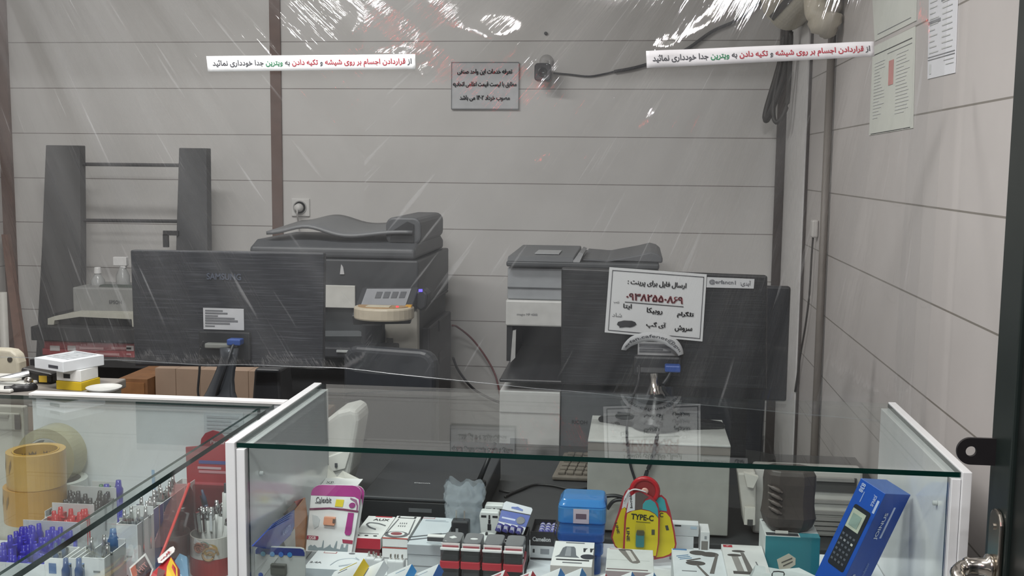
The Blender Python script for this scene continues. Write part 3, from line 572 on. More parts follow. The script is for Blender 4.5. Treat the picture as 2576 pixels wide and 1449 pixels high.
    for zz in (z(850), z(938)):
        bm = nb(); bx(bm, xr+.020, xr+.026, Y+.28, Y+.44, zz-.012, zz+.03); wp('side_latch', bm, M('#2e2d30', .5), s, bev=.002)
    return s
copier_left()
def copier_right():
    Y = 3.85; x0 = at(1275, 800, Y).x; x1 = at(1655, 800, Y).x; z = lambda v, y=Y: at(1400, v, y).z
    s = thing('photocopier', 'grey and white photocopier standing behind the right monitor', 'photocopier', ((x0+x1)/2, Y, 0))
    bm = nb(); bx(bm, x0, x1, Y+.01, Y+.56, z(756), z(676)); wp('upper_body', bm, M('#9a9ea1', .45), s, bev=.004)
    bm = nb(); bx(bm, x0+.001, x1, Y+.006, Y+.012, z(728), z(725)); wp('seam', bm, M('#55585b', .5), s)
    bm = nb(); bx(bm, x0-.004, x1, Y-.01, Y+.56, z(822), z(757)); wp('front_drawer', bm, M('#c9cac7', .4), s, bev=.006)
    txt('imagio MP 4000', M('#6a6c6e', .6), s, at(1326, 792, Y-.0115)-s.location, .075, .011, name='model_lettering')
    bm = nb(); bx(bm, x0-.002, x1, Y-.02, Y+.57, z(672), z(658)); wp('platen_lid', bm, M('#45484b', .5), s, bev=.006)
    pl = z(658)
    bm = nb(); hexa(bm, [(x0, Y-.02, pl), (x0+.24, Y-.02, pl), (x0+.24, Y+.02, pl+.015), (x0, Y+.02, pl+.015), (x0, Y+.57, pl), (x0+.24, Y+.57, pl), (x0+.24, Y+.52, pl+.02), (x0, Y+.52, pl+.02)]); wp('lid_cover', bm, M('#6a6d70', .5), s, bev=.004)
    bm = nb(); bx(bm, x0+.09, x0+.18, Y+.10, Y+.26, pl+.018, pl+.021); wp('instruction_label', bm, M('#aeb1b3', .5), s)
    bm = nb(); hexa(bm, [(x0+.235, Y-.01, pl), (x0+.262, Y-.01, pl), (x0+.275, Y-.0, pl+.03), (x0+.262, Y-.0, pl+.035), (x0+.235, Y+.3, pl), (x0+.262, Y+.3, pl), (x0+.275, Y+.28, pl+.03), (x0+.262, Y+.28, pl+.035)]); wp('hinge_block', bm, M('#8c8e90', .5), s)
    bm = nb(); prism(bm, [(x0+.27, pl+.001), (x0+.27, pl+.012), (x0+.36, pl+.006), (x0+.47, pl+.028), (x1-.03, pl+.04), (x1-.005, pl+.034), (x1+.012, pl+.02), (x1+.012, pl+.001)], 'y', Y+.02, Y+.50); wp('document_feeder', bm, M('#606265', .5), s, bev=.008, seg=3)
    bm = nb(); bx(bm, x0, x0+.02, Y, Y+.55, z(912), z(822)-.001); bx(bm, x1-.02, x1, Y, Y+.55, z(912), z(822)-.001); bx(bm, x0+.02, x1-.02, Y+.35, Y+.55, z(912), z(822)-.001); wp('output_recess', bm, M('#212225', .6), s)
    bm = nb(); hexa(bm, [at(1284, 912, Y-.005), at(1296, 900, Y-.005), at(1298, 830, Y-.005), at(1290, 832, Y-.005)]+[q+Vector((0, .012, 0)) for q in (at(1284, 912, Y-.005), at(1296, 900, Y-.005), at(1298, 830, Y-.005), at(1290, 832, Y-.005))]); wp('tray_guide', bm, M('#b5b6b4', .4), s)
    a0 = at(1256, 953, Y-.16); zt = z(912)
    bm = nb(); hexa(bm, [(a0.x, Y-.16, a0.z-.012), (x1, Y-.16, a0.z-.012), (x1, Y-.16, a0.z), (a0.x, Y-.16, a0.z), (x0, Y+.5, zt-.03), (x1, Y+.5, zt-.03), (x1, Y+.5, zt), (x0, Y+.5, zt)]); wp('output_tray', bm, M('#2b2c2f', .35), s, bev=.004)
    zc = a0.z-.014
    bm = nb(); bx(bm, a0.x, at(1409, 1000, Y-.15).x, Y-.15, Y+.5, .02, zc-.03); bx(bm, at(1409, 1000, Y-.15).x+.001, x1, Y-.14, Y+.5, .02, zc-.03, 1); wp('paper_bank', bm, [M('#d6d7d6', .4), M('#7d8084', .5)], s, bev=.003)
    bm = nb(); bx(bm, a0.x+.001, at(1409, 1000, Y-.15).x, Y-.153, Y-.149, z(1042, Y-.15), z(1040, Y-.15)); wp('seam', bm, M('#8b8d8f', .5), s)
    bm = nb(); bx(bm, a0.x+.04, a0.x+.10, Y-.154, Y-.149, z(1128, Y-.15), z(1106, Y-.15)); wp('drawer_grip', bm, M('#9a9da0', .5), s)
    txt('RICOH', M('#45474b', .6), s, at(1458, 1062, Y-.1415)-s.location, .055, .014, name='brand_lettering', bold=.02)
copier_right()
bm = nb(); tube(bm, [at(u, v, y) for u, v, y in ((1138, 819, 4.30), (1150, 822, 4.35), (1185, 850, 4.42), (1215, 888, 4.44), (1240, 930, 4.44), (1252, 965, 4.42), (1262, 1020, 4.40))], .0042, 7); o = ob('red_cable', bm, M('#7a4a4c', .5), smooth=True); tag(o, 'thin red brown cable curving down from the side of the black photocopier', 'cable')
bm = nb(); tube(bm, [at(u, v, y) for u, v, y in ((1140, 900, 4.35), (1152, 930, 4.40), (1178, 965, 4.45), (1205, 988, 4.46), (1255, 1012, 4.46), (1300, 1022, 4.46))], .0055, 7); o = ob('mains_cable', bm, M('#4a4a4d', .5), smooth=True); tag(o, 'black power cord drooping low along the wall between the two photocopiers', 'cord')
# ================================================================ desks, chairs and cabinets
s = thing('desk', 'low dark grey desk behind the front showcase', 'desk', (-.05, 2.55, 0))
DT = M('#38393b', .55, var=.08); DZ = .68
bm = nb(); bx(bm, -.74, XR-.012, 2.17, 2.90, DZ-.03, DZ); wp('desk_top', bm, DT, s, bev=.003)
bm = nb(); bx(bm, -.73, -.70, 2.2, 2.88, 0, DZ-.031); wp('side_panel', bm, DT, s); bm = nb(); bx(bm, XR-.05, XR-.02, 2.2, 2.88, 0, DZ-.031); wp('side_panel', bm, DT, s)
s = thing('desk', 'desk behind the left showcase carrying the left monitor', 'desk', (-1.3, 2.4, 0))
LZ = .978
bm = nb(); bx(bm, -1.75, -.80, 2.20, 2.78, .775, .80); wp('desk_top', bm, M('#6b5a4a', .5), s, bev=.002)
for xx in (-1.74, -.84):
    bm = nb(); bx(bm, xx, xx+.025, 2.22, 2.75, 0, .774); wp('side_panel', bm, M('#6b5a4a', .5), s)
s = thing('side_table', 'pale table behind the left showcase holding the paper trimmer', 'table', (-1.4, 2.05, 0))
bm = nb(); bx(bm, -1.80, -1.10, 1.985, 2.195, LZ-.02, LZ); wp('table_top', bm, M('#85807a', .5), s, bev=.003)
for xx in (-1.79, -1.13):
    bm = nb(); bx(bm, xx, xx+.02, 2.0, 2.19, 0, LZ-.021); wp('leg', bm, M('#a9a79f', .5), s)
WOOD = striped('#a08a78', '#7d6857', 'X', .082, -1.3, .003, .5, .08, .0, 9)
s = thing('wooden_cabinet', 'light brown wooden cabinet of upright boards behind the left monitor', 'cabinet', (at(495, 1000, 3.3).x, 3.3, 0))
bm = nb(); p = at(390, 926, 3.3); q = at(640, 926, 3.3); bx(bm, p.x, q.x, 3.30, 3.56, 0, p.z); wp('body', bm, WOOD, s)
o = thing('wooden_box', 'orange brown wooden box beside the light wooden cabinet', 'box', (at(333, 1000, 3.25).x, 3.25, 0))
bm = nb(); p = at(298, 952, 3.25); q = at(372, 1000, 3.25); bx(bm, p.x, q.x, 3.25, 3.5, 0, p.z); wp('body', bm, M('#7d5738', .55, var=.15), o)
bm = nb(); bx(bm, p.x+.01, q.x-.01, 3.246, 3.251, q.z-.05, p.z-.012); wp('front_board', bm, M('#8a5f3a', .55, var=.15), o)
def office_chair(label, cx, cy_, zt, w_, h_, rz, mat):
    s = thing('office_chair', label, 'chair', (cx, cy_, 0), rz)
    bm = nb(); prism(bm, rrect(-w_/2, w_/2, zt-h_, zt, .05), 'y', .16, .215); o = ob('backrest', bm, mat, s, bev=.018, seg=3); 
    bm = nb(); prism(bm, rrect(-w_/2, w_/2, -.22, .17, .06), 'z', .44, .51); ob('seat', bm, mat, s, bev=.02, seg=3)
    bm = nb(); bx(bm, -.03, .03, .215, .235, .42, zt-h_*.4); bx(bm, -.03, .03, .0, .235, .42, .44); ob('back_bar', bm, BLACK, s)
    bm = nb(); tube(bm, [(0, 0, .07), (0, 0, .44)], .025, 12, k=1); ob('gas_post', bm, BLACK, s)
    for k in range(5):
        a = k*2*math.pi/5; bm = nb(); tube(bm, [(0, 0, .09), (.27*math.cos(a), .27*math.sin(a), .06)], [.03, .02], 8, k=1); lathe(bm, [(.022, -.012), (.025, -.008), (.025, .008), (.022, .012)], (.27*math.cos(a), .27*math.sin(a), .025), 'y', 12); ob('leg', bm, BLACK, s)
p = at(668, 930, 2.62); q = at(628, 1000, 2.62)
s = thing('loudspeaker', 'small black loudspeaker on the desk right of the left monitor stand', 'speaker', (p.x, 2.62, .80))
bm = nb(); w0, w1 = .042, .034; z1 = p.z
hexa(bm, [(p.x-w0, 2.62, .80), (p.x+w0, 2.62, .80), (p.x+w1, 2.63, z1), (p.x-w1, 2.63, z1), (p.x-w0, 2.73, .80), (p.x+w0, 2.73, .80), (p.x+w1, 2.72, z1), (p.x-w1, 2.72, z1)]); wp('body', bm, M('#3a3c40', .45), s, bev=.008, seg=3)
bm = nb(); tube(bm, [(p.x, 2.73, .82), (p.x+.01, 2.75, .81), (p.x+.03, 2.765, .803)], .003, 6); wp('cable', bm, BLACK, s)
p = at(930, 884, 3.12); office_chair('black office chair in front of the black photocopier', at(945, 900, 3.36).x, 3.22, at(930, 884, 3.30).z-.004, .33, .5, -.22, M('#34373c', .4))
p = at(1848, 965, 2.95); office_chair('dark navy office chair at the right behind the white computer case', at(1835, 900, 3.0).x, 3.05, p.z-.02, .30, .46, .1, M('#1d2330', .5))
# ================================================================ monitors
def wave(hexa_, hexb):
    m = bpy.data.materials.new('brushed'); m.use_nodes = True; nt = m.node_tree; b = nt.nodes['Principled BSDF']; b.inputs['Roughness'].default_value = .42
    tc = nt.nodes.new('ShaderNodeTexCoord'); mp = nt.nodes.new('ShaderNodeMapping'); mp.inputs['Scale'].default_value = (9, 9, 330); nz = nt.nodes.new('ShaderNodeTexNoise'); nz.inputs['Scale'].default_value = 1; nz.inputs['Detail'].default_value = 3
    nt.links.new(tc.outputs['Object'], mp.inputs[0]); nt.links.new(mp.outputs[0], nz.inputs['Vector'])
    rp = nt.nodes.new('ShaderNodeValToRGB'); rp.color_ramp.elements[0].position = .50; rp.color_ramp.elements[1].position = .74; rp.color_ramp.elements[0].color = C(hexa_); rp.color_ramp.elements[1].color = C(hexb); nt.links.new(nz.outputs['Fac'], rp.inputs[0]); nt.links.new(rp.outputs[0], b.inputs['Base Color'])
    bp = nt.nodes.new('ShaderNodeBump'); bp.inputs['Strength'].default_value = .5; bp.inputs['Distance'].default_value = .001; nt.links.new(nz.outputs['Fac'], bp.inputs['Height']); nt.links.new(bp.outputs[0], b.inputs['Normal'])
    return m
def monitor(label, px, Y, shell, stand_px, base_px, stand_mat, zbase, yb):
    (ul, vl), (ur, vr), (ur2, vr2), (ul2, vl2) = px          # tl tr br bl
    yr = Y+.004; P = [at(ul2, vl2, Y), at(ur2, vr2, yr), at(ur, vr, yr), at(ul, vl, Y)]
    c = (P[0]+P[1])/2; s = thing('monitor', label, 'monitor', (c.x, yb, zbase))
    bm = nb(); hexa(bm, P+[q+Vector((0, .022, 0)) for q in P]); wp('back_shell', bm, shell, s, bev=.004)
    bm = nb(); i = .006; hexa(bm, [q+Vector((sx*i*-1, .0222, sz*i*-1)) for q, sx, sz in zip(P, (-1, 1, 1, -1), (-1, -1, 1, 1))]+[q+Vector((sx*i*-1, .032, sz*i*-1)) for q, sx, sz in zip(P, (-1, 1, 1, -1), (-1, -1, 1, 1))]); wp('screen_frame', bm, BLACK, s)
    return s, P
SHELL = wave('#2c2e33', '#505258'); SHELL2 = wave('#0e1012', '#2c2e31')
s, P = monitor('black flat monitor turned away with a brand name, left of the photocopier', [(327, 629), (815, 636), (812, 926), (338, 921)], 2.50, SHELL, None, None, None, .80, 2.50)
txt('SAMSUNG', M('#565d6c', .35), s, at(563, 696, 2.4985)-s.location, 94/FPX*2.5, 17/FPX*2.5, name='brand_lettering', bold=.02)
bm = nb(); pb(bm, 512, 777, 613, 828, 2.4985, .001); sl = wp('spec_label', bm, M('#c8cacd', .6), s)
for k, (a, b) in enumerate(((516, 560), (516, 572), (516, 548), (516, 590), (516, 598), (516, 578), (516, 540))):
    bm = nb(); pb(bm, a, 780.5+k*6.4, b, 783+k*6.4, 2.4975, .0008); wp('label_print', bm, M('#75777b', .8), s)
bm = nb(); pb(bm, 500, 836, 628, 905, 2.488, .012, 0); wp('mount_plate', bm, M('#25272a', .5), s, bev=.004)
bm = nb(); pb(bm, 514, 866, 590, 876, 2.470, .02); wp('mount_bar', bm, M('#8a8d88', .4), s, bev=.003)
bm = nb()
prof = [(596, 875, .024), (594, 900, .022), (578, 930, .024), (565, 955, .028), (553, 985, .036), (546, 1015, .05), (540, 1040, .07)]
rings = []
for u, v, r in prof:
    p = at((u+546)/2+6, v, 2.455); rings.append([bm.verts.new((p.x+r*math.cos(a*math.pi/8), 2.455+.55*r*math.sin(a*math.pi/8), p.z)) for a in range(16)])
for A, B in zip(rings, rings[1:]):
    for i in range(16): bm.faces.new((A[i], A[(i+1) % 16], B[(i+1) % 16], B[i]))
bm.faces.new(rings[0]); bm.faces.new(rings[-1][::-1]); pz = rings[-1][0].co.z; wp('stand', bm, M('#565a60', .2, .6), s, smooth=True)
p = at(549, 1040, 2.455); bm = nb(); prism(bm, ell(p.x, 2.46, .135, .10, 32), 'z', .80, .815); bm2 = bm; bx(bm, p.x-.035, p.x+.035, 2.43, 2.49, .815, max(.83, pz+.004)); wp('base', bm, M('#232529', .25), s, bev=.004)
def plug(parent, u, v, Y, pts):
    bm = nb(); p = at(u, v, Y); bx(bm, p.x-.017, p.x+.017, Y-.014, Y+.014, p.z-.009, p.z+.006); pl_ = wp('cable_plug', bm, M('#2e4f96', .4), parent, bev=.003); pl_['label'] = 'blue cable plug'
    bm = nb(); tube(bm, [at(a, b, y) for a, b, y in pts], .004, 6); wp('cable', bm, M('#22262a', .5), parent, smooth=True)
plug(s, 592, 858, 2.465, ((590, 862, 2.46), (582, 880, 2.44), (574, 905, 2.42), (555, 960, 2.42), (540, 1010, 2.45), (530, 1035, 2.49)))
bm = nb(); tube(bm, [at(a, b, 2.47) for a, b in ((512, 858), (503, 880), (502, 930), (498, 985), (505, 1015))], .0028, 6); wp('cable', bm, M('#2b2c2e', .5), s, smooth=True)
# computer case under the right monitor
CY_ = 2.20; pz0 = DZ; p0, p1 = at(1479, 1110, CY_), at(1838, 1118, CY_); ztop = at(1650, 1113, CY_).z
s = thing('computer_case', 'white flat computer case on the dark desk behind the front showcase', 'computer', ((p0.x+p1.x)/2, CY_, DZ))
bm = nb(); bx(bm, p0.x, p1.x, CY_, CY_+.22, DZ+.006, ztop-.022); wp('body', bm, M('#9b9a94', .45), s, bev=.002)
bm = nb(); bx(bm, p0.x, p1.x, CY_-.001, CY_+.222, ztop-.022, ztop-.004, 0); wp('front_band', bm, M('#8f8880', .5), s)
bm = nb(); bx(bm, p0.x, p1.x, CY_-.003, CY_+.224, ztop-.004, ztop); wp('lid', bm, M('#d9dad6', .4), s, bev=.001)
for xx in (p0.x+.03, p1.x-.03):
    for yy in (CY_+.03, CY_+.19):
        bm = nb(); lathe(bm, [(.012, 0), (.012, .006)], (xx, yy, DZ), 'z', 10); wp('foot', bm, BLACK, s)
zt = ztop
s, P = monitor('black flat monitor turned away with a taped paper notice on its back', [(1412, 674), (1931, 694), (1929, 981), (1411, 966)], 2.37, SHELL2, None, None, None, zt, 2.36)
mon = s
bm = nb(); pb(bm, 1604, 862, 1710, 893, 2.3685, .001); wp('spec_label', bm, M('#b9babb', .6), s)
for k in range(4):
    bm = nb(); pb(bm, 1608, 866+k*6, 1608+(70, 92, 60, 80)[k], 868+k*6, 2.3675, .0008); wp('label_print', bm, M('#6d6f73', .8), s)
bm = nb(); pb(bm, 1592, 898, 1715, 945, 2.350, .019); wp('mount_plate', bm, M('#1b1d20', .5), s, bev=.006)
bm = nb(); pb(bm, 1602, 928, 1705, 936, 2.342, .012); wp('mount_bar', bm, M('#4c4d4f', .4), s)
bm = nb(); a = at(1645, 940, 2.345); b = at(1650, 1040, 2.325); tube(bm, [a, b], [.011, .012, .014], 14, k=1); wp('stand', bm, CHROME, s, smooth=True)
bm = nb(); cb = at(1652, 1035, 2.33); lathe(bm, [(.055, zt+.006), (.05, zt+.02), (.03, zt+.036), (.016, zt+.07), (.013, zt+.075)], (cb.x, 2.325, 0), 'z', 24); wp('base', bm, M('#17191c', .3), s, smooth=True)
for sx, (u, v) in ((-1, (1508, 1052)), (1, (1822, 1070))):
    e = atz(u, v, zt+.006); bm = nb(); d = Vector((e.x-cb.x, e.y-2.325, 0)); nrm = Vector((-d.y, d.x, 0)).normalized()*.018; o_ = Vector((cb.x, 2.325, 0))
    hexa(bm, [o_-nrm*1.6+Vector((0, 0, zt)), Vector((e.x, e.y, zt))-nrm*.7, Vector((e.x, e.y, zt+.012))-nrm*.7, o_-nrm*1.6+Vector((0, 0, zt+.034)), o_+nrm*1.6+Vector((0, 0, zt)), Vector((e.x, e.y, zt))+nrm*.7, Vector((e.x, e.y, zt+.012))+nrm*.7, o_+nrm*1.6+Vector((0, 0, zt+.034))]); wp('foot', bm, M('#17191c', .3), s, bev=.006)
plug(s, 1692, 924, 2.335, ((1690, 930, 2.33), (1680, 950, 2.32), (1668, 975, 2.315), (1690, 1010, 2.33), (1700, 1040, 2.38)))
bm = nb(); tube(bm, [at(a, b, y) for a, b, y in ((1608, 918, 2.345), (1606, 960, 2.33), (1590, 1005, 2.27), (1580, 1050, 2.205), (1577, 1100, 2.194), (1585, 1165, 2.194), (1598, 1210, 2.192), (1602, 1240, 2.192))], .0028, 7); o = ob('monitor_cable', bm, M('#26272a', .5), smooth=True); tag(o, 'thin black cable hanging from the right monitor over the white case front', 'cable')
bm = nb(); tube(bm, [at(a, b, y) for a, b, y in ((1668, 1040, 2.24), (1655, 1090, 2.194), (1642, 1150, 2.192), (1628, 1185, 2.192), (1618, 1220, 2.192), (1612, 1260, 2.192))], .0042, 7); o = ob('power_cable', bm, M('#2a2a2c', .5), smooth=True); tag(o, 'thicker black cable hanging over the white case front behind the yellow cards', 'cable')
# papers on the right monitor
def tilted(name, label, cat, corners, Y, mat, t=.001):
    P = [at(u, v, Y) for u, v in corners]; c = sum(P, Vector())/4; s = thing(name, label, cat, c)
    bm = nb(); hexa(bm, [P[3], P[2], P[1], P[0]]+[q+Vector((0, t, 0)) for q in (P[3], P[2], P[1], P[0])]); wp('paper', bm, mat, s); return s, P
s, P = tilted('paper_notice', 'white bordered paper notice with a red phone number taped to the right monitor', 'notice', [(1533, 672), (1778, 690), (1767, 859), (1521, 836)], 2.3655, M('#cfd1d1', .8, var=.01))
tl, tr, br, bl = P
def on(a, b, o=.0014): return (tl*(1-a)+tr*a)*(1-b)+(bl*(1-a)+br*a)*b-Vector((0, o, 0))-s.location
bm = nb()
for a0, a1, b0, b1 in ((.035, .975, .04, .048), (.035, .975, .955, .963), (.033, .039, .04, .96), (.969, .975, .04, .96)):
    f = [on(a0, b1), on(a1, b1), on(a1, b0), on(a0, b0)]; hexa(bm, f+[q+Vector((0, .0008, 0)) for q in f])
ob('border', bm, M('#3a3a40', .8), s)
fr = frame(tr-tl, tl-bl); WN = (tr-tl).length; HN = (tl-bl).length
IK = M('#26262a', .8); RD = M('#a5303a', .8)
for t, a, b, w_, h_, m_, bd in (('ارسال فایل برای پرینت :', .50, .205, .60, .105, IK, .012), ('۰۹۳۸۲۵۵۰۸۶۹', .485, .415, .58, .115, RD, .03), ('تلگرام', .81, .625, .165, .10, IK, .012), ('روبیکا', .495, .61, .16, .10, IK, .012), ('ایتا', .215, .575, .085, .085, IK, .012), ('سروش', .80, .835, .175, .10, IK, .012), ('آی گپ', .52, .82, .20, .10, IK, .012)):
    txt(t, m_, s, on(a, b, .0018), WN*w_, HN*h_, fr, .008, 'printed_text', rtl=True, heavy=.05 if m_ is RD else .035)
bm = nb(); f = [on(.185, .513), on(.785, .513), on(.785, .503), on(.185, .503)]; hexa(bm, f+[q+Vector((0, .0008, 0)) for q in f]); ob('underline', bm, IK, s)
for t, a, b, w_ in (('نصب', .10, .52, .06), ('شاد', .115, .715, .10)): txt(t, IK, s, on(a, b, .0018), WN*w_, HN*.06, fr, -.006, 'handwriting', rtl=True)
bm = nb(); rr = random.Random(5); pts = [(.12, .86), (.13, .82), (.19, .79), (.27, .785), (.305, .80), (.32, .83), (.30, .86), (.26, .885), (.21, .885), (.17, .90), (.145, .905), (.15, .89)]
F = [bm.verts.new(on(a, b, .0018)) for a, b in pts]; B = [bm.verts.new(on(a, b, .001)) for a, b in pts]; bm.faces.new(F); bm.faces.new(B[::-1])
for i in range(len(pts)): bm.faces.new((F[i], B[i], B[(i+1) % len(pts)], F[(i+1) % len(pts)]))
ob('scribble', bm, M('#1d1d21', .7), s)
s, P = tilted('name_label', 'small white label with an account name on the top right of the right monitor', 'label', [(1779, 697), (1898, 702), (1896, 726), (1777, 723)], 2.3665, M('#c4c6c7', .7, var=.01))
fr = frame(P[1]-P[0], P[0]-P[3]); w_ = (P[1]-P[0]).length
txt('@erfancn1', M('#5a5c62', .8), s, P[0].lerp(P[2], .5)-s.location+Vector((-.17*w_, -.0012, .0005)), w_*.56, .011, fr, .015, 'printed_text')
txt('آیدی:', M('#4a4b50', .8), s, P[0].lerp(P[2], .5)-s.location+Vector((.32*w_, -.0012, -.001)), w_*.22, .013, fr, .01, 'printed_text', rtl=True)
c = at(1640, 862, 2.352); s = thing('curled_strip', 'curled white paper strip with an e-mail address hanging under the paper notice', 'paper', c)
def arc(q, off=0):
    """q.x along the strip -1..1, q.y across -1..1"""
    th = math.radians(90-q.x*74-4); r = .064+.0125*q.y*(1-.55*max(0, abs(q.x)-.55)/.45)
    sq = 1.0 if q.x < 0 else 1.0
    return Vector((1.02*r*math.cos(th)+.0, -.010*(1-q.x*q.x)-off+.006*q.y*q.x, r*math.sin(th)*.80-.036))
bm = nb(); n = 36; F = [[bm.verts.new(arc(Vector((-1+2*i/n, -1+2*j/2, 0)))) for j in range(3)] for i in range(n+1)]; B = [[bm.verts.new(arc(Vector((-1+2*i/n, -1+2*j/2, 0)), -.0006)) for j in range(3)] for i in range(n+1)]
for i in range(n):
    for j in range(2): bm.faces.new((F[i][j], F[i+1][j], F[i+1][j+1], F[i][j+1])); bm.faces.new((B[i][j+1], B[i+1][j+1], B[i+1][j], B[i][j]))
    for j in (0, 2): bm.faces.new((F[i][j], B[i][j], B[i+1][j], F[i+1][j]))
ob('paper', bm, M('#bfc1c2', .8, var=.01), s, smooth=True)
txt('erfan.cafenet@gm', M('#45474c', .8), s, (0, 0, 0), 1.78, .95, (0, 0, 0), .012, 'printed_text', warp=lambda q: arc(q, .0006))
# second dark monitor behind
s = thing('monitor', 'dark monitor half hidden behind the right monitor near the corner', 'monitor', (at(1860, 900, 2.79).x, 2.79, DZ))
bm = nb(); pb(bm, 1690, 722, 1990, 1000, 2.78, .03); wp('back_shell', bm, M('#202226', .4), s, bev=.005)
bm = nb(); p = at(1860, 1000, 2.80); bx(bm, p.x-.02, p.x+.02, 2.790, 2.809, DZ+.012, p.z+.02); wp('stand', bm, BLACK, s); bm = nb(); prism(bm, ell(p.x, 2.818, .10, .07), 'z', DZ, DZ+.013); wp('base', bm, BLACK, s)
# ================================================================ on the dark desk
s = thing('flatbed_scanner', 'flat black scanner lying on the dark desk behind the showcase', 'scanner', (at(1010, 1290, 2.19).x, 2.19, DZ))
a, b = at(908, 1252, 2.19), at(1206, 1262, 2.19); zsc = at(1060, 1254, 2.19).z
bm = nb(); bx(bm, a.x, b.x, 2.19, 2.55, DZ+.002, zsc-.008); wp('body', bm, M('#1f2124', .4), s, bev=.003)
bm = nb(); bx(bm, a.x-.001, b.x+.001, 2.188, 2.552, zsc-.0075, zsc); wp('lid', bm, M('#303236', .45), s, bev=.003)
bm = nb(); bx(bm, a.x+.105, a.x+.155, 2.1875, 2.1905, zsc-.030, zsc-.022); wp('front_key', bm, M('#5a5c5f', .4), s)
txt('Canon', M('#c9cbcd', .5), s, atz(1062, 1215, zsc+.0006)-s.location, .036, .006, (0, 0, 0), .02, 'brand_lettering')
a = atz(1205, 1206, zsc+.012); b = a+Vector((.030, .045, .085))
s = thing('antenna', 'thin black antenna stick standing behind the clear plastic bag', 'antenna', (a.x, a.y, zsc))
bm = nb(); lathe(bm, [(.016, .0006), (.016, .008), (.006, .012)], (0, 0, 0), 'z', 16); ob('foot', bm, BLACK, s); bm = nb(); tube(bm, [(0, 0, .008), (.030, .045, .085)], [.006, .004], 8, k=1); ob('rod', bm, BLACK, s, smooth=True)
ky = 2.56; s = thing('keyboard', 'dusty brown keyboard on the dark desk partly behind the white case', 'keyboard', (at(1388, 1224, ky).x, ky, DZ))
KB = M('#6d665d', .6, var=.12, scale=60)
x0 = 0.0; bm = nb(); hexa(bm, [(0, 0, .002), (.42, 0, .002), (.42, 0, .012), (0, 0, .012), (0.018, .175, .002), (.42, .175, .002), (.42, .175, .026), (.018, .175, .026)]); ob('body', bm, KB, s, bev=.003)
bm = nb()
for r in range(6):
    for k in range(9):
        xx = .014+k*.021+r*.003; yy = .012+r*.0265; zz = .0125+yy*.08; bx(bm, xx, xx+.017, yy, yy+.021, zz, zz+.006)
kk = ob('keys', bm, M('#716a60', .6, var=.15, scale=80), s, bev=.001); kk['kind'] = 'stuff'
bm = nb(); tube(bm, [atz(u, v, DZ+.004) for u, v in ((1256, 1234), (1290, 1238), (1325, 1225), (1352, 1219), (1390, 1222), (1440, 1232), (1478, 1228))], .003, 6); tube(bm, [atz(u, v, DZ+.004) for u, v in ((1270, 1250), (1285, 1242), (1310, 1232), (1328, 1224))], .003, 6); o = ob('desk_cable', bm, M('#1f1f21', .5), smooth=True); tag(o, 'thin black cable lying across the dark desk in front of the keyboard', 'cable')
bm = nb(); tube(bm, [at(u, v, 2.15) for u, v in ((1500, 1262), (1520, 1250), (1545, 1247), (1568, 1252), (1590, 1260))], .004, 7); tube(bm, [at(u, v, 2.15) for u, v in ((1528, 1280), (1542, 1262), (1562, 1257), (1590, 1262))], .004, 7)
o = ob('cable_loop', bm, M('#1f2022', .4), smooth=True); tag(o, 'black cable loops between the blue case and the yellow cards', 'cable')
s = thing('laser_printer', 'white laser printer on the desk at the right behind the teal box', 'printer', (at(2000, 1300, 2.170).x, 2.170, DZ))
WP = M('#bcb9b4', .45)
bm = nb(); p = at(1898, 1186, 2.24); q = at(2172, 1186, 2.24); bx(bm, p.x, q.x, 2.24, 2.29, DZ+.001, q.z); wp('body', bm, WP, s, bev=.006)
bm = nb(); pb(bm, 2045, 1205, 2156, 1236, 2.2350, .01); wp('paper_slot', bm, M('#4c4a49', .5), s)
bm = nb(); pb(bm, 2048, 1206, 2150, 1210, 2.2300, .01); wp('slot_lip', bm, M('#8a8784', .4), s)
for k, v in enumerate((1262, 1290, 1306, 1318, 1330)):
    bm = nb(); pb(bm, 2045, v, 2156, v+3, 2.2340, .008); wp('front_groove', bm, M('#8f8b88', .5), s)
bm = nb(); hexa(bm, [at(1872, 1322, 2.180), at(1902, 1324, 2.180), at(1902, 1190, 2.180), at(1856, 1190, 2.180)]+[q+Vector((0, .06, 0)) for q in (at(1872, 1322, 2.180), at(1902, 1324, 2.180), at(1902, 1190, 2.180), at(1856, 1190, 2.180))]); wp('side_cover', bm, M('#b9b5ae', .45), s, bev=.004)
bm = nb(); hexa(bm, [at(1880, 1225, 2.165), at(1895, 1228, 2.165), at(1908, 1200, 2.165), at(1872, 1190, 2.165)]+[q+Vector((0, .014, 0)) for q in (at(1880, 1225, 2.165), at(1895, 1228, 2.165), at(1908, 1200, 2.165), at(1872, 1190, 2.165))]); wp('side_flap', bm, M('#c6c2ba', .45), s)
bm = nb(); pb(bm, 1872, 1278, 1900, 1320, 2.172, .008); wp('tray_door', bm, M('#c4c0b8', .45), s); bm = nb(); pb(bm, 1880, 1308, 1894, 1322, 2.170, .004); wp('power_switch', bm, M('#3e3d3c', .4), s)
s = thing('document_scanner', 'small white scanner seen through the left panel end of the front showcase', 'scanner', (at(855, 1190, 2.25).x, 2.25, DZ))
bm = nb(); pprism(bm, [(812, 1062), (848, 1036), (880, 1028), (898, 1034), (902, 1060), (880, 1190), (846, 1290), (806, 1290)], 2.25, .10); wp('body', bm, M('#d9d9d4', .4), s, bev=.012, seg=3)
bm = nb(); pprism(bm, [(818, 1152), (872, 1132), (880, 1140), (868, 1180), (824, 1190)], 2.245, .008); wp('front_cover', bm, M('#e2e2dc', .4), s, bev=.002); bm = nb(); pb(bm, 842, 1166, 848, 1176, 2.242, .005); wp('key', bm, M('#5b5d60', .4), s)
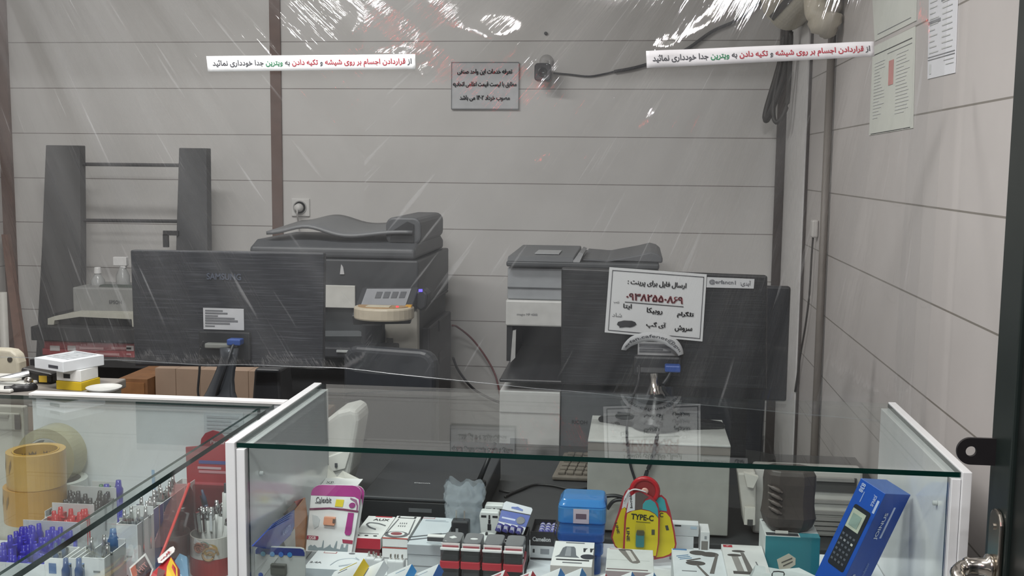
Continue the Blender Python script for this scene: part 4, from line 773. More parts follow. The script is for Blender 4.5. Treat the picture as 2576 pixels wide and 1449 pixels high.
# ================================================================ inside the front showcase
def mrot(a, b, c): return Matrix((a, b, c)).transposed().to_euler()
def carton(name, label, cat, u0, u1, vf, vb, Y, h, mats, fm=None, group=None, bev=.0006, body='carton'):
    """a box lying flat: front top edge at pixel row vf, back top edge at row vb, standing h high"""
    a, b = at(u0, vf, Y), at(u1, vf, Y); zt = (a.z+b.z)/2; h = h or zt-SH; d = atz((u0+u1)/2, vb, zt).y-Y; w = b.x-a.x
    s = thing(name, label, cat, ((a.x+b.x)/2, Y, zt-h), group=group)
    bm = nb(); bx(bm, -w/2, w/2, 0, d, 0, h, 0, fm); ob(body, bm, mats, s, bev=bev); return s, w, d, h
def top(s, name, poly, z, mat, t=.0005):
    bm = nb(); prism(bm, poly, 'z', z, z+t); return ob(name, bm, mat, s)
def front(s, name, poly, mat, y=0, t=.0005):
    bm = nb(); prism(bm, poly, 'y', y-t, y); return ob(name, bm, mat, s)
WB = M('#e6e6e5', .45, var=.02); GB = M('#c3c9cf', .45, var=.03); GREYINK = M('#6e7074', .6); DINK = M('#2f3033', .6); REDINK = M('#b02c3a', .5)
zsh = SH
# --- AUX carton and the one below it
s, w_, d_, h_ = carton('cable_box', 'white and red flat box printed AUX at the back of the front showcase', 'box', 885, 957, 1354, 1297, 1.92, .021, [WB, M('#b3263a', .45)], {'y-': 1})
txt('AUX', DINK, s, (.004, d_-.022, h_+.0006), .032, .012, (0, 0, 0), .02, 'printed_text')
top(s, 'red_tab', R4(-.012, .022, d_-.006, d_-.001), h_, REDINK)
bm = nb(); tube(bm, [(-.018, d_*.58, h_+.001), (-.014, d_*.66, h_+.001), (.004, d_*.64, h_+.001), (.020, d_*.56, h_+.001)], .0013, 5); tube(bm, [(-.018, d_*.58, h_+.001), (-.008, d_*.46, h_+.001), (.006, d_*.38, h_+.001)], .0016, 5); ob('printed_cable', bm, GREYINK, s)
for k in range(3): top(s, 'icon', ell(-.020+k*.017, .014, .004, .003, 10), h_, DINK)
top(s, 'printed_text', R4(-.02, .018, .024, .0265), h_, GREYINK)
zA = s.location.z
a, b = at(886, 1384, 1.925), at(955, 1384, 1.925)
s = thing('cable_box', 'dark red box directly under the box printed AUX', 'box', ((a.x+b.x)/2, 1.925, zsh)); bm = nb(); w2 = b.x-a.x; bx(bm, -w2/2, w2/2, 0, d_*.9, 0, zA-zsh-.0012); ob('carton', bm, M('#7c2230', .5), s, bev=.0006)
front(s, 'printed_text', R4(-.012, .02, .045, .052), M('#c9b9b5', .6)); front(s, 'printed_text', R4(.0, .03, .035, .040), M('#c9b9b5', .6))
# --- white box with a round coil picture, and the plain one below
s, w_, d_, h_ = carton('cable_box', 'white flat box with a round dark coil picture beside the AUX box', 'box', 962, 1026, 1353, 1297, 1.922, .018, [WB, WB], None)
top(s, 'coil_picture', ell(-.002, .018, .023, .018, 28), h_, M('#6b6c70', .5)); top(s, 'coil_hub', ell(-.002, .020, .016, .012, 24), h_+.0005, WB); top(s, 'coil_badge', ell(-.002, .020, .011, .008, 24), h_+.001, M('#8c4a50', .5))
top(s, 'coil_side', [(-.024, .02), (-.018, d_-.02), (-.016, d_-.02), (-.021, .024)], h_, M('#6b6c70', .5)); top(s, 'coil_side', [(.020, .02), (.015, d_-.02), (.017, d_-.02), (.023, .02)], h_, M('#6b6c70', .5))
top(s, 'label_window', R4(-.02, .016, d_-.014, d_-.003), h_, DINK); top(s, 'label_window', R4(-.016, .012, d_-.012, d_-.005), h_+.0005, WB)
for k in range(2): txt('IIII', GREYINK, s, (-.002, d_*.52+k*.016, h_+.0006), .014, .007, (0, 0, .05), .0, 'printed_text')
front(s, 'red_rule', R4(-w_/2, w_/2, h_-.002, h_), M('#c24538', .5)); zA = s.location.z; x_ = s.location.x
s = thing('cable_box', 'plain white box under the box with the coil picture', 'box', (x_-.001, 1.923, zsh)); bm = nb(); bx(bm, -w_/2, w_/2, 0, d_, 0, zA-zsh-.0012); ob('carton', bm, WB, s, bev=.0006)
hh = zA-zsh-.0012
front(s, 'red_rule', R4(-w_/2, w_/2, hh-.002, hh), M('#b5453c', .5)); front(s, 'seam', R4(-w_/2, w_/2, hh-.022, hh-.0205), M('#77787a', .5))
# --- pale grey jack cable box, two high
s, w_, d_, h_ = carton('cable_box', 'pale grey box with two dark jack plugs printed on top', 'box', 1024, 1110, 1371, 1300, 1.87, .019, [M('#cdd4da', .4, var=.03), M('#a9adb2', .45)], {'y-': 1})
for k in range(2):
    bm = nb(); y0 = .040+k*-.016; hexa(bm, [(-.036, y0-.006, h_), (.002, y0+.012, h_), (.004, y0+.015, h_), (-.036, y0-.002, h_)]+[(q[0], q[1], h_+.001) for q in ((-.036, y0-.006), (.002, y0+.012), (.004, y0+.015), (-.036, y0-.002))]); hexa(bm, [(.000, y0+.009, h_), (.020, y0+.019, h_), (.021, y0+.024, h_), (.0, y0+.017, h_)]+[(q[0], q[1], h_+.0012) for q in ((.0, y0+.009), (.020, y0+.019), (.021, y0+.024), (.0, y0+.017))]); hexa(bm, [(.020, y0+.020, h_), (.034, y0+.027, h_), (.034, y0+.0285, h_), (.020, y0+.022, h_)]+[(q[0], q[1], h_+.001) for q in ((.020, y0+.020), (.034, y0+.027), (.034, y0+.0285), (.020, y0+.022))]); ob('printed_jack', bm, M('#55585d', .5), s)
top(s, 'brand_box', R4(-.032, -.008, d_-.009, d_-.003), h_, M('#a86a6e', .5)); top(s, 'brand_box', R4(-.031, -.009, d_-.008, d_-.004), h_+.0005, M('#d4d8dc', .4))
for k in range(2): top(s, 'printed_text', R4(-.024, .016+.006*k, d_-.020-k*.005, d_-.0185-k*.005), h_, M('#9aa3ad', .5))
top(s, 'printed_text', R4(.002, .030, .012, .0135), h_, M('#8f969e', .5)); zA = s.location.z; x_ = s.location.x
s = thing('cable_box', 'pale grey box under the box with the jack plugs', 'box', (x_+.001, 1.872, zsh)); hh = zA-zsh-.001; bm = nb(); bx(bm, -w_/2, w_/2, 0, d_, 0, hh); ob('carton', bm, [M('#b3b7bb', .45)], s, bev=.0006)
front(s, 'seam', R4(-w_/2, w_/2, hh-.022, hh-.0205), M('#77797c', .5))
# loose torn wrapper on it
s = thing('torn_wrapper', 'small dark grey torn box flap lying on the jack cable box', 'wrapper', at(1102, 1352, 1.868)+Vector((.0, 0, 0))); bm = nb(); bx(bm, -.018, .016, -.012, .0, -.004, .004, 0); ob('flap', bm, M('#4a4a4e', .5), s, bev=.001); bm = nb(); bx(bm, -.0178, .0158, -.0125, -.0005, .0043, .006); ob('flap_top', bm, WB, s)
# --- flat white box below the pink card
s, w_, d_, h_ = carton('cable_box', 'white flat box with a pale curved cable picture in front of the pink topped card', 'box', 763, 898, 1432, 1386, 1.76, .0, [WB], None) if False else carton('cable_box', 'white flat box with a pale curved cable picture in front of the pink topped card', 'box', 763, 898, 1432, 1386, 1.76, None, [M('#dfe3e6', .4, var=.02), M('#bcc3c9', .45)], {'y-': 1})
bm = nb(); tube(bm, [(-.005, .018, h_), (.004, .045, h_), (.026, .055, h_), (.040, .048, h_), (.030, .060, h_)], .0011, 5); tube(bm, [(.012, .014, h_), (.035, .03, h_), (.05, .05, h_)], .0022, 5); ob('printed_cable', bm, M('#a9b0b8', .5), s)
top(s, 'brand_box', R4(-.034, -.010, d_-.012, d_-.004), h_, M('#a86a6e', .5)); top(s, 'brand_box', R4(-.0325, -.0115, d_-.011, d_-.005), h_+.0005, WB); top(s, 'oval_mark', ell(.018, d_-.008, .006, .004, 14), h_, GREYINK)
txt('2.4A', GREYINK, s, (-.034, .028, h_+.0006), .022, .008, (0, 0, 0), .02, 'printed_text')
# --- pink topped flash drive card
def card(name, label, cat, corners, Y, mat, thick=.004, dy=0.0, group=None, tilt=.0):
    """upright blister card; corners tl tr br bl in pixels, the top leaning back by tilt metres"""
    P = [at(u, v, Y+(tilt if k < 2 else 0)) for k, (u, v) in enumerate(corners)]; c = (P[2]+P[3])/2; s = thing(name, label, cat, c, group=group)
    def on(a, b, o=0): return (P[0]*(1-a)+P[1]*a)*(1-b)+(P[3]*(1-a)+P[2]*a)*b-Vector((0, o, 0))-c
    return s, on, P
def patch(s, name, on, pts, o, mat, t=.0008):
    bm = nb(); F = [bm.verts.new(on(a, b, o)) for a, b in pts]; B = [bm.verts.new(on(a, b, o-t)) for a, b in pts]; n = len(pts)
    bm.faces.new(F); bm.faces.new(B[::-1])
    for i in range(n): bm.faces.new((F[i], B[i], B[(i+1) % n], F[(i+1) % n]))
    return ob(name, bm, mat, s)
PINK = M('#a83b86', .35)
def flash_card(label, dx, Y, full):
    s, on, P = card('flash_drive_card', label, 'card', [(785+dx, 1219), (912+dx, 1222), (884+dx, 1392), (769+dx, 1386)], Y, WB, tilt=.035)
    sh = [(.0, 1), (.0, .16)]+[(.20-.20*math.cos(math.radians(t)), .13-.13*math.sin(math.radians(t))) for t in range(0, 91, 18)]+[(.80+.20*math.sin(math.radians(t)), .13-.13*math.cos(math.radians(t))) for t in range(0, 91, 18)]+[(1, .16), (1, 1)]
    patch(s, 'backing_card', on, sh, 0, M('#e9e9ea', .35), .0022)
    tb = [(.0, .16)]+[(.20-.20*math.cos(math.radians(t)), .13-.13*math.sin(math.radians(t))) for t in range(0, 91, 18)]+[(.80+.20*math.sin(math.radians(t)), .13-.13*math.cos(math.radians(t))) for t in range(0, 91, 18)]+[(1, .30), (.97, .20), (.88, .165)]
    patch(s, 'pink_header', on, tb, .0008, PINK)
    if not full: return s
    fr = frame(P[1]-P[0], P[0]-P[3]); W0 = (P[2]-P[3]).length; c = s.location
    txt('Calexbit', M('#38363c', .5), s, on(.27, .225, .0014), W0*.34, .011, fr, .015, 'brand_lettering')
    patch(s, 'printed_text', on, [(.10, .265), (.22, .268), (.22, .28), (.10, .277)], .0012, GREYINK)
    patch(s, 'price_sticker', on, [(.52, .21), (.68, .215), (.67, .32), (.51, .315)], .0014, M('#e5d03a', .5))
    patch(s, 'wavy_band', on, [(0, .355), (.4, .335), (.7, .345), (1, .37), (1, .395), (.7, .372), (.4, .36), (0, .385)], .0012, M('#7c3a5c', .4))
    patch(s, 'side_band', on, [(.80, .18), (.93, .21), (.985, .30), (.985, .38), (.955, .38), (.95, .30), (.90, .24), (.80, .20)], .0012, M('#9a6a8a', .4))
    o = patch(s, 'flash_drive', on, [(.33, .47), (.56, .475), (.56, .59), (.33, .58)], .006, M('#e3a183', .35), .006)
    patch(s, 'drive_plug', on, [(.52, .49), (.575, .495), (.575, .55), (.52, .545)], .0075, M('#6d5a54', .4), .003)
    patch(s, 'pink_strip', on, [(.80, .40), (.92, .405), (.93, .70), (.90, .735), (.82, .73), (.79, .70)], .002, PINK); patch(s, 'pink_key', on, ([(.86+.065*math.cos(t*.5236), .29+.04*math.sin(t*.5236)) for t in range(12)]), .002, M('#9a3f80', .4))
    patch(s, 'capacity_tag', on, [(.0, .765), (.24, .77), (.25, .80), (.23, .825), (.0, .82)], .0012, M('#a03450', .5)); txt('32GB', M('#efe6e8', .5), s, on(.115, .795, .0016), W0*.16, .0055, fr, .02, 'printed_text')
    patch(s, 'capacity_tag', on, [(.76, .80), (.99, .81), (.99, .86), (.78, .85)], .0012, M('#a03450', .5))
    sky = [(.05, .98), (.05, .93), (.10, .90), (.14, .92), (.18, .90), (.25, .94), (.34, .93), (.355, .83), (.37, .83), (.38, .95), (.46, .92), (.52, .88), (.54, .92), (.60, .94), (.64, .83), (.66, .83), (.66, .94), (.74, .95), (.76, .87), (.80, .87), (.81, .92), (.85, .92), (.86, .87), (.90, .87), (.91, .98)]
    patch(s, 'printed_skyline', on, sky, .0012, M('#8e9aa0', .5))
    patch(s, 'ghost_print', on, [(.06, .45), (.18, .47), (.24, .52), (.22, .62), (.14, .66), (.10, .60)], .0011, M('#cdd1d4', .5))
    return s
flash_card('white flash drive blister card with a pink header leaning in the front showcase', 0, 1.90, True)
flash_card('second pink topped card just behind the flash drive card', 8, 1.912, False)
# --- papers behind it
def leaf(name, label, cat, pts, mat, t=.0015, xl=None):
    P = [at(u, v, min(y, atx(u, v, xl).y) if xl else y) for u, v, y in pts]; c = sum(P, Vector())/len(P); s = thing(name, label, cat, c); bm = nb(); F = [bm.verts.new(q-c) for q in P]; B = [bm.verts.new(q-c+(Vector((-t, 0, 0)) if xl else Vector((0, t, -t)))) for q in P]; n = len(P)
    bm.faces.new(F); bm.faces.new(B[::-1])
    for i in range(n): bm.faces.new((F[i], B[i], B[(i+1) % n], F[(i+1) % n]))
    ob('sheet', bm, mat, s); return s, P
s, P = leaf('leaflet', 'white printed leaflet lying tilted above the pink topped card', 'leaflet', [(803, 1226, 2.03), (896, 1226, 2.03), (913, 1205, 2.085), (820, 1202, 2.085)], M('#dcdcdb', .5))
txt('XP', DINK, s, P[0].lerp(P[2], .38)-s.location+Vector((-.012, -.003, .004)), .016, .006, (.5, 0, 0), .01, 'printed_text')
s, P = leaf('torn_paper', 'torn white paper scrap with a brown stain standing behind the leaflet', 'paper', [(820, 1202, 2.092), (870, 1204, 2.092), (905, 1205, 2.09), (862, 1184, 2.10), (848, 1200, 2.098), (828, 1170, 2.10), (818, 1172, 2.10)], M('#d9d6ce', .6))
# --- blue SD card blister fan and the front blister
s0 = None
for k, (hexc, pts, lab) in enumerate((('#b5794a', [(737, 1290, 2.0), (768, 1252, 2.05), (774, 1300, 2.02), (770, 1392, 1.93), (742, 1388, 1.93)], 'orange brown card standing behind the blue cards in the corner of the front showcase'),
        ('#a9453f', [(742, 1262, 2.06), (767, 1252, 2.065), (769, 1296, 2.06), (752, 1306, 2.055)], 'red tipped card behind the orange brown card'),
        ('#5b4638', [(714, 1292, 2.03), (742, 1264, 2.055), (756, 1290, 2.04), (740, 1330, 2.0)], 'dark brown card between the red tipped card and the blue cards'),
        ('#c9c6c0', [(713, 1360, 1.93), (742, 1330, 1.96), (744, 1386, 1.91), (722, 1384, 1.90)], 'pale printed card below the blue cards in the corner'))):
    s, P = leaf('blister_card', lab, 'card', pts, M(hexc, .4, var=.1), .0015, xl=(-.609, -.613, -.611, -.606)[k])
for k in range(4):
    dx, dy = -6*k, 7*k-6; yy = 1.98-.022*k
    s, P = leaf('memory_card_pack', ('blue memory card pack, backmost of the fan of four', 'blue memory card pack, third from the front of the fan', 'blue memory card pack, second from the front of the fan', 'frontmost blue memory card pack of the fan with white lettering')[k], 'card', [(641+dx*.3, 1371+dy*.2, yy-.03), (690+dx, 1322+dy, yy), (741+dx*.4, 1289+dy, yy+.02), (741+dx*.5, 1330+dy, yy+.01), (712+dx*.3, 1362+dy*.5, yy-.02), (690, 1384, yy-.04)], M(('#1f3a86', '#2a4fa3', '#23459a', '#2b469c')[k], .3, var=.12), .0022, xl=-.603+.0035*k)
    s['group'] = 'blue memory card packs'
fr = frame(at(738, 1320, 1.93)-at(700, 1352, 1.915), Vector((-.3, .3, 1)))
txt('KARITY', M('#9fb0dc', .5), s, atx(722, 1333, -.5905)-s.location, .042, .010, frame(atx(738, 1318, -.59)-atx(706, 1346, -.59), (0, 0, 1)), .01, 'printed_text')
P = [(641, 1520), (641, 1384), (646, 1377), (653, 1375), (755, 1379), (763, 1382), (767, 1390), (767, 1520)]
c = at(700, 1449, 1.668); s = thing('card_reader_pack', 'grey blister pack with a blue header and four round icons at the front left', 'card', (c.x, 1.668, SH))
bm = nb(); pts = [(at(u, v, 1.668).x, at(u, v, 1.668).z) for u, v in P]; pts[0] = (pts[0][0], SH+.001); pts[-1] = (pts[-1][0], SH+.001); prism(bm, pts, 'y', 1.668, 1.673); wp('backing_card', bm, M('#bfc2c1', .4), s)
bm = nb(); pprism(bm, [(642.5, 1393), (642.5, 1384), (647, 1378), (653, 1376.5), (755, 1380.5), (762, 1383), (766, 1391), (766, 1399)], 1.667, .0008); wp('blue_header', bm, M('#26357f', .35), s)
for k, u in enumerate((662, 685, 707, 729)):
    q = at(u, 1393+k*.8, 1.666); bm = nb(); lathe(bm, [(.0042, 0), (.0042, -.0006)], q, 'y', 16); wp('round_icon', bm, M(('#5fa6c6', '#6f9fd0', '#3f6fc0', '#3a86c8')[k], .4), s)
bm = nb(); pb(bm, 680, 1422, 718, 1446, 1.659, .008); wp('card_reader', bm, M('#63645f', .35), s, bev=.001); bm = nb(); pb(bm, 684, 1424, 716, 1428, 1.6585, .001); wp('reader_slot', bm, M('#4a4b48', .4), s)
bm = nb(); q = at(656, 1446, 1.666); lathe(bm, [(.004, 0), (.004, -.0006)], q, 'y', 14); wp('round_icon', bm, M('#4a63b0', .4), s)
bm = nb(); pprism(bm, [(700, 1401), (664, 1449), (648, 1449), (676, 1400)], 1.6668, .0006); wp('pale_stripe', bm, M('#cdd0cf', .4), s)
# --- tilted white boxes with coloured ends along the front edge
def tent(label, u, v, Y, sc, endcol, face='#e2e4e6', marks=None):
    P = at(u, v, Y); a = Vector((-.8495, .2022, -.4874)); b = Vector((.5176, .1396, -.8442)); c = Vector((-.1026, -.9694, -.2232))
    s = thing('tilted_box', label, 'box', P, rot=mrot(a, b, c), group='tilted boxes along the front edge')
    bm = nb(); la = .060*sc; bx(bm, 0, la, 0, .016*sc, 0, .055, 0, {'x-': 1}); ob('carton', bm, [M(face, .45, var=.02), M(endcol, .45, var=.04)], s, bev=.0005)
    for k, (x0, x1, y0, y1, m_) in enumerate(marks or ()):
        bm = nb(); bx(bm, x0, x1, -.0006, 0, y0, y1); ob('printed_text', bm, m_, s)
    return s
YI = M('#b9a93a', .5)
tent('tilted white box with a yellow end at the front edge', 915, 1404, 1.735, 1.1, '#d2b429', marks=((.012, .05, .006, .008, YI), (.03, .05, .014, .016, GREYINK)))
tent('tilted plain white box right of the yellow ended box', 966, 1409, 1.735, 1.0, '#c9cdd2')
tent('tilted white box with a bright blue end left of the red cases', 1036, 1418, 1.715, 1.0, '#2f86c9', marks=((.01, .03, .01, .012, M('#9fb6c9', .5)),))
tent('tilted white box with a deep blue end touching the red cases', 1104, 1418, 1.715, 1.0, '#2a62ac', marks=((.02, .05, .01, .012, M('#b3bcc6', .5)),))
tent('tilted white box with a red end in front of the third red case', 1271, 1433, 1.715, .95, '#b02a3a', marks=((.006, .03, .006, .012, M('#b5606a', .5)),))
tent('tilted white box with a red end in front of the fourth red case', 1340, 1435, 1.715, .95, '#a5283a', marks=((.006, .03, .006, .012, M('#b5606a', .5)),))
tent('tilted white box with a blue end in front of the earphone box, left one', 1410, 1428, 1.715, .95, '#2b74b8')
tent('tilted white box with a blue end in front of the earphone box, right one', 1464, 1428, 1.715, .95, '#3579b5')
tent('tilted white box with a blue end in front of the ring picture box', 1590, 1437, 1.712, .95, '#2b74b8')
tent('tilted white box at the right of the ring picture box', 1645, 1439, 1.712, .95, '#5a8fc0')
tent('tilted white box with a red end just left of the ring picture box', 1524, 1442, 1.712, .9, '#b5404a')
# --- sleeping adapters sticking up behind the tilted boxes
for k, (u, v) in enumerate(((930, 1404), (948, 1408), (985, 1411), (1003, 1412))):
    p = at(u, v, 1.80); s = thing('plug_adapter', ('small white plug right behind the yellow ended box', 'small white plug with dark pin beside the dark red box', 'small white plug behind the plain tilted box', 'small white plug left of the blue ended box')[k], 'plug', (p.x, 1.80, SH), group='small white plugs behind the tilted boxes')
    bm = nb(); bx(bm, -.009, .009, 0, .022, 0, p.z-SH); ob('body', bm, M('#d6d8da', .4), s, bev=.003)
    for xx in (-.004, .004):
        bm = nb(); bx(bm, xx-.0012, xx+.0012, .009, .013, p.z-SH, p.z-SH+.008); ob('pin', bm, CHROME, s)
# --- clear plastic bag with a black charger in front
c = at(1166, 1290, 2.03); s = thing('plastic_bag', 'crumpled clear plastic bag standing at the back of the front showcase', 'bag', (c.x, 2.04, SH))
zt = at(1170, 1212, 2.04).z-SH; bm = nb(); n = 40
def bag(a, b):
    th = a*2*math.pi; z = b*zt; prof = .030+.006*math.sin(b*3)+(.004 if b > .7 else 0)
    q = Vector((math.cos(th), math.sin(th), b*3)); k = 1+.16*noise.noise(q*2.3)+.10*noise.noise(q*6)
    zz = z+(b**4)*.014*noise.noise(Vector((math.cos(th)*2, math.sin(th)*2, 7)))
    return Vector((math.cos(th)*prof*k*1.05, math.sin(th)*prof*.62*k, zz))
grid(bm, bag, n, 26); bmesh.ops.remove_doubles(bm, verts=bm.verts, dist=1e-5); ob('film', bm, BAG, s, smooth=True)
p = at(1159, 1356, 1.985); q = at(1159, 1307, 1.985)
s = thing('wall_charger', 'black wall charger with metal prongs upright in front of the clear bag', 'charger', (p.x, 1.985, SH))
hh = q.z-SH; bm = nb(); bx(bm, -.017, .017, -.012, .012, 0, hh); ob('body', bm, M('#2b2c30', .35), s, bev=.003)
for xx in (-.0105, .0055):
    bm = nb(); bx(bm, xx, xx+.003, -.001, .001, hh, hh+.018); ob('prong', bm, CHROME, s)
bm = nb(); bx(bm, -.008, -.003, -.0126, -.012, hh-.028, hh-.014); ob('printed_mark', bm, M('#9a9ca0', .5), s)
bm = nb(); bx(bm, -.016, .016, -.0124, -.0115, hh-.037, hh-.035); ob('ridge', bm, M('#47484c', .4), s)
# --- clear cases with red bases
CASE = clear('#c2c4c7', .05, .06, '#cfd2d5')
def earphone_case(k, u, lower):
    Y = 1.80 if not lower else 1.815; a = at(u, 1431 if not lower else 1452, Y); w2 = .0348
    s = thing('earphone_case', '', 'case', (a.x+w2/2, Y, 0), group='clear topped red earphone cases')
    v = k*3; zt = at(u, 1379+v, Y).z; zb_ = at(u, 1430+v, Y).z if not lower else SH; zt = zt if not lower else at(u, 1430+v, 1.80).z-.0012
    s.location.z = zb_; h = zt-zb_; rb = .0145 if not lower else max(.01, h-.022)
    bm = nb(); bx(bm, -w2/2, w2/2, 0, .070, 0, rb); ob('base', bm, M('#b3303c', .35) if not lower else M('#2a2528', .5), s, bev=.002)
    bm = nb(); bx(bm, -w2/2+.003, w2/2-.003, .003, .066, rb, rb+.011); ob('foam_insert', bm, M('#2a2b2e', .6), s, bev=.002)
    bm = nb(); prism(bm, rrect(-w2/2+.0005, w2/2-.0005, .0005, .030, .004), 'z', rb, h-.003); ob('clear_lid', bm, CASE, s)
    bm = nb(); prism(bm, rrect(-w2/2, w2/2, 0, .007, .003), 'z', h-.0029, h); ob('white_rim', bm, M('#dcdcdc', .35), s)
    if not lower:
        bm = nb(); bx(bm, -w2/2+.001, w2/2-.001, .0105, .014, h-.004, h+.0055); ob('label_band', bm, M('#dcd3d3', .5), s)
        bm = nb(); bx(bm, -w2/2+.003, w2/2-.003, .0098, .0106, h-.003, h+.0025); ob('red_print', bm, M('#b06068', .5), s)
        bm = nb(); prism(bm, rrect(-w2/2+.001, w2/2-.001, .0145, .066, .008), 'z', h-.012, h+.008); ob('clear_cover', bm, M('#77787b', .2), s, bev=.002)
        if k < 2:
            top(s, 'price_sticker', [(-.007, .036), (.0, .029), (.008, .035), (.001, .044)] if k == 0 else ell(.002, .033, .007, .004, 12), h+.008, M('#e3e3e3', .5))
    s['label'] = (('clear topped red earphone case, leftmost of the upper row of four', 'second clear topped red earphone case from the left in the upper row', 'third clear topped red earphone case from the left in the upper row', 'rightmost clear topped red earphone case beside the bare shelf'), ('black fronted case under the leftmost red earphone case', 'black fronted case under the second red earphone case', 'black fronted case under the third red earphone case', 'black fronted case under the rightmost red earphone case'))[lower][k]
    return s
for k, u in enumerate((1106, 1158, 1212, 1265)): earphone_case(k, u, 0); earphone_case(k, u+1, 1)
# --- white travel adapters
def adapter(label, u, v, Y, sc=1.0):
    p = at(u, v, Y); s = thing('travel_adapter', label, 'adapter', (p.x, Y, SH), group='white travel adapters'); zc = p.z-SH
    bm = nb(); prism(bm, [(x, z+zc) for x, z in [(-.017, -.020), (-.012, -.026), (.012, -.026), (.017, -.020), (.020, .012), (.018, .022), (-.018, .022), (-.020, .012)]], 'y', 0, .022); ob('socket_face', bm, M('#d9dcdb', .35), s, bev=.003, seg=3)
    bm = nb(); lathe(bm, [(.018, 0), (.019, .01), (.017, zc-.024)], (0, .014, 0), 'z', 18); ob('plug_base', bm, M('#c9cccb', .4), s, smooth=True)
    for x, z, w2, h2 in ((-.011, .013, .005, .002), (.011, .013, .005, .002), (0, .012, .0016, .004), (0, .003, .0022, .004), (0, -.008, .0035, .006)):
        bm = nb(); bx(bm, x-w2, x+w2, -.0006, .0, zc+z-h2, zc+z+h2); ob('socket_hole', bm, M('#232427', .5), s)
adapter('white travel adapter at the back, half behind the blue battery card', 1243, 1298, 2.035); adapter('white travel adapter with dark socket holes in front of the blue battery card', 1231, 1316, 1.985)
p = at(1224, 1345, 1.93); s = thing('plug_adapter', 'round white plug face down behind the red earphone cases', 'plug', (p.x, 1.93, SH)); hh = p.z-SH; bm = nb(); lathe(bm, [(.019, 0), (.021, hh-.008), (.019, hh-.002), (.014, hh)], (0, 0, 0), 'z', 24); ob('body', bm, M('#d3d6d5', .35), s, smooth=True)
bm = nb(); bx(bm, -.002, .002, -.004, .004, hh, hh+.004); ob('pin', bm, DINK, s)
# --- battery cards and battery box
s, on, P = card('battery_card', 'tilted blue and white battery card with a coin cell print', 'card', [(1268, 1260), (1341, 1279), (1316, 1345), (1247, 1336)], 1.955, WB, tilt=.03)
patch(s, 'backing_card', on, [(0, 1), (0.02, .06), (.08, 0), (.95, 0), (1, .06), (1, 1)], 0, M('#dcdfe6', .4), .002)
patch(s, 'blue_panel', on, [(0, .30), (1, .27), (1, .72), (0, .66)], .0009, M('#4a5fb0', .4)); patch(s, 'dark_rule', on, [(0, .27), (1, .24), (1, .27), (0, .30)], .001, M('#33353a', .5))
patch(s, 'hang_hole', on, [(.30, .12), (.42, .10), (.50, .07), (.58, .10), (.70, .13), (.70, .18), (.30, .17)], .0009, M('#6d7fbf', .5))
patch(s, 'coin_cell', on, [(.74+.15*math.cos(t*.5236), .50+.13*math.sin(t*.5236)) for t in range(12)], .003, M('#6d6f75', .3), .002)
patch(s, 'printed_text', on, [(.08, .50), (.56, .50), (.56, .56), (.08, .55)], .0014, M('#cfd6f0', .5))
for k in range(4):
    a, b = on(.12+k*.235, .72, .005), on(.08+k*.24, .98, .005); bm = nb(); tube(bm, [a, b], .0062, 10, k=1); o = ob('battery', bm, M('#4b4a8c', .35), s, smooth=True)
    bm = nb(); m_ = a.lerp(b, .4); bx(bm, m_.x-.004, m_.x+.003, m_.y-.0068, m_.y-.005, m_.z-.006, m_.z+.005); ob('printed_mark', bm, M('#c9c9dd', .5), s)
a, b = at(1246, 1344, 1.945), at(1326, 1344, 1.945)
s = thing('battery_box', 'black battery display box under the tilted blue battery card', 'box', ((a.x+b.x)/2, 1.945, SH)); w2 = b.x-a.x; hh = a.z-SH
bm = nb(); bx(bm, -w2/2, w2/2, 0, .002, 0, hh); bx(bm, -w2/2, w2/2, .05, .052, 0, hh); bx(bm, -w2/2, -w2/2+.002, .002, .05, 0, hh); bx(bm, w2/2-.002, w2/2, .002, .05, 0, hh); bx(bm, -w2/2, w2/2, .002, .05, 0, .012); ob('tray', bm, M('#232326', .45), s)
txt('Camelion', M('#d5d5d6', .5), s, (.004, -.0004, hh-.012), w2*.62, .008, name='brand_lettering', bold=.03)
a, b = at(1334, 1337, 2.0), at(1394, 1338, 2.0); zb2 = SH
s = thing('battery_box', 'black and white battery box with loose blue batteries beside the blue case', 'box', ((a.x+b.x)/2, 2.0, SH)); w2 = b.x-a.x; hh = a.z-SH; bk = .075
bm = nb(); bx(bm, -w2/2, w2/2, 0, .002, 0, hh); bx(bm, -w2/2, w2/2, bk, bk+.002, 0, hh); bx(bm, -w2/2, -w2/2+.002, .002, bk, 0, hh); bx(bm, w2/2-.002, w2/2, .002, bk, 0, hh); bx(bm, -w2/2+.002, w2/2-.002, .002, bk, 0, hh-.012); ob('tray', bm, M('#2b2a2d', .45), s)
front(s, 'white_panel', R4(-w2/2, w2/2, .004, hh*.50), M('#d0d1d3', .45)); front(s, 'barcode', R4(-.003, .014, .012, hh*.40), M('#8b8d92', .5), -.0005); front(s, 'printed_mark', R4(-.018, -.014, .014, hh*.38), DINK, -.0005)
txt('Camelion', M('#d5d5d6', .5), s, (-.001, -.0004, hh*.74), w2*.76, .009, name='brand_lettering', bold=.03)
loc = s.location.copy()
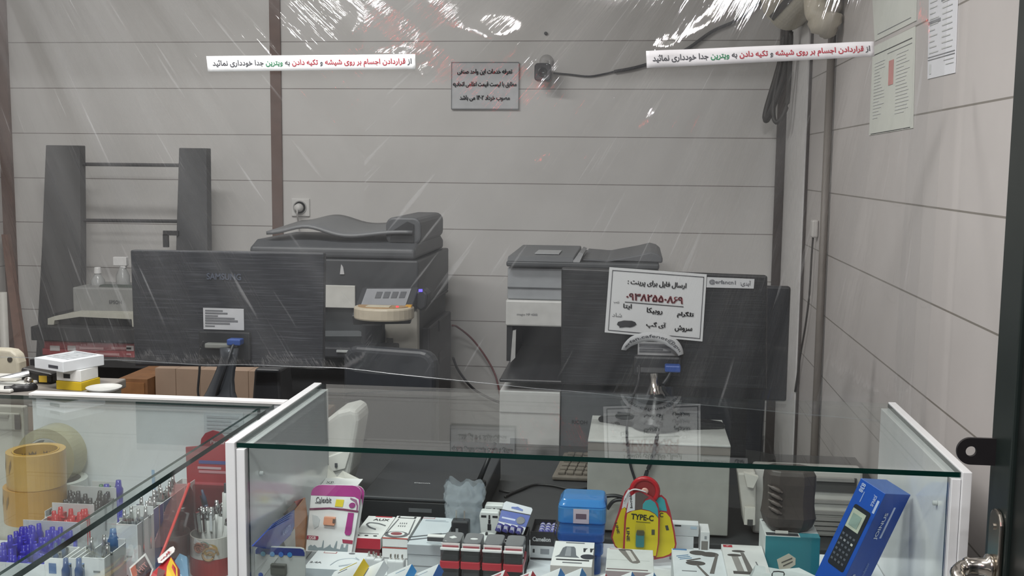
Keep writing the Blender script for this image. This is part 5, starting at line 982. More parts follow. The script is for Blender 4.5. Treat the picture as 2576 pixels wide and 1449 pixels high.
for k in range(3):
    t = thing('battery', ('blue and silver battery lying in the battery box, left one', 'blue and silver battery lying in the battery box, middle one', 'blue and silver battery lying in the battery box, right one')[k], 'battery', loc+Vector((-.003+k*.0115, .015, hh-.0058)), group='batteries in the battery box')
    bm = nb(); lathe(bm, [(.0055, 0), (.0055, .045)], (0, 0, 0), 'y', 14); ob('casing', bm, M('#5a58a0', .3), t, smooth=True)
    for yy in (.004, .018, .034):
        bm = nb(); lathe(bm, [(.0057, yy), (.0057, yy+.005)], (0, 0, 0), 'y', 14); ob('silver_band', bm, M('#c9c9d6', .3), t)
    bm = nb(); lathe(bm, [(.002, .045), (.002, .048)], (0, 0, 0), 'y', 8); ob('terminal', bm, CHROME, t)
# --- blue clear lunchbox-like cases
BLUE1 = clear('#a5d4f6', .08, .42, '#5cb0f4', 1.5, .3, 30); BLUE2 = clear('#8fb9e6', .06, .30, '#4680cf', 1.5, .3, 30)
p = at(1463, 1400, 1.985)
s = thing('earphone_case', 'dark blue clear plastic case under the light blue case', 'case', (p.x, 1.93, SH)); w2 = .088; z1 = at(1463, 1318, 1.985).z-SH
for k, (z0, z2, ins) in enumerate(((0, z1*.46, .006), (z1*.46+.0005, z1*.78, .002), (z1*.78+.0005, z1, 0))):
    bm = nb(); prism(bm, rrect(-w2/2+ins, w2/2-ins, ins, .085-ins, .012), 'z', z0, z2); ob(('shell_bottom', 'shell_middle', 'shell_lid')[k], bm, BLUE2, s, bev=.003, seg=2)
bm = nb(); prism(bm, rrect(-w2/2+.015, w2/2-.015, .02, .07, .01), 'z', .004, z1*.6); ob('tray_insert', bm, M('#22304a', .5), s)
zz = SH+z1+.0006
s = thing('earphone_case', 'light blue clear plastic case with white earphones inside, topmost of the two', 'case', (p.x-.001, 1.98, zz)); h1 = at(1463, 1276, 1.985).z-zz; h2 = h1+.013; w2 = .092
bm = nb(); prism(bm, rrect(-w2/2, w2/2, 0, .086, .012), 'z', 0, h1); ob('shell', bm, BLUE1, s, bev=.003)
bm = nb(); A = rrect(-w2/2, w2/2, 0, .086, .012); Bp = [(x*.86+.002, (y-.043)*.80+.045) for x, y in A]; F = [bm.verts.new((x, y, h1+.0005)) for x, y in A]; T = [bm.verts.new((x, y, h2)) for x, y in Bp]; n = len(A); bm.faces.new(F[::-1]); bm.faces.new(T)
for i in range(n): bm.faces.new((F[i], F[(i+1) % n], T[(i+1) % n], T[i]))
ob('lid', bm, BLUE1, s, bev=.002)
for x, y in ((.024, .03), (.030, .055)):
    bm = nb(); bmesh.ops.create_uvsphere(bm, u_segments=14, v_segments=10, radius=.009, matrix=Matrix.Translation((x, y, h1*.6)) @ Matrix.Diagonal((1.2, 1, .8, 1))); tube(bm, [(x, y-.002, h1*.6), (x+.008, y-.016, h1*.5)], .0035, 8); ob('earbud', bm, M('#d9e3e6', .35), s, smooth=True)
bm = nb(); bx(bm, -.012, -.002, .02, .04, h1*.3, h1*.9); ob('yellow_insert', bm, M('#c9a83a', .5), s)
front(s, 'paper_label', R4(-.016, .014, -.006+.008, h1-.002), M('#c9b9c0', .5), -.0004); front(s, 'label_print', R4(-.011, .009, h1*.35, h1*.65), M('#6b5560', .5), -.001)
# --- yellow TYPE-C cards
YEL = M('#d2bf22', .4, var=.05); RIM = M('#a5303a', .4); TEAL = M('#3f9aa0', .4)
def typec(label, pts, Y, shift, full, dz=0, hangcut=True):
    """pts: pixel outline; yellow panel, red rim, coloured upper panels"""
    P = [at(u+shift, v+dz, Y) for u, v in pts]; xs = [q.x for q in P]; c = Vector(((min(xs)+max(xs))/2, Y, SH))
    s = thing('flash_drive_card', label, 'card', c)
    poly = [(q.x-c.x, q.z-c.z) for q in P]; poly = [(x, max(z, .0005)) for x, z in poly]
    bm = nb(); prism(bm, poly, 'y', 0, .0015); ob('rim_card', bm, RIM, s)
    cx = sum(x for x, z in poly)/len(poly); cz = sum(z for x, z in poly)/len(poly)
    inn = [(cx+(x-cx)*.955, cz+(z-cz)*.972) for x, z in poly]
    L = lambda u, v: (at(u+shift, v+dz, Y).x-c.x, at(u+shift, v+dz, Y).z-c.z)
    return s, inn, L, poly
body = [(1568, 1400), (1566, 1396), (1571, 1300), (1578, 1268), (1588, 1248), (1598, 1238), (1612, 1234), (1640, 1250), (1656, 1268), (1660, 1300), (1658, 1365), (1652, 1400)]
side = [(1537, 1352), (1541, 1330), (1555, 1290), (1565, 1255), (1573, 1236), (1584, 1227), (1596, 1225), (1606, 1250), (1600, 1330), (1590, 1390), (1560, 1388), (1546, 1374)]
right = [(1645, 1408), (1640, 1300), (1644, 1262), (1652, 1248), (1664, 1245), (1676, 1256), (1686, 1285), (1697, 1335), (1702, 1368), (1699, 1384), (1688, 1398), (1668, 1404)]
def yellow(s, L, pts): front(s, 'yellow_panel', [L(*q) for q in pts], YEL, -.0006)
YB_ = 1.99
s, inn, L, poly = typec('yellow flash drive card peeking out left of the middle card', side, YB_+.012, 0, False)
front(s, 'yellow_panel', [L(*q) for q in [(1541, 1352), (1552, 1312), (1563, 1282), (1572, 1276), (1590, 1290), (1590, 1385), (1560, 1383), (1548, 1372)]], YEL)
front(s, 'white_panel', [L(*q) for q in [(1564, 1280), (1570, 1250), (1580, 1232), (1592, 1229), (1600, 1260), (1578, 1290), (1572, 1275)]], M('#d5d5d8', .4))
txt('LINE', DINK, s, Vector((L(1553, 1328)[0], -.0016, L(1553, 1328)[1])), .022, .005, frame((.25, 0, -1), (1, 0, .25)), .02, 'printed_text')
s, inn, L, poly = typec('yellow flash drive card peeking out right of the middle card', right, YB_+.008, 0, False)
front(s, 'yellow_panel', [L(*q) for q in [(1650, 1402), (1648, 1300), (1662, 1287), (1676, 1290), (1686, 1302), (1694, 1340), (1698, 1370), (1694, 1384), (1684, 1394), (1668, 1400)]], YEL)
front(s, 'teal_panel', [L(*q) for q in [(1646, 1290), (1646, 1262), (1654, 1252), (1664, 1250), (1672, 1258), (1678, 1286), (1662, 1284)]], TEAL)
txt('C', DINK, s, Vector((L(1664, 1295)[0], -.0012, L(1664, 1295)[1])), .007, .009, name='printed_text', bold=.02)
front(s, 'icon', [L(*q) for q in [(1673, 1322), (1680, 1321), (1683, 1333), (1676, 1334)]], M('#3f413f', .5), -.0006)
s, inn, L, poly = typec('middle yellow flash drive card printed TYPE-C with a blue stick', body, YB_, 0, True)
mid_loc = s.location.copy()
front(s, 'yellow_panel', [L(*q) for q in [(1571, 1398), (1575, 1310), (1578, 1292), (1592, 1285), (1612, 1282), (1634, 1286), (1648, 1294), (1656, 1304), (1655, 1365), (1650, 1398)]], YEL)
front(s, 'white_panel', [L(*q) for q in [(1576, 1290), (1581, 1262), (1590, 1246), (1598, 1241), (1597, 1283), (1584, 1286)]], M('#d5d5d8', .4))
front(s, 'grey_panel', [L(*q) for q in [(1597, 1283), (1598, 1240), (1610, 1237), (1632, 1250), (1622, 1256), (1616, 1268), (1615, 1281)]], M('#5b504d', .5))
front(s, 'teal_panel', [L(*q) for q in [(1616, 1280), (1617, 1268), (1624, 1259), (1636, 1256), (1648, 1264), (1655, 1280), (1656, 1302), (1648, 1292), (1634, 1284)]], TEAL, -.0004)
txt('TYPE-C', M('#25261f', .5), s, Vector((L(1616, 1301)[0], -.0012, L(1616, 1301)[1])), .0425, .0115, frame((1, 0, -.05), (.05, 0, 1)), .03, 'printed_text')
front(s, 'printed_text', [L(*q) for q in [(1600, 1311), (1636, 1314), (1636, 1315.5), (1600, 1312.5)]], M('#6b6424', .5), -.0006)
bm = nb(); p = L(1610, 1354); prism(bm, rrect(p[0]-.008, p[0]+.008, p[1]-.016, p[1]+.012, .003), 'y', -.006, 0); ob('flash_stick', bm, M('#3d8fae', .3), s, bev=.001)
bm = nb(); p = L(1611, 1338); prism(bm, rrect(p[0]-.0075, p[0]+.0075, p[1]-.005, p[1]+.004, .003), 'y', -.0065, 0); ob('stick_cap', bm, M('#5a564a', .3), s)
bm = nb(); p = L(1611, 1322); prism(bm, rrect(p[0]-.010, p[0]+.010, p[1]-.046, p[1]+.008, .008), 'y', -.010, -.0066); ob('blister', bm, clear('#fbfbf2', .06), s)
txt('LINE', DINK, s, Vector((L(1580, 1344)[0], -.0012, L(1580, 1344)[1])), .027, .006, frame((0.05, 0, -1), (1, 0, .05)), .02, 'printed_text'); txt('Ingel', DINK, s, Vector((L(1588, 1262)[0], -.0012, L(1588, 1262)[1])), .024, .006, frame((-.1, 0, 1), (-1, 0, -.1)), .02, 'printed_text')
front(s, 'icon', [L(*q) for q in [(1639, 1332), (1647, 1332), (1647, 1345), (1639, 1345)]], M('#4a4d3a', .5), -.0006)
# red hang tag and string
p = at(1622, 1236, YB_+.004); t = thing('hang_loop', 'glossy red hanging loop with a white string above the yellow cards', 'loop', p)
bm = nb(); lathe(bm, [(.020, -.0), (.026, -.001), (.029, .003), (.026, .007), (.020, .006)], (0, 0, 0), 'y', 28, close=True); ob('ring', bm, M('#b3242c', .2), t, smooth=True)
bm = nb(); prism(bm, ell(0, 0, .0205, .0205, 24), 'y', .001, .004); ob('hub', bm, M('#8c2a2c', .4), t)
bm = nb(); lathe(bm, [(.005, -.001), (.007, .001)], (0, -.001, 0), 'y', 14); ob('eyelet', bm, M('#d9a79a', .4), t)
bm = nb(); tube(bm, [(.002, -.004, 0), (-.010, -.006, .004), (-.022, -.005, .004), (-.032, -.004, -.004), (-.038, -.003, -.02)], .0014, 6); ob('string', bm, M('#d8d8da', .5), t, smooth=True)
# --- small white boxes behind
a, b = at(1688, 1332, 2.03), at(1757, 1334, 2.03)
s, w_, d_, h_ = carton('gadget_box', 'white flat box, topmost of the small stack right of the yellow cards', 'box', 1690, 1758, 1320, 1309, 2.04, .023, [M('#d3d6d8', .45), M('#c0c4c7', .45)], {'y-': 1}); zA = s.location.z
front(s, 'printed_mark', R4(-.02, -.008, h_-.004, h_-.001), DINK); front(s, 'printed_mark', R4(.010, .022, h_-.008, h_-.003), M('#a9bccb', .5))
s = thing('gadget_box', 'white box, lower one of the small stack right of the yellow cards', 'box', (s.location.x-.003, 2.04, SH)); hh = zA-SH-.0006; bm = nb(); bx(bm, -w_/2, w_/2-.006, 0, d_, 0, hh); ob('carton', bm, M('#c9cdd0', .45), s, bev=.0006)
a, b = at(1760, 1338, 2.03), at(1783, 1338, 2.03)
s = thing('gadget_box', 'small white box with an open end at the right of the little stack', 'box', ((a.x+b.x)/2+.002, 2.03, SH)); hh = a.z-SH; bm = nb(); w2 = b.x-a.x; bx(bm, -w2/2, w2/2, 0, .05, 0, hh); ob('carton', bm, M('#d6d7d8', .45), s, bev=.0006); front(s, 'open_end', R4(-w2/2+.002, w2/2-.003, .004, hh-.018), M('#77736f', .6)); front(s, 'label', R4(-.001, .003, hh-.014, hh-.008), M('#8b8f94', .5))
# --- earphone box
s, w_, d_, h_ = carton('earphone_box', 'white box with a grey charging case and two earbuds printed on top', 'box', 1384, 1489, 1424, 1362, 1.79, None, [WB, M('#bdb8b4', .45)], {'y-': 1, 'x+': 1})
k_ = d_/.114; fy = lambda q: [(x, y*k_) for x, y in q]
top(s, 'case_picture', fy([(-.031, .038), (-.024, .048), (-.020, .080), (-.015, .088), (.0, .088), (.003, .080), (.006, .048), (.012, .038)]), h_, M('#6d7074', .45)); top(s, 'case_picture', fy([(-.014, .042), (-.013, .084), (-.005, .084), (-.003, .042)]), h_+.0005, M('#97999d', .45))
top(s, 'dark_case_picture', ell(.027, .044*k_, .013, .012, 20), h_, M('#35373c', .45))
for k in (0, 1): top(s, 'earbud_picture', fy([(.018+k*.012, .066), (.021+k*.012, .066), (.022+k*.012, .078), (.025+k*.012, .083), (.017+k*.012, .083)]), h_, DINK)
top(s, 'printed_text', R4(-.016, .018, d_-.010, d_-.006), h_, GREYINK); top(s, 'printed_text', R4(-.028, .030, .024*k_, .029*k_), h_, DINK); top(s, 'printed_text', R4(-.016, .018, .012*k_, .016*k_), h_, GREYINK)
# --- ring box
s, w_, d_, h_ = carton('phone_stand_box', 'pale grey box with a metallic ring picture in front of the yellow cards', 'box', 1523, 1645, 1438, 1381, 1.76, None, [M('#cfd1cf', .45), M('#a99a9c', .45)], {'y-': 1})
fy = lambda q: [(x*w_, y*d_) for x, y in q]
top(s, 'ring_picture', fy([(-.25, .93), (.05, .93), (.20, .50), (.22, .42), (.16, .36), (.06, .36), (.0, .42)]), h_, M('#77736f', .4)); top(s, 'ring_shine', fy([(-.10, .90), (.0, .90), (.14, .46), (.06, .42)]), h_+.0005, M('#c9c7c3', .3)); top(s, 'ring_top', [(x, y) for x, y in ell(-.10*w_, .93*d_, .15*w_, .035*d_, 18)], h_+.0004, M('#5a5754', .4))
top(s, 'brand_box', fy([(-.44, .96), (-.17, .96), (-.17, .995), (-.44, .995)]), h_, M('#b0787c', .5)); top(s, 'brand_box', fy([(-.43, .967), (-.18, .967), (-.18, .988), (-.43, .988)]), h_+.0005, M('#d4d5d3', .45)); top(s, 'printed_rule', fy([(-.48, .06), (.38, .06), (.38, .09), (-.48, .09)]), h_, M('#6b5a5c', .5)); top(s, 'fold_line', fy([(-.5, .48), (.42, .48), (.42, .485), (-.5, .485)]), h_, M('#b9bbb9', .5))
# --- phone holder boxes at the right front
s, w_, d_, h_ = carton('phone_holder_box', 'white box with dark phone holder pictures and blue text, left of the red logo box', 'box', 1696, 1832, 1458, 1383, 1.74, None, [M('#d2d6d9', .45)], None)
HK = M('#4e4a48', .5); Bl = M('#5a7f9e', .5)
fy = lambda q: [(x*w_, y*d_) for x, y in q]
top(s, 'blue_label', fy([(-.48, .95), (-.20, .95), (-.20, .99), (-.48, .99)]), h_, M('#4a79a8', .5))
top(s, 'holder_picture', ell(.02*w_, .88*d_, .17*w_, .08*d_, 20), h_, HK); top(s, 'holder_picture', ell(.24*w_, .84*d_, .18*w_, .08*d_, 20), h_+.0003, HK); top(s, 'holder_arm', fy([(.36, .84), (.41, .84), (.26, .2), (.18, .2)]), h_+.0006, M('#66625f', .5))
top(s, 'holder_picture', ell(-.06*w_, .52*d_, .19*w_, .075*d_, 18), h_, HK); top(s, 'holder_arm', fy([(-.06, .46), (-.02, .46), (.16, .12), (.10, .12)]), h_+.0003, M('#66625f', .5))
for k in range(3): top(s, 'printed_text', fy([(-.42+k*.03, .74-k*.05), (-.18+k*.03, .80-k*.05), (-.18+k*.03, .78-k*.05), (-.42+k*.03, .72-k*.05)]), h_, Bl)
top(s, 'printed_text', fy([(-.34, .24), (-.06, .24), (-.06, .26), (-.34, .26)]), h_, GREYINK); top(s, 'dark_mark', fy([(-.24, .60), (.04, .70), (.06, .675), (-.22, .575)]), h_, HK)
s, w_, d_, h_ = carton('phone_holder_box', 'white box with a red logo and dark holder pictures right of the blue text box', 'box', 1834, 1946, 1462, 1372, 1.725, None, [M('#d6d6d5', .45)], None)
top(s, 'red_logo', fy([(-.46, .91), (-.24, .91), (-.24, .975), (-.46, .975)]), h_, M('#a8323c', .5)); top(s, 'logo_mark', fy([(-.39, .945), (-.36, .93), (-.30, .96), (-.36, .94)]), h_+.0005, WB)
top(s, 'holder_picture', ell(-.12*w_, .80*d_, .16*w_, .03*d_, 16), h_, HK); top(s, 'holder_picture', ell(-.24*w_, .68*d_, .17*w_, .035*d_, 16), h_, HK)
top(s, 'holder_body', fy([(-.32, .66), (-.16, .65), (-.10, .25), (-.26, .25)]), h_, M('#8f8b88', .45)); top(s, 'holder_body', fy([(-.08, .76), (.0, .76), (.12, .25), (-.02, .25)]), h_, M('#6d6967', .45)); top(s, 'holder_base', fy([(-.36, .17), (.12, .17), (.12, .24), (-.36, .24)]), h_, HK)
top(s, 'printed_text', fy([(.22, .52), (.25, .52), (.28, .36), (.25, .36)]), h_, GREYINK)
# --- teal box, dark pouch, open white flap
s, w_, d_, h_ = carton('speaker_box', 'teal and white box under the dark ribbed pouch at the right', 'box', 1926, 2064, 1351, 1302, 1.86, .0, [WB], None) if False else carton('speaker_box', 'teal and white box under the dark ribbed pouch at the right', 'box', 1926, 2064, 1351, 1308, 1.86, at(1995, 1351, 1.86).z-SH, [M('#cdd0cf', .45), M('#2f7d88', .45, var=.04)], {'y-': 1, 'x+': 1})
top(s, 'dark_window', R4(-w_/2+.002, w_/2-.036, .004, .018), h_, M('#3a3c40', .5)); top(s, 'teal_corner', R4(w_/2-.034, w_/2, .0, .022), h_, M('#3f8794', .5)); top(s, 'vent_mark', ell(-w_/2+.008, d_-.012, .006, .004, 12), h_, GREYINK)
front(s, 'price_label', [(-.026, h_-.042), (-.006, h_-.030), (.006, h_-.038), (.006, h_-.050), (-.016, h_-.066), (-.022, h_-.058)][::1], M('#c6bfae', .5))
for k in range(2): front(s, 'label_print', [(-.018+k*.003, h_-.046-k*.006), (.0+k*.001, h_-.037-k*.006), (.0+k*.001, h_-.039-k*.006), (-.018+k*.003, h_-.048-k*.006)], M('#55524c', .6), -.0006)
txt('Pluse', M('#5f97a0', .5), s, (.014, -.0008, h_-.062), .022, .007, (math.pi/2, -.2, 0), 0, 'printed_text', shear=.3)
tb_top = s.location.z+h_; tcx = s.location.x
p = at(1980, 1330, 1.885); zt = at(1980, 1182, 1.89).z
s = thing('ribbed_pouch', 'dark brown ribbed pouch sitting on the teal box', 'pouch', (p.x, 1.905, tb_top+.0006)); hh = zt-tb_top
bm = nb(); base = [(-.036, -.028), (-.018, -.036), (.026, -.036), (.050, -.024), (.050, .020), (.030, .036), (-.026, .036), (-.044, .018)]
lv = [(0, .72), (.012, .90), (.030, 1.0), (.040, .96), (.055, .93), (.075, .92), (.100, .95), (.118, .93), (.128, .84)]
rings = []
for z, k in lv:
    n = len(base); ring = []
    for i in range(n):
        for j in range(4):
            t_ = j/4; x = base[i][0]*(1-t_)+base[(i+1) % n][0]*t_; y = base[i][1]*(1-t_)+base[(i+1) % n][1]*t_
            q = Vector((x*40, y*40, z*30)); g = k*(1+.04*noise.noise(q)); ring.append(bm.verts.new((x*g, y*g*.9, z*hh/.128)))
    rings.append(ring)
for A, B in zip(rings, rings[1:]):
    for i in range(len(A)): bm.faces.new((A[i], A[(i+1) % len(A)], B[(i+1) % len(A)], B[i]))
bm.faces.new(rings[0][::-1]); bm.faces.new(rings[-1]); ob('body', bm, M('#453e3b', .5, var=.08, bump=.3), s, bev=.003)
for k in range(4):
    z = hh*(.34+k*.115); bm = nb(); tube(bm, [(-.034+k*-.001, -.0255, z+.008), (-.024, -.0315, z+.004), (-.012, -.0335, z-.002)], [.002, .0036, .0036, .002], 8); ob('rib', bm, M('#5a514d', .45), s, smooth=True)
bm = nb(); p0 = Vector((-.010, -.033, .004)); bx(bm, -.022, .0, -.0345, -.033, .001, .006); ob('white_tag', bm, M('#d5d2cc', .5), s)
s, P = leaf('open_flap', 'white open box flap lying in front of the teal box', 'box', [(1885, 1449, 1.72), (1900, 1421, 1.79), (1962, 1432, 1.80), (2010, 1428, 1.80), (2052, 1449, 1.76), (2060, 1480, 1.72), (1890, 1480, 1.68)], M('#d3d8d8', .45), .002)
bm = nb(); q = at(1958, 1444, 1.74)-s.location; tube(bm, [q+Vector((-.010, 0, -.004)), q+Vector((-.008, -.001, .004)), q+Vector((.008, -.001, .004)), q+Vector((.009, 0, -.002))], .0011, 6, k=2); ob('handle_slot', bm, DINK, s)
# --- leaning calculator box
sc = .925; P0 = EYE+(Vector((.4532, 1.93, .8726))-EYE)*sc
ra, rb, rc = Vector((-.6442, .7093, .2864)), Vector((.6797, .7025, -.2108)), Vector((-.3507, .0588, -.9346))
da, db, dc = .0554*sc, .0873*sc, .213
BL = M('#1f52b0', .35, var=.05); BLD = M('#1b47a0', .35, var=.05)
s = thing('calculator_box', 'tall blue calculator box leaning against the right end of the showcase', 'box', P0, rot=mrot(ra, rb, rc))
bm = nb(); bx(bm, 0, da, 0, db, 0, dc, 0, {'x-': 1, 'z-': 2}); ob('carton', bm, [BL, BLD, M('#3a63ae', .35)], s, bev=.0008)
# faces: y- carries the calculator picture (seen at the left), x- carries the big name (seen at the right)
def fa(name, poly, mat, t=.0006, o=0): bm = nb(); prism(bm, poly, 'y', -t-o, -o); return ob(name, bm, mat, s)
fa('calculator_picture', rrect(da*.14, da*.80, dc*.20, dc*.74, .004), M('#23262d', .4)); fa('display_frame', R4(da*.26, da*.78, dc*.235, dc*.40), M('#b9bfae', .4), o=.0006); fa('display_window', R4(da*.36, da*.70, dc*.27, dc*.375), M('#8fa39a', .3), o=.0012)
for r in range(6):
    for k in range(4):
        x = da*(.24+k*.145); z = dc*(.45+r*.045); fa('key', R4(x, x+da*.08, z, z+dc*.018), M(('#c9c9c4', '#6d7078', '#8d9096', '#6d7078')[k] if r == 1 else '#595d66', .5), o=.0006)
def fb(tx, w_, h_, y, z, mat, f, bold=.01): return txt(tx, mat, s, (-.0008, y, z), w_, h_, f, bold, 'brand_lettering')
fB = frame((0, 0, -1), (0, -1, 0))
fb('JOINUS', .052, .0125, db*.42, dc*.225+.014, M('#d5dcec', .4), fB, .02)
bm = nb(); bx(bm, -.0007, 0, db*.58, db*.64, dc*.12, dc*.40); ob('name_bar', bm, M('#c3cde6', .4), s)
fb('JS-838', .03, .010, db*.30, dc*.80, M('#c3cde6', .4), fB, .02); fb('Calculator', .04, .008, db*.62, dc*.72, M('#8fa6d6', .4), frame((0, 0, -1), (0, -1, 0)), 0)
fA = frame((-1, 0, 0), (0, 0, -1))
for tx, w_, h_, x, z in (('838', .016, .008, da*.80, dc*.06), ('JOINUS', .020, .007, da*.26, dc*.10)): txt(tx, M('#b9c6e6', .4), s, (x, -.0009, z), w_, h_, frame((0, 0, 1), (-1, 0, 0)), .02, 'printed_text')
fa('name_bar', R4(da*.06, da*.14, dc*.08, dc*.19), M('#b9c6e6', .4)); fa('thin_rule', R4(da*.66, da*.69, dc*.08, dc*.17), M('#8fa6d6', .4))
# ================================================================ inside and on the left showcase
def tape(label, u, vt, Y, zb_, h, ro, ri, mat, core, print_):
    p = at(u, vt, Y); s = thing('tape_roll', label, 'tape', (p.x, Y, zb_), group='rolls of packing tape')
    bm = nb(); lathe(bm, [(ri, 0), (ro, 0), (ro+.0005, h/2), (ro, h), (ri+.003, h), (ri, h-.001)], (0, 0, 0), 'z', 40, close=True); ob('tape', bm, mat, s, smooth=False)
    bm = nb(); lathe(bm, [(ri-.003, 0), (ri-.0005, 0), (ri-.0005, h), (ri-.003, h)], (0, 0, 0), 'z', 40, close=True); ob('core', bm, core, s)
    for k in range(print_):
        a = math.radians(215+k*24); bm = nb(); n = 5; f = [(ro+.0007, a+i*.028, .010+i*.003) for i in range(n+1)]
        bot = [(r*math.cos(t), r*math.sin(t), z+h*.28) for r, t, z in f]; tp = [(r*math.cos(t), r*math.sin(t), z+h*.28+.012+.004*(i % 2)) for i, (r, t, z) in enumerate(f)]
        V = [bm.verts.new(q) for q in bot]; T = [bm.verts.new(q) for q in tp]
        for i in range(n): bm.faces.new((V[i], V[i+1], T[i+1], T[i]))
        ob('printed_mark', bm, M('#8a6d3f', .5), s)
    return s
Yt = 1.79; p = at(88, 1130, Yt); hT = .0645; z = p.z-hT-.0
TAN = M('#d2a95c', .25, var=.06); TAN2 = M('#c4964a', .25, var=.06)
for k, lab in enumerate(('tan packing tape roll, topmost of the stack of three', 'tan packing tape roll, middle of the stack of three', 'tan packing tape roll, lowest of the stack of three')):
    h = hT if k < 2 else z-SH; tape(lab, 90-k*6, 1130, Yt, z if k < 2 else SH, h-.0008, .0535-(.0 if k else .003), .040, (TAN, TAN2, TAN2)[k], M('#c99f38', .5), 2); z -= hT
    if k == 0:
        q = p; t = bpy.data.objects['tape_roll']
        for a in (40, 80, 120, 150):
            bm = nb(); aa = math.radians(a); n = 4; V = [bm.verts.new((.0362*math.cos(aa+i*.09), .0362*math.sin(aa+i*.09), hT-.032+.004*(i % 2))) for i in range(n+1)]; T = [bm.verts.new((.0362*math.cos(aa+i*.09), .0362*math.sin(aa+i*.09), hT-.012-.005*(i % 2))) for i in range(n+1)]
            for i in range(n): bm.faces.new((V[i], T[i], T[i+1], V[i+1]))
            ob('core_print', bm, M('#6d5320', .6), t)
CT = clear('#dcd8b8', .15, .55, '#cfcaa8')
p = at(142, 1140, 1.93); s = thing('tape_roll', 'large pale clear tape roll standing on edge behind the tape stack', 'tape', (p.x, 1.915, SH)); zc = p.z-SH
bm = nb(); lathe(bm, [(.040, -.024), (.0585, -.024), (.0585, .024), (.040, .024)], (0, 0, zc), 'y', 44, close=True); ob('tape', bm, CT, s)
bm = nb(); lathe(bm, [(.0365, -.024), (.0395, -.024), (.0395, .024), (.0365, .024)], (0, 0, zc), 'y', 44, close=True); ob('core', bm, M('#b3b6b4', .5), s)
p = at(150, 1180, 1.92); 
s = thing('tape_roll', 'white tape roll lying below the large clear roll', 'tape', (p.x+.008, 1.885, SH)); zz = at(172, 1190, 1.90).z-SH
s.location.x = at(128, 1190, 1.89).x+.010
bm = nb(); lathe(bm, [(.040, 0), (.0525, 0), (.0525, zz-.012), (.040, zz-.012)], (0, .0, 0), 'z', 36, close=True); ob('tape', bm, M('#cdd2cf', .35), s)
s.location.y = 1.9; s.location.x = at(140, 1190, 1.89).x
# the stand under the upright roll (plain carton hidden behind the stack)
for o_ in [o for o in bpy.data.objects if o.get('label', '').startswith('large pale clear')]: o_.location.z = SH
# notepaper stuck on the back panel
P = [at(u, v, 1.955) for u, v in ((513, 1036), (612, 1038), (612, 1098), (513, 1100))]; c = sum(P, Vector())/4; s = thing('paper_note', 'pale translucent paper stuck inside the back panel of the left showcase', 'paper', c)
bm = nb(); hexa(bm, [P[3], P[2], P[1], P[0]]+[q+Vector((0, .0012, 0)) for q in (P[3], P[2], P[1], P[0])]); wp('sheet', bm, M('#d3d9dd', .6, var=.01), s)
for k in range(5):
    bm = nb(); pb(bm, 520, 1048+k*9, 600-(k % 2)*18, 1051+k*9, 1.9542, .0006); wp('printed_text', bm, M('#c3c9cd', .6), s)
# red blister card
s = thing('pen_card', 'red blister card with a rounded top behind the pen cup', 'card', (at(525, 1300, 1.925).x, 1.925, SH)); RC = M('#a8242e', .4)
bm = nb(); pts = [at(u, v, 1.925) for u, v in ((478, 1370), (470, 1200), (467, 1125), (504, 1122), (506, 1104), (516, 1090), (534, 1083), (553, 1088), (566, 1102), (600, 1118), (600, 1370))]; poly = [(q.x, q.z) for q in pts]; poly[0] = (poly[0][0], SH+.0006); poly[-1] = (poly[-1][0], SH+.0006); prism(bm, poly, 'y', 1.925, 1.929); wp('backing_card', bm, RC, s)
for u0, v0, u1, v1, m_ in ((500, 1161, 574, 1166, '#4a4d8c'), (497, 1176, 556, 1179, '#c9aab0'), (500, 1186, 570, 1189, '#c98e96'), (478, 1216, 574, 1219, '#c2505a')):
    bm = nb(); pb(bm, u0, v0, u1, v1, 1.9242, .0007); wp('printed_line', bm, M(m_, .5), s)
txt('Panter', M('#d8c4c6', .5), s, at(548, 1112, 1.9242)-s.location, .03, .008, name='brand_lettering', bold=.02)
bm = nb(); pb(bm, 476, 1225, 575, 1340, 1.912, .012); wp('blister', bm, clear('#e9c9cc', .08, .1, '#b0303a'), s, bev=.004)
# clear red folder edge
s = thing('red_folder', 'translucent red folder standing on edge beside the pen cartons', 'folder', (at(450, 1380, 1.72).x, 1.72, SH))
A, B, Cc, D = at(415, 1375, 1.66), at(476, 1217, 1.82), at(405, 1260, 1.86), at(372, 1440, 1.66)
bm = nb(); hexa(bm, [A, B, B+Vector((-.035, .014, -.006)), A+Vector((-.030, .014, -.01))]+[q+Vector((.0012, .0012, 0)) for q in (A, B, B+Vector((-.035, .014, -.006)), A+Vector((-.030, .014, -.01)))]); wp('clear_cover', bm, clear('#efd0d0', .1, .10, '#d8a0a0'), s)
bm = nb(); tube(bm, [at(400, 1412, 1.62), A, B], .0028, 8, k=1); wp('red_spine', bm, M('#d8453f', .3), s, smooth=True)
bm = nb(); f = [at(402, 1412, 1.628), at(492, 1400, 1.914), at(486, 1240, 1.918), at(476, 1220, 1.826)]; hexa(bm, f+[q+Vector((0, .0015, 0)) for q in f]); wp('red_cover', bm, clear('#c98080', .1, .45, '#8a2f36'), s)
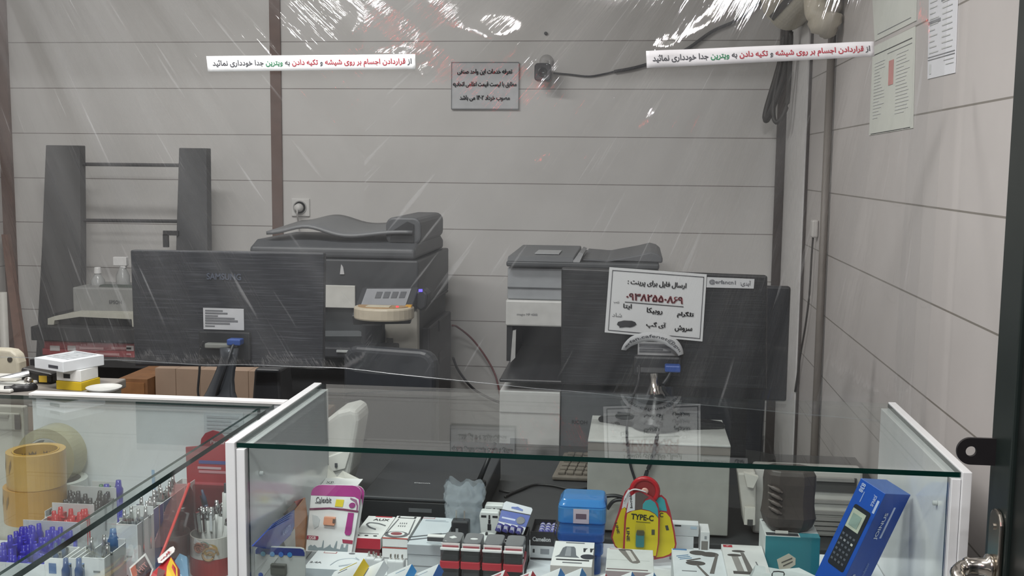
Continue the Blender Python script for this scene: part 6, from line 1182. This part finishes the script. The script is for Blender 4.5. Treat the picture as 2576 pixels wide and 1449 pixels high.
# pen cup
pc = at(482, 1336, 1.86); s = thing('pen_cup', 'white pen cup with a curly flower pattern and red foot', 'cup', (pc.x+.0405, 1.86, SH)); hh = pc.z-SH; rc = .0405
zr = max(.012, at(545, 1412, 1.82).z-SH)
bm = nb(); lathe(bm, [(rc*1.02, .0), (rc*1.02, zr), (rc*.98, zr), (rc*.98, 0)], (0, 0, 0), 'z', 40, close=True); ob('foot_band', bm, M('#a83a38', .4), s)
bm = nb(); lathe(bm, [(rc, zr+.0005), (rc*1.0, hh), (rc*.95, hh), (rc*.95, zr+.0005)], (0, 0, 0), 'z', 40, close=True); ob('wall', bm, M('#d8d3cc', .4), s, smooth=False)
bm = nb(); lathe(bm, [(rc*.94, .002), (rc*.94, .006)], (0, 0, 0), 'z', 30); ob('bottom', bm, WHITE, s)
def oncup(a, z, o=.0008): t = math.radians(a); return Vector(((rc+o)*math.cos(t), (rc+o)*math.sin(t), z))
def swirl(a0, z0, r, turns, mat, th):
    bm = nb(); pts = []
    for i in range(26):
        t = i/25; ang = t*turns*2*math.pi; rr_ = r*(1-.8*t); pts.append(oncup(a0+math.degrees(rr_*math.cos(ang)/rc), z0+rr_*math.sin(ang)))
    tube(bm, pts, th, 5, k=1); ob('printed_swirl', bm, mat, s)
swirl(255, zr+.022, .011, 1.6, M('#a5705f', .5), .0022); swirl(283, hh-.030, .016, 1.5, M('#b08f6a', .5), .0024); swirl(268, hh-.016, .010, 1.2, M('#8d6d60', .5), .002)
for a0, z0, r, m_ in ((285, hh-.020, .014, '#c2a05a'), (270, hh-.012, .010, '#86a59c'), (255, zr+.024, .008, '#b98a78')):
    bm = nb(); n = 16; V = [bm.verts.new(oncup(a0+math.degrees(r*math.cos(i*2*math.pi/n)/rc), z0+r*.8*math.sin(i*2*math.pi/n), .0006)) for i in range(n)]; bm.faces.new(V); ob('printed_patch', bm, M(m_, .5), s)
bm = nb(); V = [bm.verts.new(oncup(a, z, .0012)) for a, z in ((242, hh+.001), (272, hh-.006), (268, hh-.018), (238, hh-.010))]; bm.faces.new(V); ob('price_tag', bm, WHITE, s)
rr = random.Random(11)
def pen(name, label, cat, base, top_, r, mats, grp, cap=True):
    t = thing(name, label, cat, base, group=grp); d = Vector(top_)-Vector(base); t.rotation_euler = d.to_track_quat('Z', 'Y').to_euler(); L_ = d.length
    bm = nb(); lathe(bm, [(r*.5, 0), (r, L_*.1), (r, L_*.80)], (0, 0, 0), 'z', 10); ob('barrel', bm, mats[0], t, smooth=True)
    bm = nb(); lathe(bm, [(r*1.05, L_*.80), (r*1.05, L_*.90), (r*.7, L_*.93), (r*.55, L_)], (0, 0, 0), 'z', 10); ob('push_button', bm, mats[1], t, smooth=True)
    if cap:
        bm = nb(); bx(bm, -r*.35, r*.35, -r*1.9, -r*1.2, L_*.62, L_*.92); bx(bm, -r*.35, r*.35, -r*1.9, r*.0, L_*.90, L_*.93); ob('clip', bm, mats[2], t)
    return t
WPEN = M('#d2d2d0', .3); SIL = M('#cfcfcf', .15, 1)
cl = s.location.copy()
for k in range(15):
    a = rr.uniform(0, 6.28); q = rr.uniform(.15, .78)*rc; tx, ty = q*math.cos(a), q*math.sin(a)
    zt = at(545, rr.uniform(1262, 1296), 1.86).z
    pen('ball_pen', 'white and silver ball pen standing in the flower patterned pen cup', 'pen', cl+Vector((tx*.5, ty*.5, .008)), Vector((cl.x+tx*1.05, cl.y+ty*1.05, zt)), .0064, (WPEN, SIL, SIL), 'white pens in the pen cup')
pen('ball_pen', 'dark blue pen sticking up tilted among the white pens in the cup', 'pen', cl+Vector((.01, .012, .01)), at(508, 1232, 1.88), .004, (M('#33405e', .4), M('#33405e', .4), SIL), None)
bm = nb(); 
t = thing('eraser_pen', 'white capped pen at the right of the pen cup', 'pen', cl+Vector((.024, .0, .01)), rot=(0, .02, 0)); bm = nb(); zt = at(560, 1252, 1.86).z-SH; lathe(bm, [(.006, 0), (.006, zt)], (0, 0, 0), 'z', 10); ob('barrel', bm, WPEN, t, smooth=True); bm = nb(); lathe(bm, [(.003, zt), (.003, zt+.018)], (0, 0, 0), 'z', 8); ob('tip', bm, M('#4a4f55', .4), t)
# pen cartons: rows of open white boxes full of pens
def pen_box(label, u0, u1, vt, Y, dep, mats, fm, trims=(), pens=0, pcol=None, plab='', grp='', flap=0):
    a, b = at(u0, vt, Y), at(u1, vt, Y); w2 = b.x-a.x; hh = a.z-SH; s = thing('pen_carton', label, 'box', ((a.x+b.x)/2, Y, SH)); t = .0012
    bm = nb(); bx(bm, -w2/2, w2/2, 0, t, 0, hh, 0, fm); bx(bm, -w2/2, w2/2, dep-t, dep, 0, hh+flap, 0); bx(bm, -w2/2, -w2/2+t, t, dep-t, 0, hh); bx(bm, w2/2-t, w2/2, t, dep-t, 0, hh, 0, fm); bx(bm, -w2/2+t, w2/2-t, t, dep-t, 0, t); ob('carton', bm, mats, s)
    for nm, x0, x1, z0, z1, m_ in trims: front(s, nm, R4(x0*w2-w2/2, x1*w2-w2/2, hh-z0, max(.002, hh-z1)), m_)
    lc = s.location.copy()
    for k in range(pens):
        n2 = max(1, int(math.ceil(pens/2))); px = (-w2/2+.008)+(w2-.016)*((k % n2)/(max(1, n2-1))); py = dep*(.30 if k < n2 else .70); ln = rr.uniform(.012, .026)
        pen('ball_pen', plab, 'pen', lc+Vector((px, py, .004)), lc+Vector((px+rr.uniform(-.003, .003), py, hh+ln)), .0045, pcol, grp)
    return s
PB = M('#dfe0e0', .45, var=.02); BLU = M('#4a6a9c', .4); VIO = M('#4a4690', .4)
SIP = (M('#c9cccf', .25), SIL, SIL); BLP = (M('#3a5f96', .3), M('#35507c', .3), SIL)
pen_box('white pen carton with a square blue logo at the bottom left of the left showcase', 112, 158, 1403, 1.47, .05, [PB], None, (('logo', .22, .62, .008, .024, BLU),), 2, BLP, 'blue pen in the carton with the square logo', 'pens in the square logo carton')
pen_box('white pen carton right of the carton with the square logo', 172, 190, 1404, 1.48, .05, [PB], None)
pen_box('white pen carton with grey print left of the tall blue pen', 206, 262, 1402, 1.49, .07, [PB, M('#c9cacb', .45)], {'x+': 1}, (('printed_text', .5, .8, .02, .023, GREYINK), ('printed_text', .55, .9, .032, .036, GREYINK)), 3, SIP, 'silver tipped pen in the carton left of the tall blue pen', 'silver pens in the grey print carton', .006)
p = at(165, 1408, 1.455)
for k, u in enumerate((165, 198)):
    p = at(u, 1404, 1.455); pen('ball_pen', ('translucent blue pen upright between the two left pen cartons', 'translucent blue pen upright right of the narrow white carton')[k], 'pen', Vector((p.x, 1.455, SH)), p, .0062, (M('#5a7ba8', .2), M('#2f4a7c', .2), M('#4a6a9c', .3)), None)
p = at(284, 1330, 1.56); pen('marker_pen', 'tall translucent blue marker between the white cartons', 'pen', Vector((p.x, 1.56, SH)), p, .0085, (M('#5f82ac', .2), M('#4a6a94', .2), M('#54749e', .3)), None, cap=False)
pen_box('tall white carton with a tuck flap right of the blue marker', 292, 345, 1318, 1.60, .06, [PB, M('#cfc8c8', .45)], {'x+': 1}, (('tuck_line', .05, .72, .052, .054, M('#a9aaab', .5)), ('printed_text', .1, .5, .085, .088, GREYINK)), 4, SIP, 'silver tipped pen in the tall tuck flap carton', 'silver pens in the tuck flap carton', .012)
pen_box('white carton with violet and red side print behind the tuck flap carton', 336, 372, 1290, 1.68, .06, [PB, VIO], {'x+': 1}, (('violet_stripe', .25, .55, .0, .16, VIO), ('red_stripe', .58, .8, .03, .075, M('#b06a6e', .5)), ('white_text', .3, .5, .02, .075, M('#c9c9d0', .5))), 4, SIP, 'silver tipped pen in the violet and red carton', 'silver pens in the violet carton')
pen_box('white carton with a broad blue stripe beside the violet carton', 368, 408, 1264, 1.76, .06, [PB, BLU], {'x+': 1}, (('blue_stripe', .5, .96, .004, .17, BLU), ('dark_band', .5, .96, .048, .085, VIO)), 4, SIP, 'silver tipped pen in the blue striped carton', 'silver pens in the blue striped carton')
pen_box('pale carton seen through the red folder at the back of the pen row', 402, 440, 1240, 1.84, .06, [PB], None, (('dark_slot', .6, .8, .004, .03, M('#55585c', .5)),), 2, SIP, 'silver tipped pen in the pale carton behind the red folder', 'silver pens in the pale carton')
pen_box('pale carton at the very back beside the red blister card', 430, 466, 1222, 1.88, .05, [M('#dcdcdb', .45)], None)
s, P = leaf('ruler', 'pale blue ruler standing behind the pen cartons', 'ruler', [(384, 1255, 1.90), (392, 1256, 1.90), (388, 1182, 1.93), (381, 1182, 1.93)], M('#7d9cb8', .3), .0015)
# tubs of coloured pens
def tub(label, u0, u1, vt, Y, dep, n, hexc, plab, grp, zv, seed, capcol=None):
    a, b = at(u0, vt, Y), at(u1, vt, Y); w2 = b.x-a.x; hh = max(.05, a.z-SH); s = thing('pen_tray', label, 'box', ((a.x+b.x)/2, Y, SH)); t = .0012; r2 = random.Random(seed)
    bm = nb(); bx(bm, -w2/2, w2/2, 0, t, 0, hh); bx(bm, -w2/2, w2/2, dep-t, dep, 0, hh+.03); bx(bm, -w2/2, -w2/2+t, t, dep-t, 0, hh+.01); bx(bm, w2/2-t, w2/2, t, dep-t, 0, hh+.01); bx(bm, -w2/2+t, w2/2-t, t, dep-t, 0, t); ob('carton', bm, M('#d5d7d8', .4), s)
    m_ = M(hexc, .25, var=.15); lc = s.location.copy()
    for k in range(n):
        px = r2.uniform(-w2/2+.008, w2/2-.008); py = r2.uniform(.008, dep-.008); ln = r2.uniform(.004, zv)
        pen('ball_pen', plab, 'pen', lc+Vector((px*.9, py, .004)), lc+Vector((px+r2.uniform(-.006, .006), py+r2.uniform(-.004, .004), hh+ln+.02*(py/dep))), .0064, (m_, m_, M(capcol or hexc, .2)), grp)
tub('white tray of bright blue pens at the lower left edge', -40, 112, 1412, 1.50, .11, 46, '#2a25a8', 'bright blue pen in the tray at the lower left edge', 'bright blue pens in the tray', .012, 1, '#4a48c8')
tub('white tray of red pens behind the blue pens', 60, 170, 1350, 1.62, .09, 22, '#b8262c', 'red pen in the tray behind the bright blue pens', 'red pens in the tray', .012, 2)
tub('white tray of black pens behind the red pens', 112, 232, 1300, 1.74, .09, 34, '#2b2b2d', 'black pen in the tray behind the red pens', 'black pens in the tray', .010, 3, '#77787a')
tub('small tray of green capped pens behind the black pens', 200, 262, 1268, 1.845, .05, 12, '#2a6b45', 'green capped pen in the tray behind the black pens', 'green pens in the tray', .014, 4)
for k, (u, v, l) in enumerate(((268, 1218, 'blue marker standing behind the trays, left one'), (298, 1208, 'blue marker with a bright highlight standing behind the trays, right one'))):
    p = at(u, v, 1.87); q = at(u-6, 1280, 1.87); pen('marker_pen', l, 'pen', Vector((q.x, 1.87, SH)), p, .0085, (M('#3a36a0', .2), M('#332fa0', .15), M('#3a36a0', .2)), None, cap=False)
s, P = leaf('dark_card', 'dark violet card leaning on the blue markers', 'card', [(210, 1222, 1.90), (252, 1226, 1.88), (278, 1254, 1.86), (232, 1250, 1.87)], M('#3f3b58', .4), .002)
# bright cards at the bottom
s, P = leaf('sticker_card', 'tilted black and red card with a white border at the bottom edge', 'card', [(325, 1428, 1.46), (366, 1391, 1.49), (386, 1430, 1.48), (372, 1475, 1.44), (340, 1480, 1.43)], M('#d9d4d2', .45), .0015)
def inset(P, k): c = sum(P, Vector())/len(P); return [c+(q-c)*k-Vector((0, .0012, 0)) for q in P]
bm = nb(); F = [bm.verts.new(q-s.location) for q in inset(P, .86)]; bm.faces.new(F); ob('dark_print', bm, M('#4a2a2c', .4, var=.3, scale=90), s)
q = inset(P, .86); bm = nb(); F = [bm.verts.new(x-s.location-Vector((0, .0008, 0))) for x in (q[0], q[0].lerp(q[1], .35), q[4].lerp(q[3], .4), q[4])]; bm.faces.new(F); ob('orange_print', bm, M('#b5502c', .4, var=.3, scale=60), s)
txt('HIT', M('#c98a86', .5), s, P[1].lerp(P[4], .40)-s.location+Vector((.004, -.005, .001)), .018, .008, frame(P[1]-P[0], P[1]-P[2]), .02, 'printed_text')
s, P = leaf('tag_card', 'rounded white tag with red lettering above the red and yellow packet', 'card', [(396, 1405, 1.47), (428, 1377, 1.49), (436, 1374, 1.492), (440, 1380, 1.49), (438, 1388, 1.485), (408, 1416, 1.46), (398, 1416, 1.46)], M('#dedad8', .45), .0012)
txt('OSCAR', M('#a83038', .5), s, (P[0]+P[1]+P[4]+P[6])/4-s.location+Vector((.001, -.003, 0)), .022, .0065, frame(P[1]-P[0], P[0]-P[6]), .03, 'printed_text')
s, P = leaf('snack_packet', 'red and yellow packet at the bottom edge beside the pen cup', 'packet', [(366, 1475, 1.42), (384, 1440, 1.45), (412, 1412, 1.47), (430, 1400, 1.48), (448, 1428, 1.47), (450, 1480, 1.42)], M('#b0262c', .4, var=.1), .006)
bm = nb(); F = [bm.verts.new(at(u, v, y)-s.location) for u, v, y in ((415, 1480, 1.418), (420, 1425, 1.455), (430, 1402, 1.474), (446, 1430, 1.464), (448, 1480, 1.416))]; bm.faces.new(F); ob('yellow_panel', bm, M('#d8b53a', .4, var=.1), s)
bm = nb(); F = [bm.verts.new(at(u, v, y)-s.location) for u, v, y in ((394, 1452, 1.43), (398, 1428, 1.447), (416, 1436, 1.445), (408, 1456, 1.425))]; bm.faces.new(F); ob('dark_panel', bm, M('#5a3634', .5, var=.3), s)
s, P = leaf('clear_packet', 'pale blue clear packet between the red packet and the pen cup', 'packet', [(446, 1480, 1.50), (440, 1410, 1.54), (452, 1392, 1.56), (470, 1400, 1.56), (476, 1480, 1.50)], clear('#b9d3e2', .1, .5, '#8fb5cf', 1.45, .8), .006)
# ================================================================ left: things on the pale table behind the showcase
bmz = LZ
def obox(name, label, cat, front_px, Y, w2, dep, h, rz, mats, z, fm=None, bev=.001):
    p = at(front_px[0], front_px[1], Y); s = thing(name, label, cat, (p.x, Y, z), rz); bm = nb(); bx(bm, -w2/2, w2/2, -dep/2, dep/2, 0, h, 0, fm); ob('carton', bm, mats, s, bev=bev); return s
YW = M('#d0b228', .45)
s = obox('small_box', 'yellow box, lowest of the little stack behind the left showcase', 'box', (198, 985), 2.09, .062, .06, .018, -.18, [YW], bmz)
s = obox('small_box', 'small white box with a dark window on the yellow box', 'box', (196, 970), 2.09, .060, .055, .024, -.18, [M('#dfe0dd', .45)], bmz+.0185)
bm = nb(); bx(bm, -.012, .004, -.0282, -.0275, .006, .015); ob('window', bm, M('#232428', .4), s)
s = obox('small_box', 'wide white box with a dark slot, topmost of the little stack', 'box', (176, 935), 2.095, .092, .10, .022, -.42, [M('#d9dde0', .45)], bmz+.043)
bm = nb(); bx(bm, .0, .030, -.0507, -.05, .006, .012); ob('slot', bm, M('#3a3c44', .5), s); bm = nb(); bx(bm, -.034, .034, -.030, .032, .022, .0227); ob('label_print', bm, M('#a9adb0', .6, var=.25, scale=120), s); bm = nb(); bx(bm, -.034, .034, .036, .042, .022, .0227); ob('label_bar', bm, M('#8d9195', .6), s)
s = thing('saucer', 'flat pale round dish beside the little stack of boxes', 'dish', (at(262, 990, 2.06).x, 2.06, bmz)); bm = nb(); lathe(bm, [(.020, 0), (.030, .004), (.036, .010), (.034, .010), (.028, .006)], (0, 0, 0), 'z', 28); ob('dish', bm, M('#c9cac6', .35), s, smooth=True)
# paper trimmer
c = at(30, 985, 2.08); s = thing('paper_trimmer', 'paper trimmer with a silver rail and black handle at the far left', 'trimmer', (c.x-.10, 2.07, bmz+.006))
bm = nb(); bx(bm, -.18, .14, -.06, .10, -.0055, .002); ob('bed', bm, M('#cfcfca', .4), s, bev=.003)
bm = nb(); A, B = at(-60, 968, 2.06)-s.location, at(74, 938, 2.11)-s.location; tube(bm, [A, B], .0065, 8, k=1); ob('rail', bm, M('#c6c8ca', .2, .8), s)
bm = nb(); tube(bm, [at(84, 972, 2.06)-s.location, at(76, 978, 2.05)-s.location, at(50, 977, 2.035)-s.location, at(10, 978, 2.02)-s.location], [.010, .011, .009, .006], 10); ob('handle', bm, M('#1d1d1f', .4), s, smooth=True)
bm = nb(); lathe(bm, [(.007, 0), (.009, .006), (.009, .016), (.005, .02)], at(72, 958, 2.09)-s.location-Vector((0, 0, .012)), 'z', 12); ob('pivot', bm, CHROME, s, smooth=True)
bm = nb(); A = at(14, 972, 2.06)-s.location; bx(bm, A.x-.03, A.x+.03, A.y-.01, A.y+.01, .014, A.z+.012); ob('bracket', bm, M('#b5b3aa', .4), s, bev=.002)
s = thing('hole_punch', 'black stapler shaped tool behind the silver rail on the pale table', 'stapler', (at(105, 965, 2.14).x, 2.13, bmz)); bm = nb(); hexa(bm, [(-.03, -.02, 0), (.04, -.02, 0), (.04, -.02, .022), (-.03, -.02, .034), (-.03, .02, 0), (.04, .02, 0), (.04, .02, .022), (-.03, .02, .034)]); ob('body', bm, M('#2a2827', .45), s, bev=.006); bm = nb(); bx(bm, .012, .03, -.0206, -.02, .004, .018); ob('yellow_sticker', bm, M('#c9a83a', .5), s)
c = at(15, 945, 2.24); s = thing('laminator', 'rounded cream machine at the far left edge behind the trimmer', 'machine', (c.x-.06, 2.25, .80))
bm = nb(); zt = at(15, 882, 2.24).z; xr_ = at(41, 930, 2.24).x-s.location.x; prism(bm, [(-.25, 0), (xr_, 0), (xr_, zt-.83), (xr_-.005, zt-.812), (xr_-.018, zt-.802), (xr_-.035, zt-.80), (-.25, zt-.80)], 'y', 0, .035); ob('casing', bm, M('#cfc8b4', .45), s, bev=.006, seg=3); bm = nb(); lathe(bm, [(.006, 0), (.006, -.002)], (xr_-.020, 0, zt-.822), 'y', 12); ob('screw', bm, M('#4a4640', .5), s)
# cream drawer unit left of the back panel
p = at(80, 1020, 1.985); s = thing('drawer_unit', 'cream plastic drawer unit at the left end of the left showcase', 'drawer unit', (p.x-.2, 1.99, 0))
zt = at(40, 1016, 1.985).z; zd = at(40, 1072, 1.985).z
s.location.y = 1.962
bm = nb(); bx(bm, -.42, .195, 0, .018, .02, zt); ob('body', bm, M('#cbc8bd', .45), s, bev=.003)
bm = nb(); bx(bm, -.42, .190, -.008, -.0005, zd, zt-.012); ob('drawer', bm, M('#b3b0a6', .45), s, bev=.002); bm = nb(); bx(bm, .182, .194, -.010, -.0085, zd+.002, zt-.014); ob('drawer_edge', bm, M('#6d6a68', .5), s)
bm = nb(); bx(bm, .05, .17, -.012, -.0085, zt-.020, zt-.015); ob('drawer_grip', bm, M('#8b887f', .4), s)
# ================================================================ dark door leaf at the right edge
p = at(2489, 900, 1.42)
s = thing('open_door', 'dark green open door leaf at the right edge with a chrome lever handle', 'door', (.50, 1.42, 0)); DG = M('#1c2422', .35, var=.06); DG2 = M('#121615', .4)
XD = .462
bm = nb(); bx(bm, XD, XD+.04, 1.345, 1.42, .02, 2.35); wp('stile', bm, M('#1d2523', .35), s, bev=.003)
bm = nb(); bx(bm, XD+.006, XD+.034, .55, 1.344, .92, 2.35); wp('upper_panel', bm, DG2, s); bm = nb(); bx(bm, XD+.003, XD+.037, .55, 1.344, .05, .84); wp('lower_panel', bm, DG, s); bm = nb(); bx(bm, XD-.002, XD+.042, .55, 1.344, .84, .92); wp('mid_rail', bm, M('#161c1a', .35), s, bev=.004)
bm = nb(); bx(bm, XD-.0045, XD-.0025, .80, 1.335, .868, .874); wp('bright_bead', bm, M('#6d7673', .3), s)
# bracket tab with a hole
ca, cb2 = at(2440, 1133, 1.405), at(2475, 1133, 1.405); R0, R1 = .0175, .0066; yb0, yb1 = 1.400, 1.405
bm = nb(); n = 20; outer = [(XD+.001, ca.z-R0)]+[(ca.x+R0*math.cos(math.radians(t)), ca.z+R0*math.sin(math.radians(t))) for t in [270-i*180/n for i in range(n+1)]]+[(XD+.001, ca.z+R0)]
hole = [(ca.x+R1*math.cos(math.radians(t)), ca.z+R1*math.sin(math.radians(t))) for t in [270-i*360/28 for i in range(28)]]
def ringface(y):
    vo = [bm.verts.new((x, y, z)) for x, z in outer]; vh = [bm.verts.new((x, y, z)) for x, z in hole]; return vo, vh
o0, h0 = ringface(yb0); o1, h1_ = ringface(yb1)
for V, H_ in ((o0, h0), (o1, h1_)):
    ed = [bm.edges.new((V[i], V[(i+1) % len(V)])) for i in range(len(V))]+[bm.edges.new((H_[i], H_[(i+1) % len(H_)])) for i in range(len(H_))]; bmesh.ops.triangle_fill(bm, use_beauty=True, edges=ed)
for A, B in ((o0, o1), (h0, h1_)):
    for i in range(len(A)): bm.faces.new((A[i], A[(i+1) % len(A)], B[(i+1) % len(A)], B[i]))
wp('lock_bracket', bm, M('#221f21', .4), s)
# handle plate and lever
zc1 = at(2478, 1275, 1.38).z
bm = nb(); prism(bm, rrect(1.350, 1.392, zc1-.24, zc1, .02, 6), 'x', XD-.006, XD-.0002); pl = wp('handle_plate', bm, M('#b9b2a8', .22, 1), s, bev=.002)
for dz in (.022, .215):
    bm = nb(); lathe(bm, [(.004, 0), (.004, -.002)], (XD-.006, 1.371, zc1-dz), 'x', 12); wp('screw', bm, CHROME, s)
zl = at(2470, 1425, 1.371).z; bm = nb(); lathe(bm, [(.016, 0), (.016, -.006), (.011, -.008), (.010, -.026), (.0115, -.030), (.009, -.034)], (XD-.006, 1.371, zl), 'x', 20); wp('rosette', bm, CHROME, s, smooth=True)
e = at(2402, 1440, 1.36); bm = nb(); tube(bm, [(XD-.036, 1.371, zl), (e.x+.008, 1.368, zl-.003), (e.x+.002, 1.355, zl-.006), (e.x+.004, 1.33, zl-.012), (e.x+.010, 1.27, zl-.016)], [.0085, .008, .009, .0085, .008], 12); wp('lever', bm, CHROME, s, smooth=True)
# ================================================================ pieces of parts go one level deeper
PIECE_OF = {'screen_icon': ['touch_screen'], 'label_print': ['spec_label', 'paper_label', 'price_label'], 'lock_plate': ['front_cover'], 'tray_tab': ['output_tray'], 'drawer_grip': ['drawer', 'paper_bank'], 'drawer_edge': ['drawer'],
    'lens': ['body'], 'key_area': ['key_shelf'], 'keypad': ['key_shelf'], 'red_light': ['key_shelf'], 'start_key': ['key_shelf'], 'sticker': ['scanner_block'], 'front_strip': ['scanner_block'], 'feeder_slot': ['feeder_cover'],
    'side_latch': ['side_cover'], 'instruction_label': ['lid_cover'], 'status_light': ['panel_arm'], 'slot_lip': ['paper_slot'], 'mount_bar': ['mount_plate'], 'cable': ['cable_plug'], 'screw': ['handle_plate', 'casing'], 'lever': ['rosette'],
    'brand_lettering': ['back_shell', 'paper_bank', 'lid', 'scanner_lid', 'carton', 'tray', 'backing_card'], 'model_lettering': ['front_drawer'], 'socket_hole': ['socket_face'], 'front_key': ['body'], 'power_switch': ['tray_door'], 'reader_slot': ['card_reader'],
    'drive_plug': ['flash_drive'], 'stick_cap': ['flash_stick'], 'eyelet': ['hub'], 'rib': ['body'], 'silver_band': ['casing'], 'terminal': ['casing'], 'barcode': ['white_panel'], 'display_frame': ['calculator_picture'], 'display_window': ['calculator_picture'],
    'key': ['calculator_picture'], 'name_bar': ['carton'], 'thin_rule': ['carton'], 'coil_hub': ['coil_picture'], 'coil_badge': ['coil_picture'], 'table_bar': ['paper'], 'table_rule': ['paper'], 'border': ['paper'], 'underline': ['paper'], 'handwriting': ['paper'], 'scribble': ['paper'],
    'edge_strip': ['plate'], 'round_icon': ['blue_header'], 'printed_swirl': ['wall'], 'price_tag': ['wall'], 'core_print': ['core'], 'socket_ring': ['plate'], 'pin': ['body'], 'prong': ['body'], 'clip': ['barrel']}
FACES = ['carton', 'backing_card', 'paper', 'sheet', 'plate', 'rim_card', 'tape', 'wall', 'casing', 'body', 'tray']
for nm in ('printed_text', 'printed_mark', 'printed_rule', 'printed_line', 'printed_cable', 'printed_jack', 'printed_patch', 'printed_skyline', 'brand_box', 'oval_mark', 'red_rule', 'red_tab', 'red_logo', 'logo_mark', 'logo', 'icon', 'seam', 'fold_line', 'coil_side', 'coil_picture', 'label_window', 'holder_picture',
           'holder_arm', 'holder_body', 'holder_base', 'blue_label', 'dark_mark', 'case_picture', 'dark_case_picture', 'earbud_picture', 'ring_picture', 'ring_shine', 'ring_top', 'dark_window', 'teal_corner', 'vent_mark', 'price_label', 'calculator_picture', 'wavy_band', 'side_band', 'pink_header', 'pink_key',
           'ghost_print', 'price_sticker', 'capacity_tag', 'pale_stripe', 'blue_stripe', 'dark_band', 'violet_stripe', 'red_stripe', 'white_text', 'tuck_line', 'dark_slot', 'dark_print', 'orange_print', 'label', 'window', 'slot', 'label_bar', 'open_end', 'yellow_sticker', 'blue_panel', 'dark_rule', 'hang_hole'):
    PIECE_OF.setdefault(nm, FACES)
ROOTS = [o for o in bpy.data.objects if o.parent is None and o.get('category')]
for root in ROOTS:
    kids = list(root.children); by = {}
    for k in kids: by.setdefault(k.name.split('.')[0], k)
    moved = {}
    for k in kids:
        for want in PIECE_OF.get(k.name.split('.')[0], ()):
            host = by.get(want)
            if host and host is not k and host.location.length < 1e-9 and max(abs(a) for a in host.rotation_euler) < 1e-9:
                while host in moved: host = moved[host]            # never deeper than thing > part > sub-part
                if not k.children and host is not k: k.parent = host; moved[k] = host
                break
for root in ROOTS:                                                  # pieces whose part became a piece itself move up beside it
    for part in root.children:
        for sub in list(part.children):
            for deep in list(sub.children): deep.parent = part
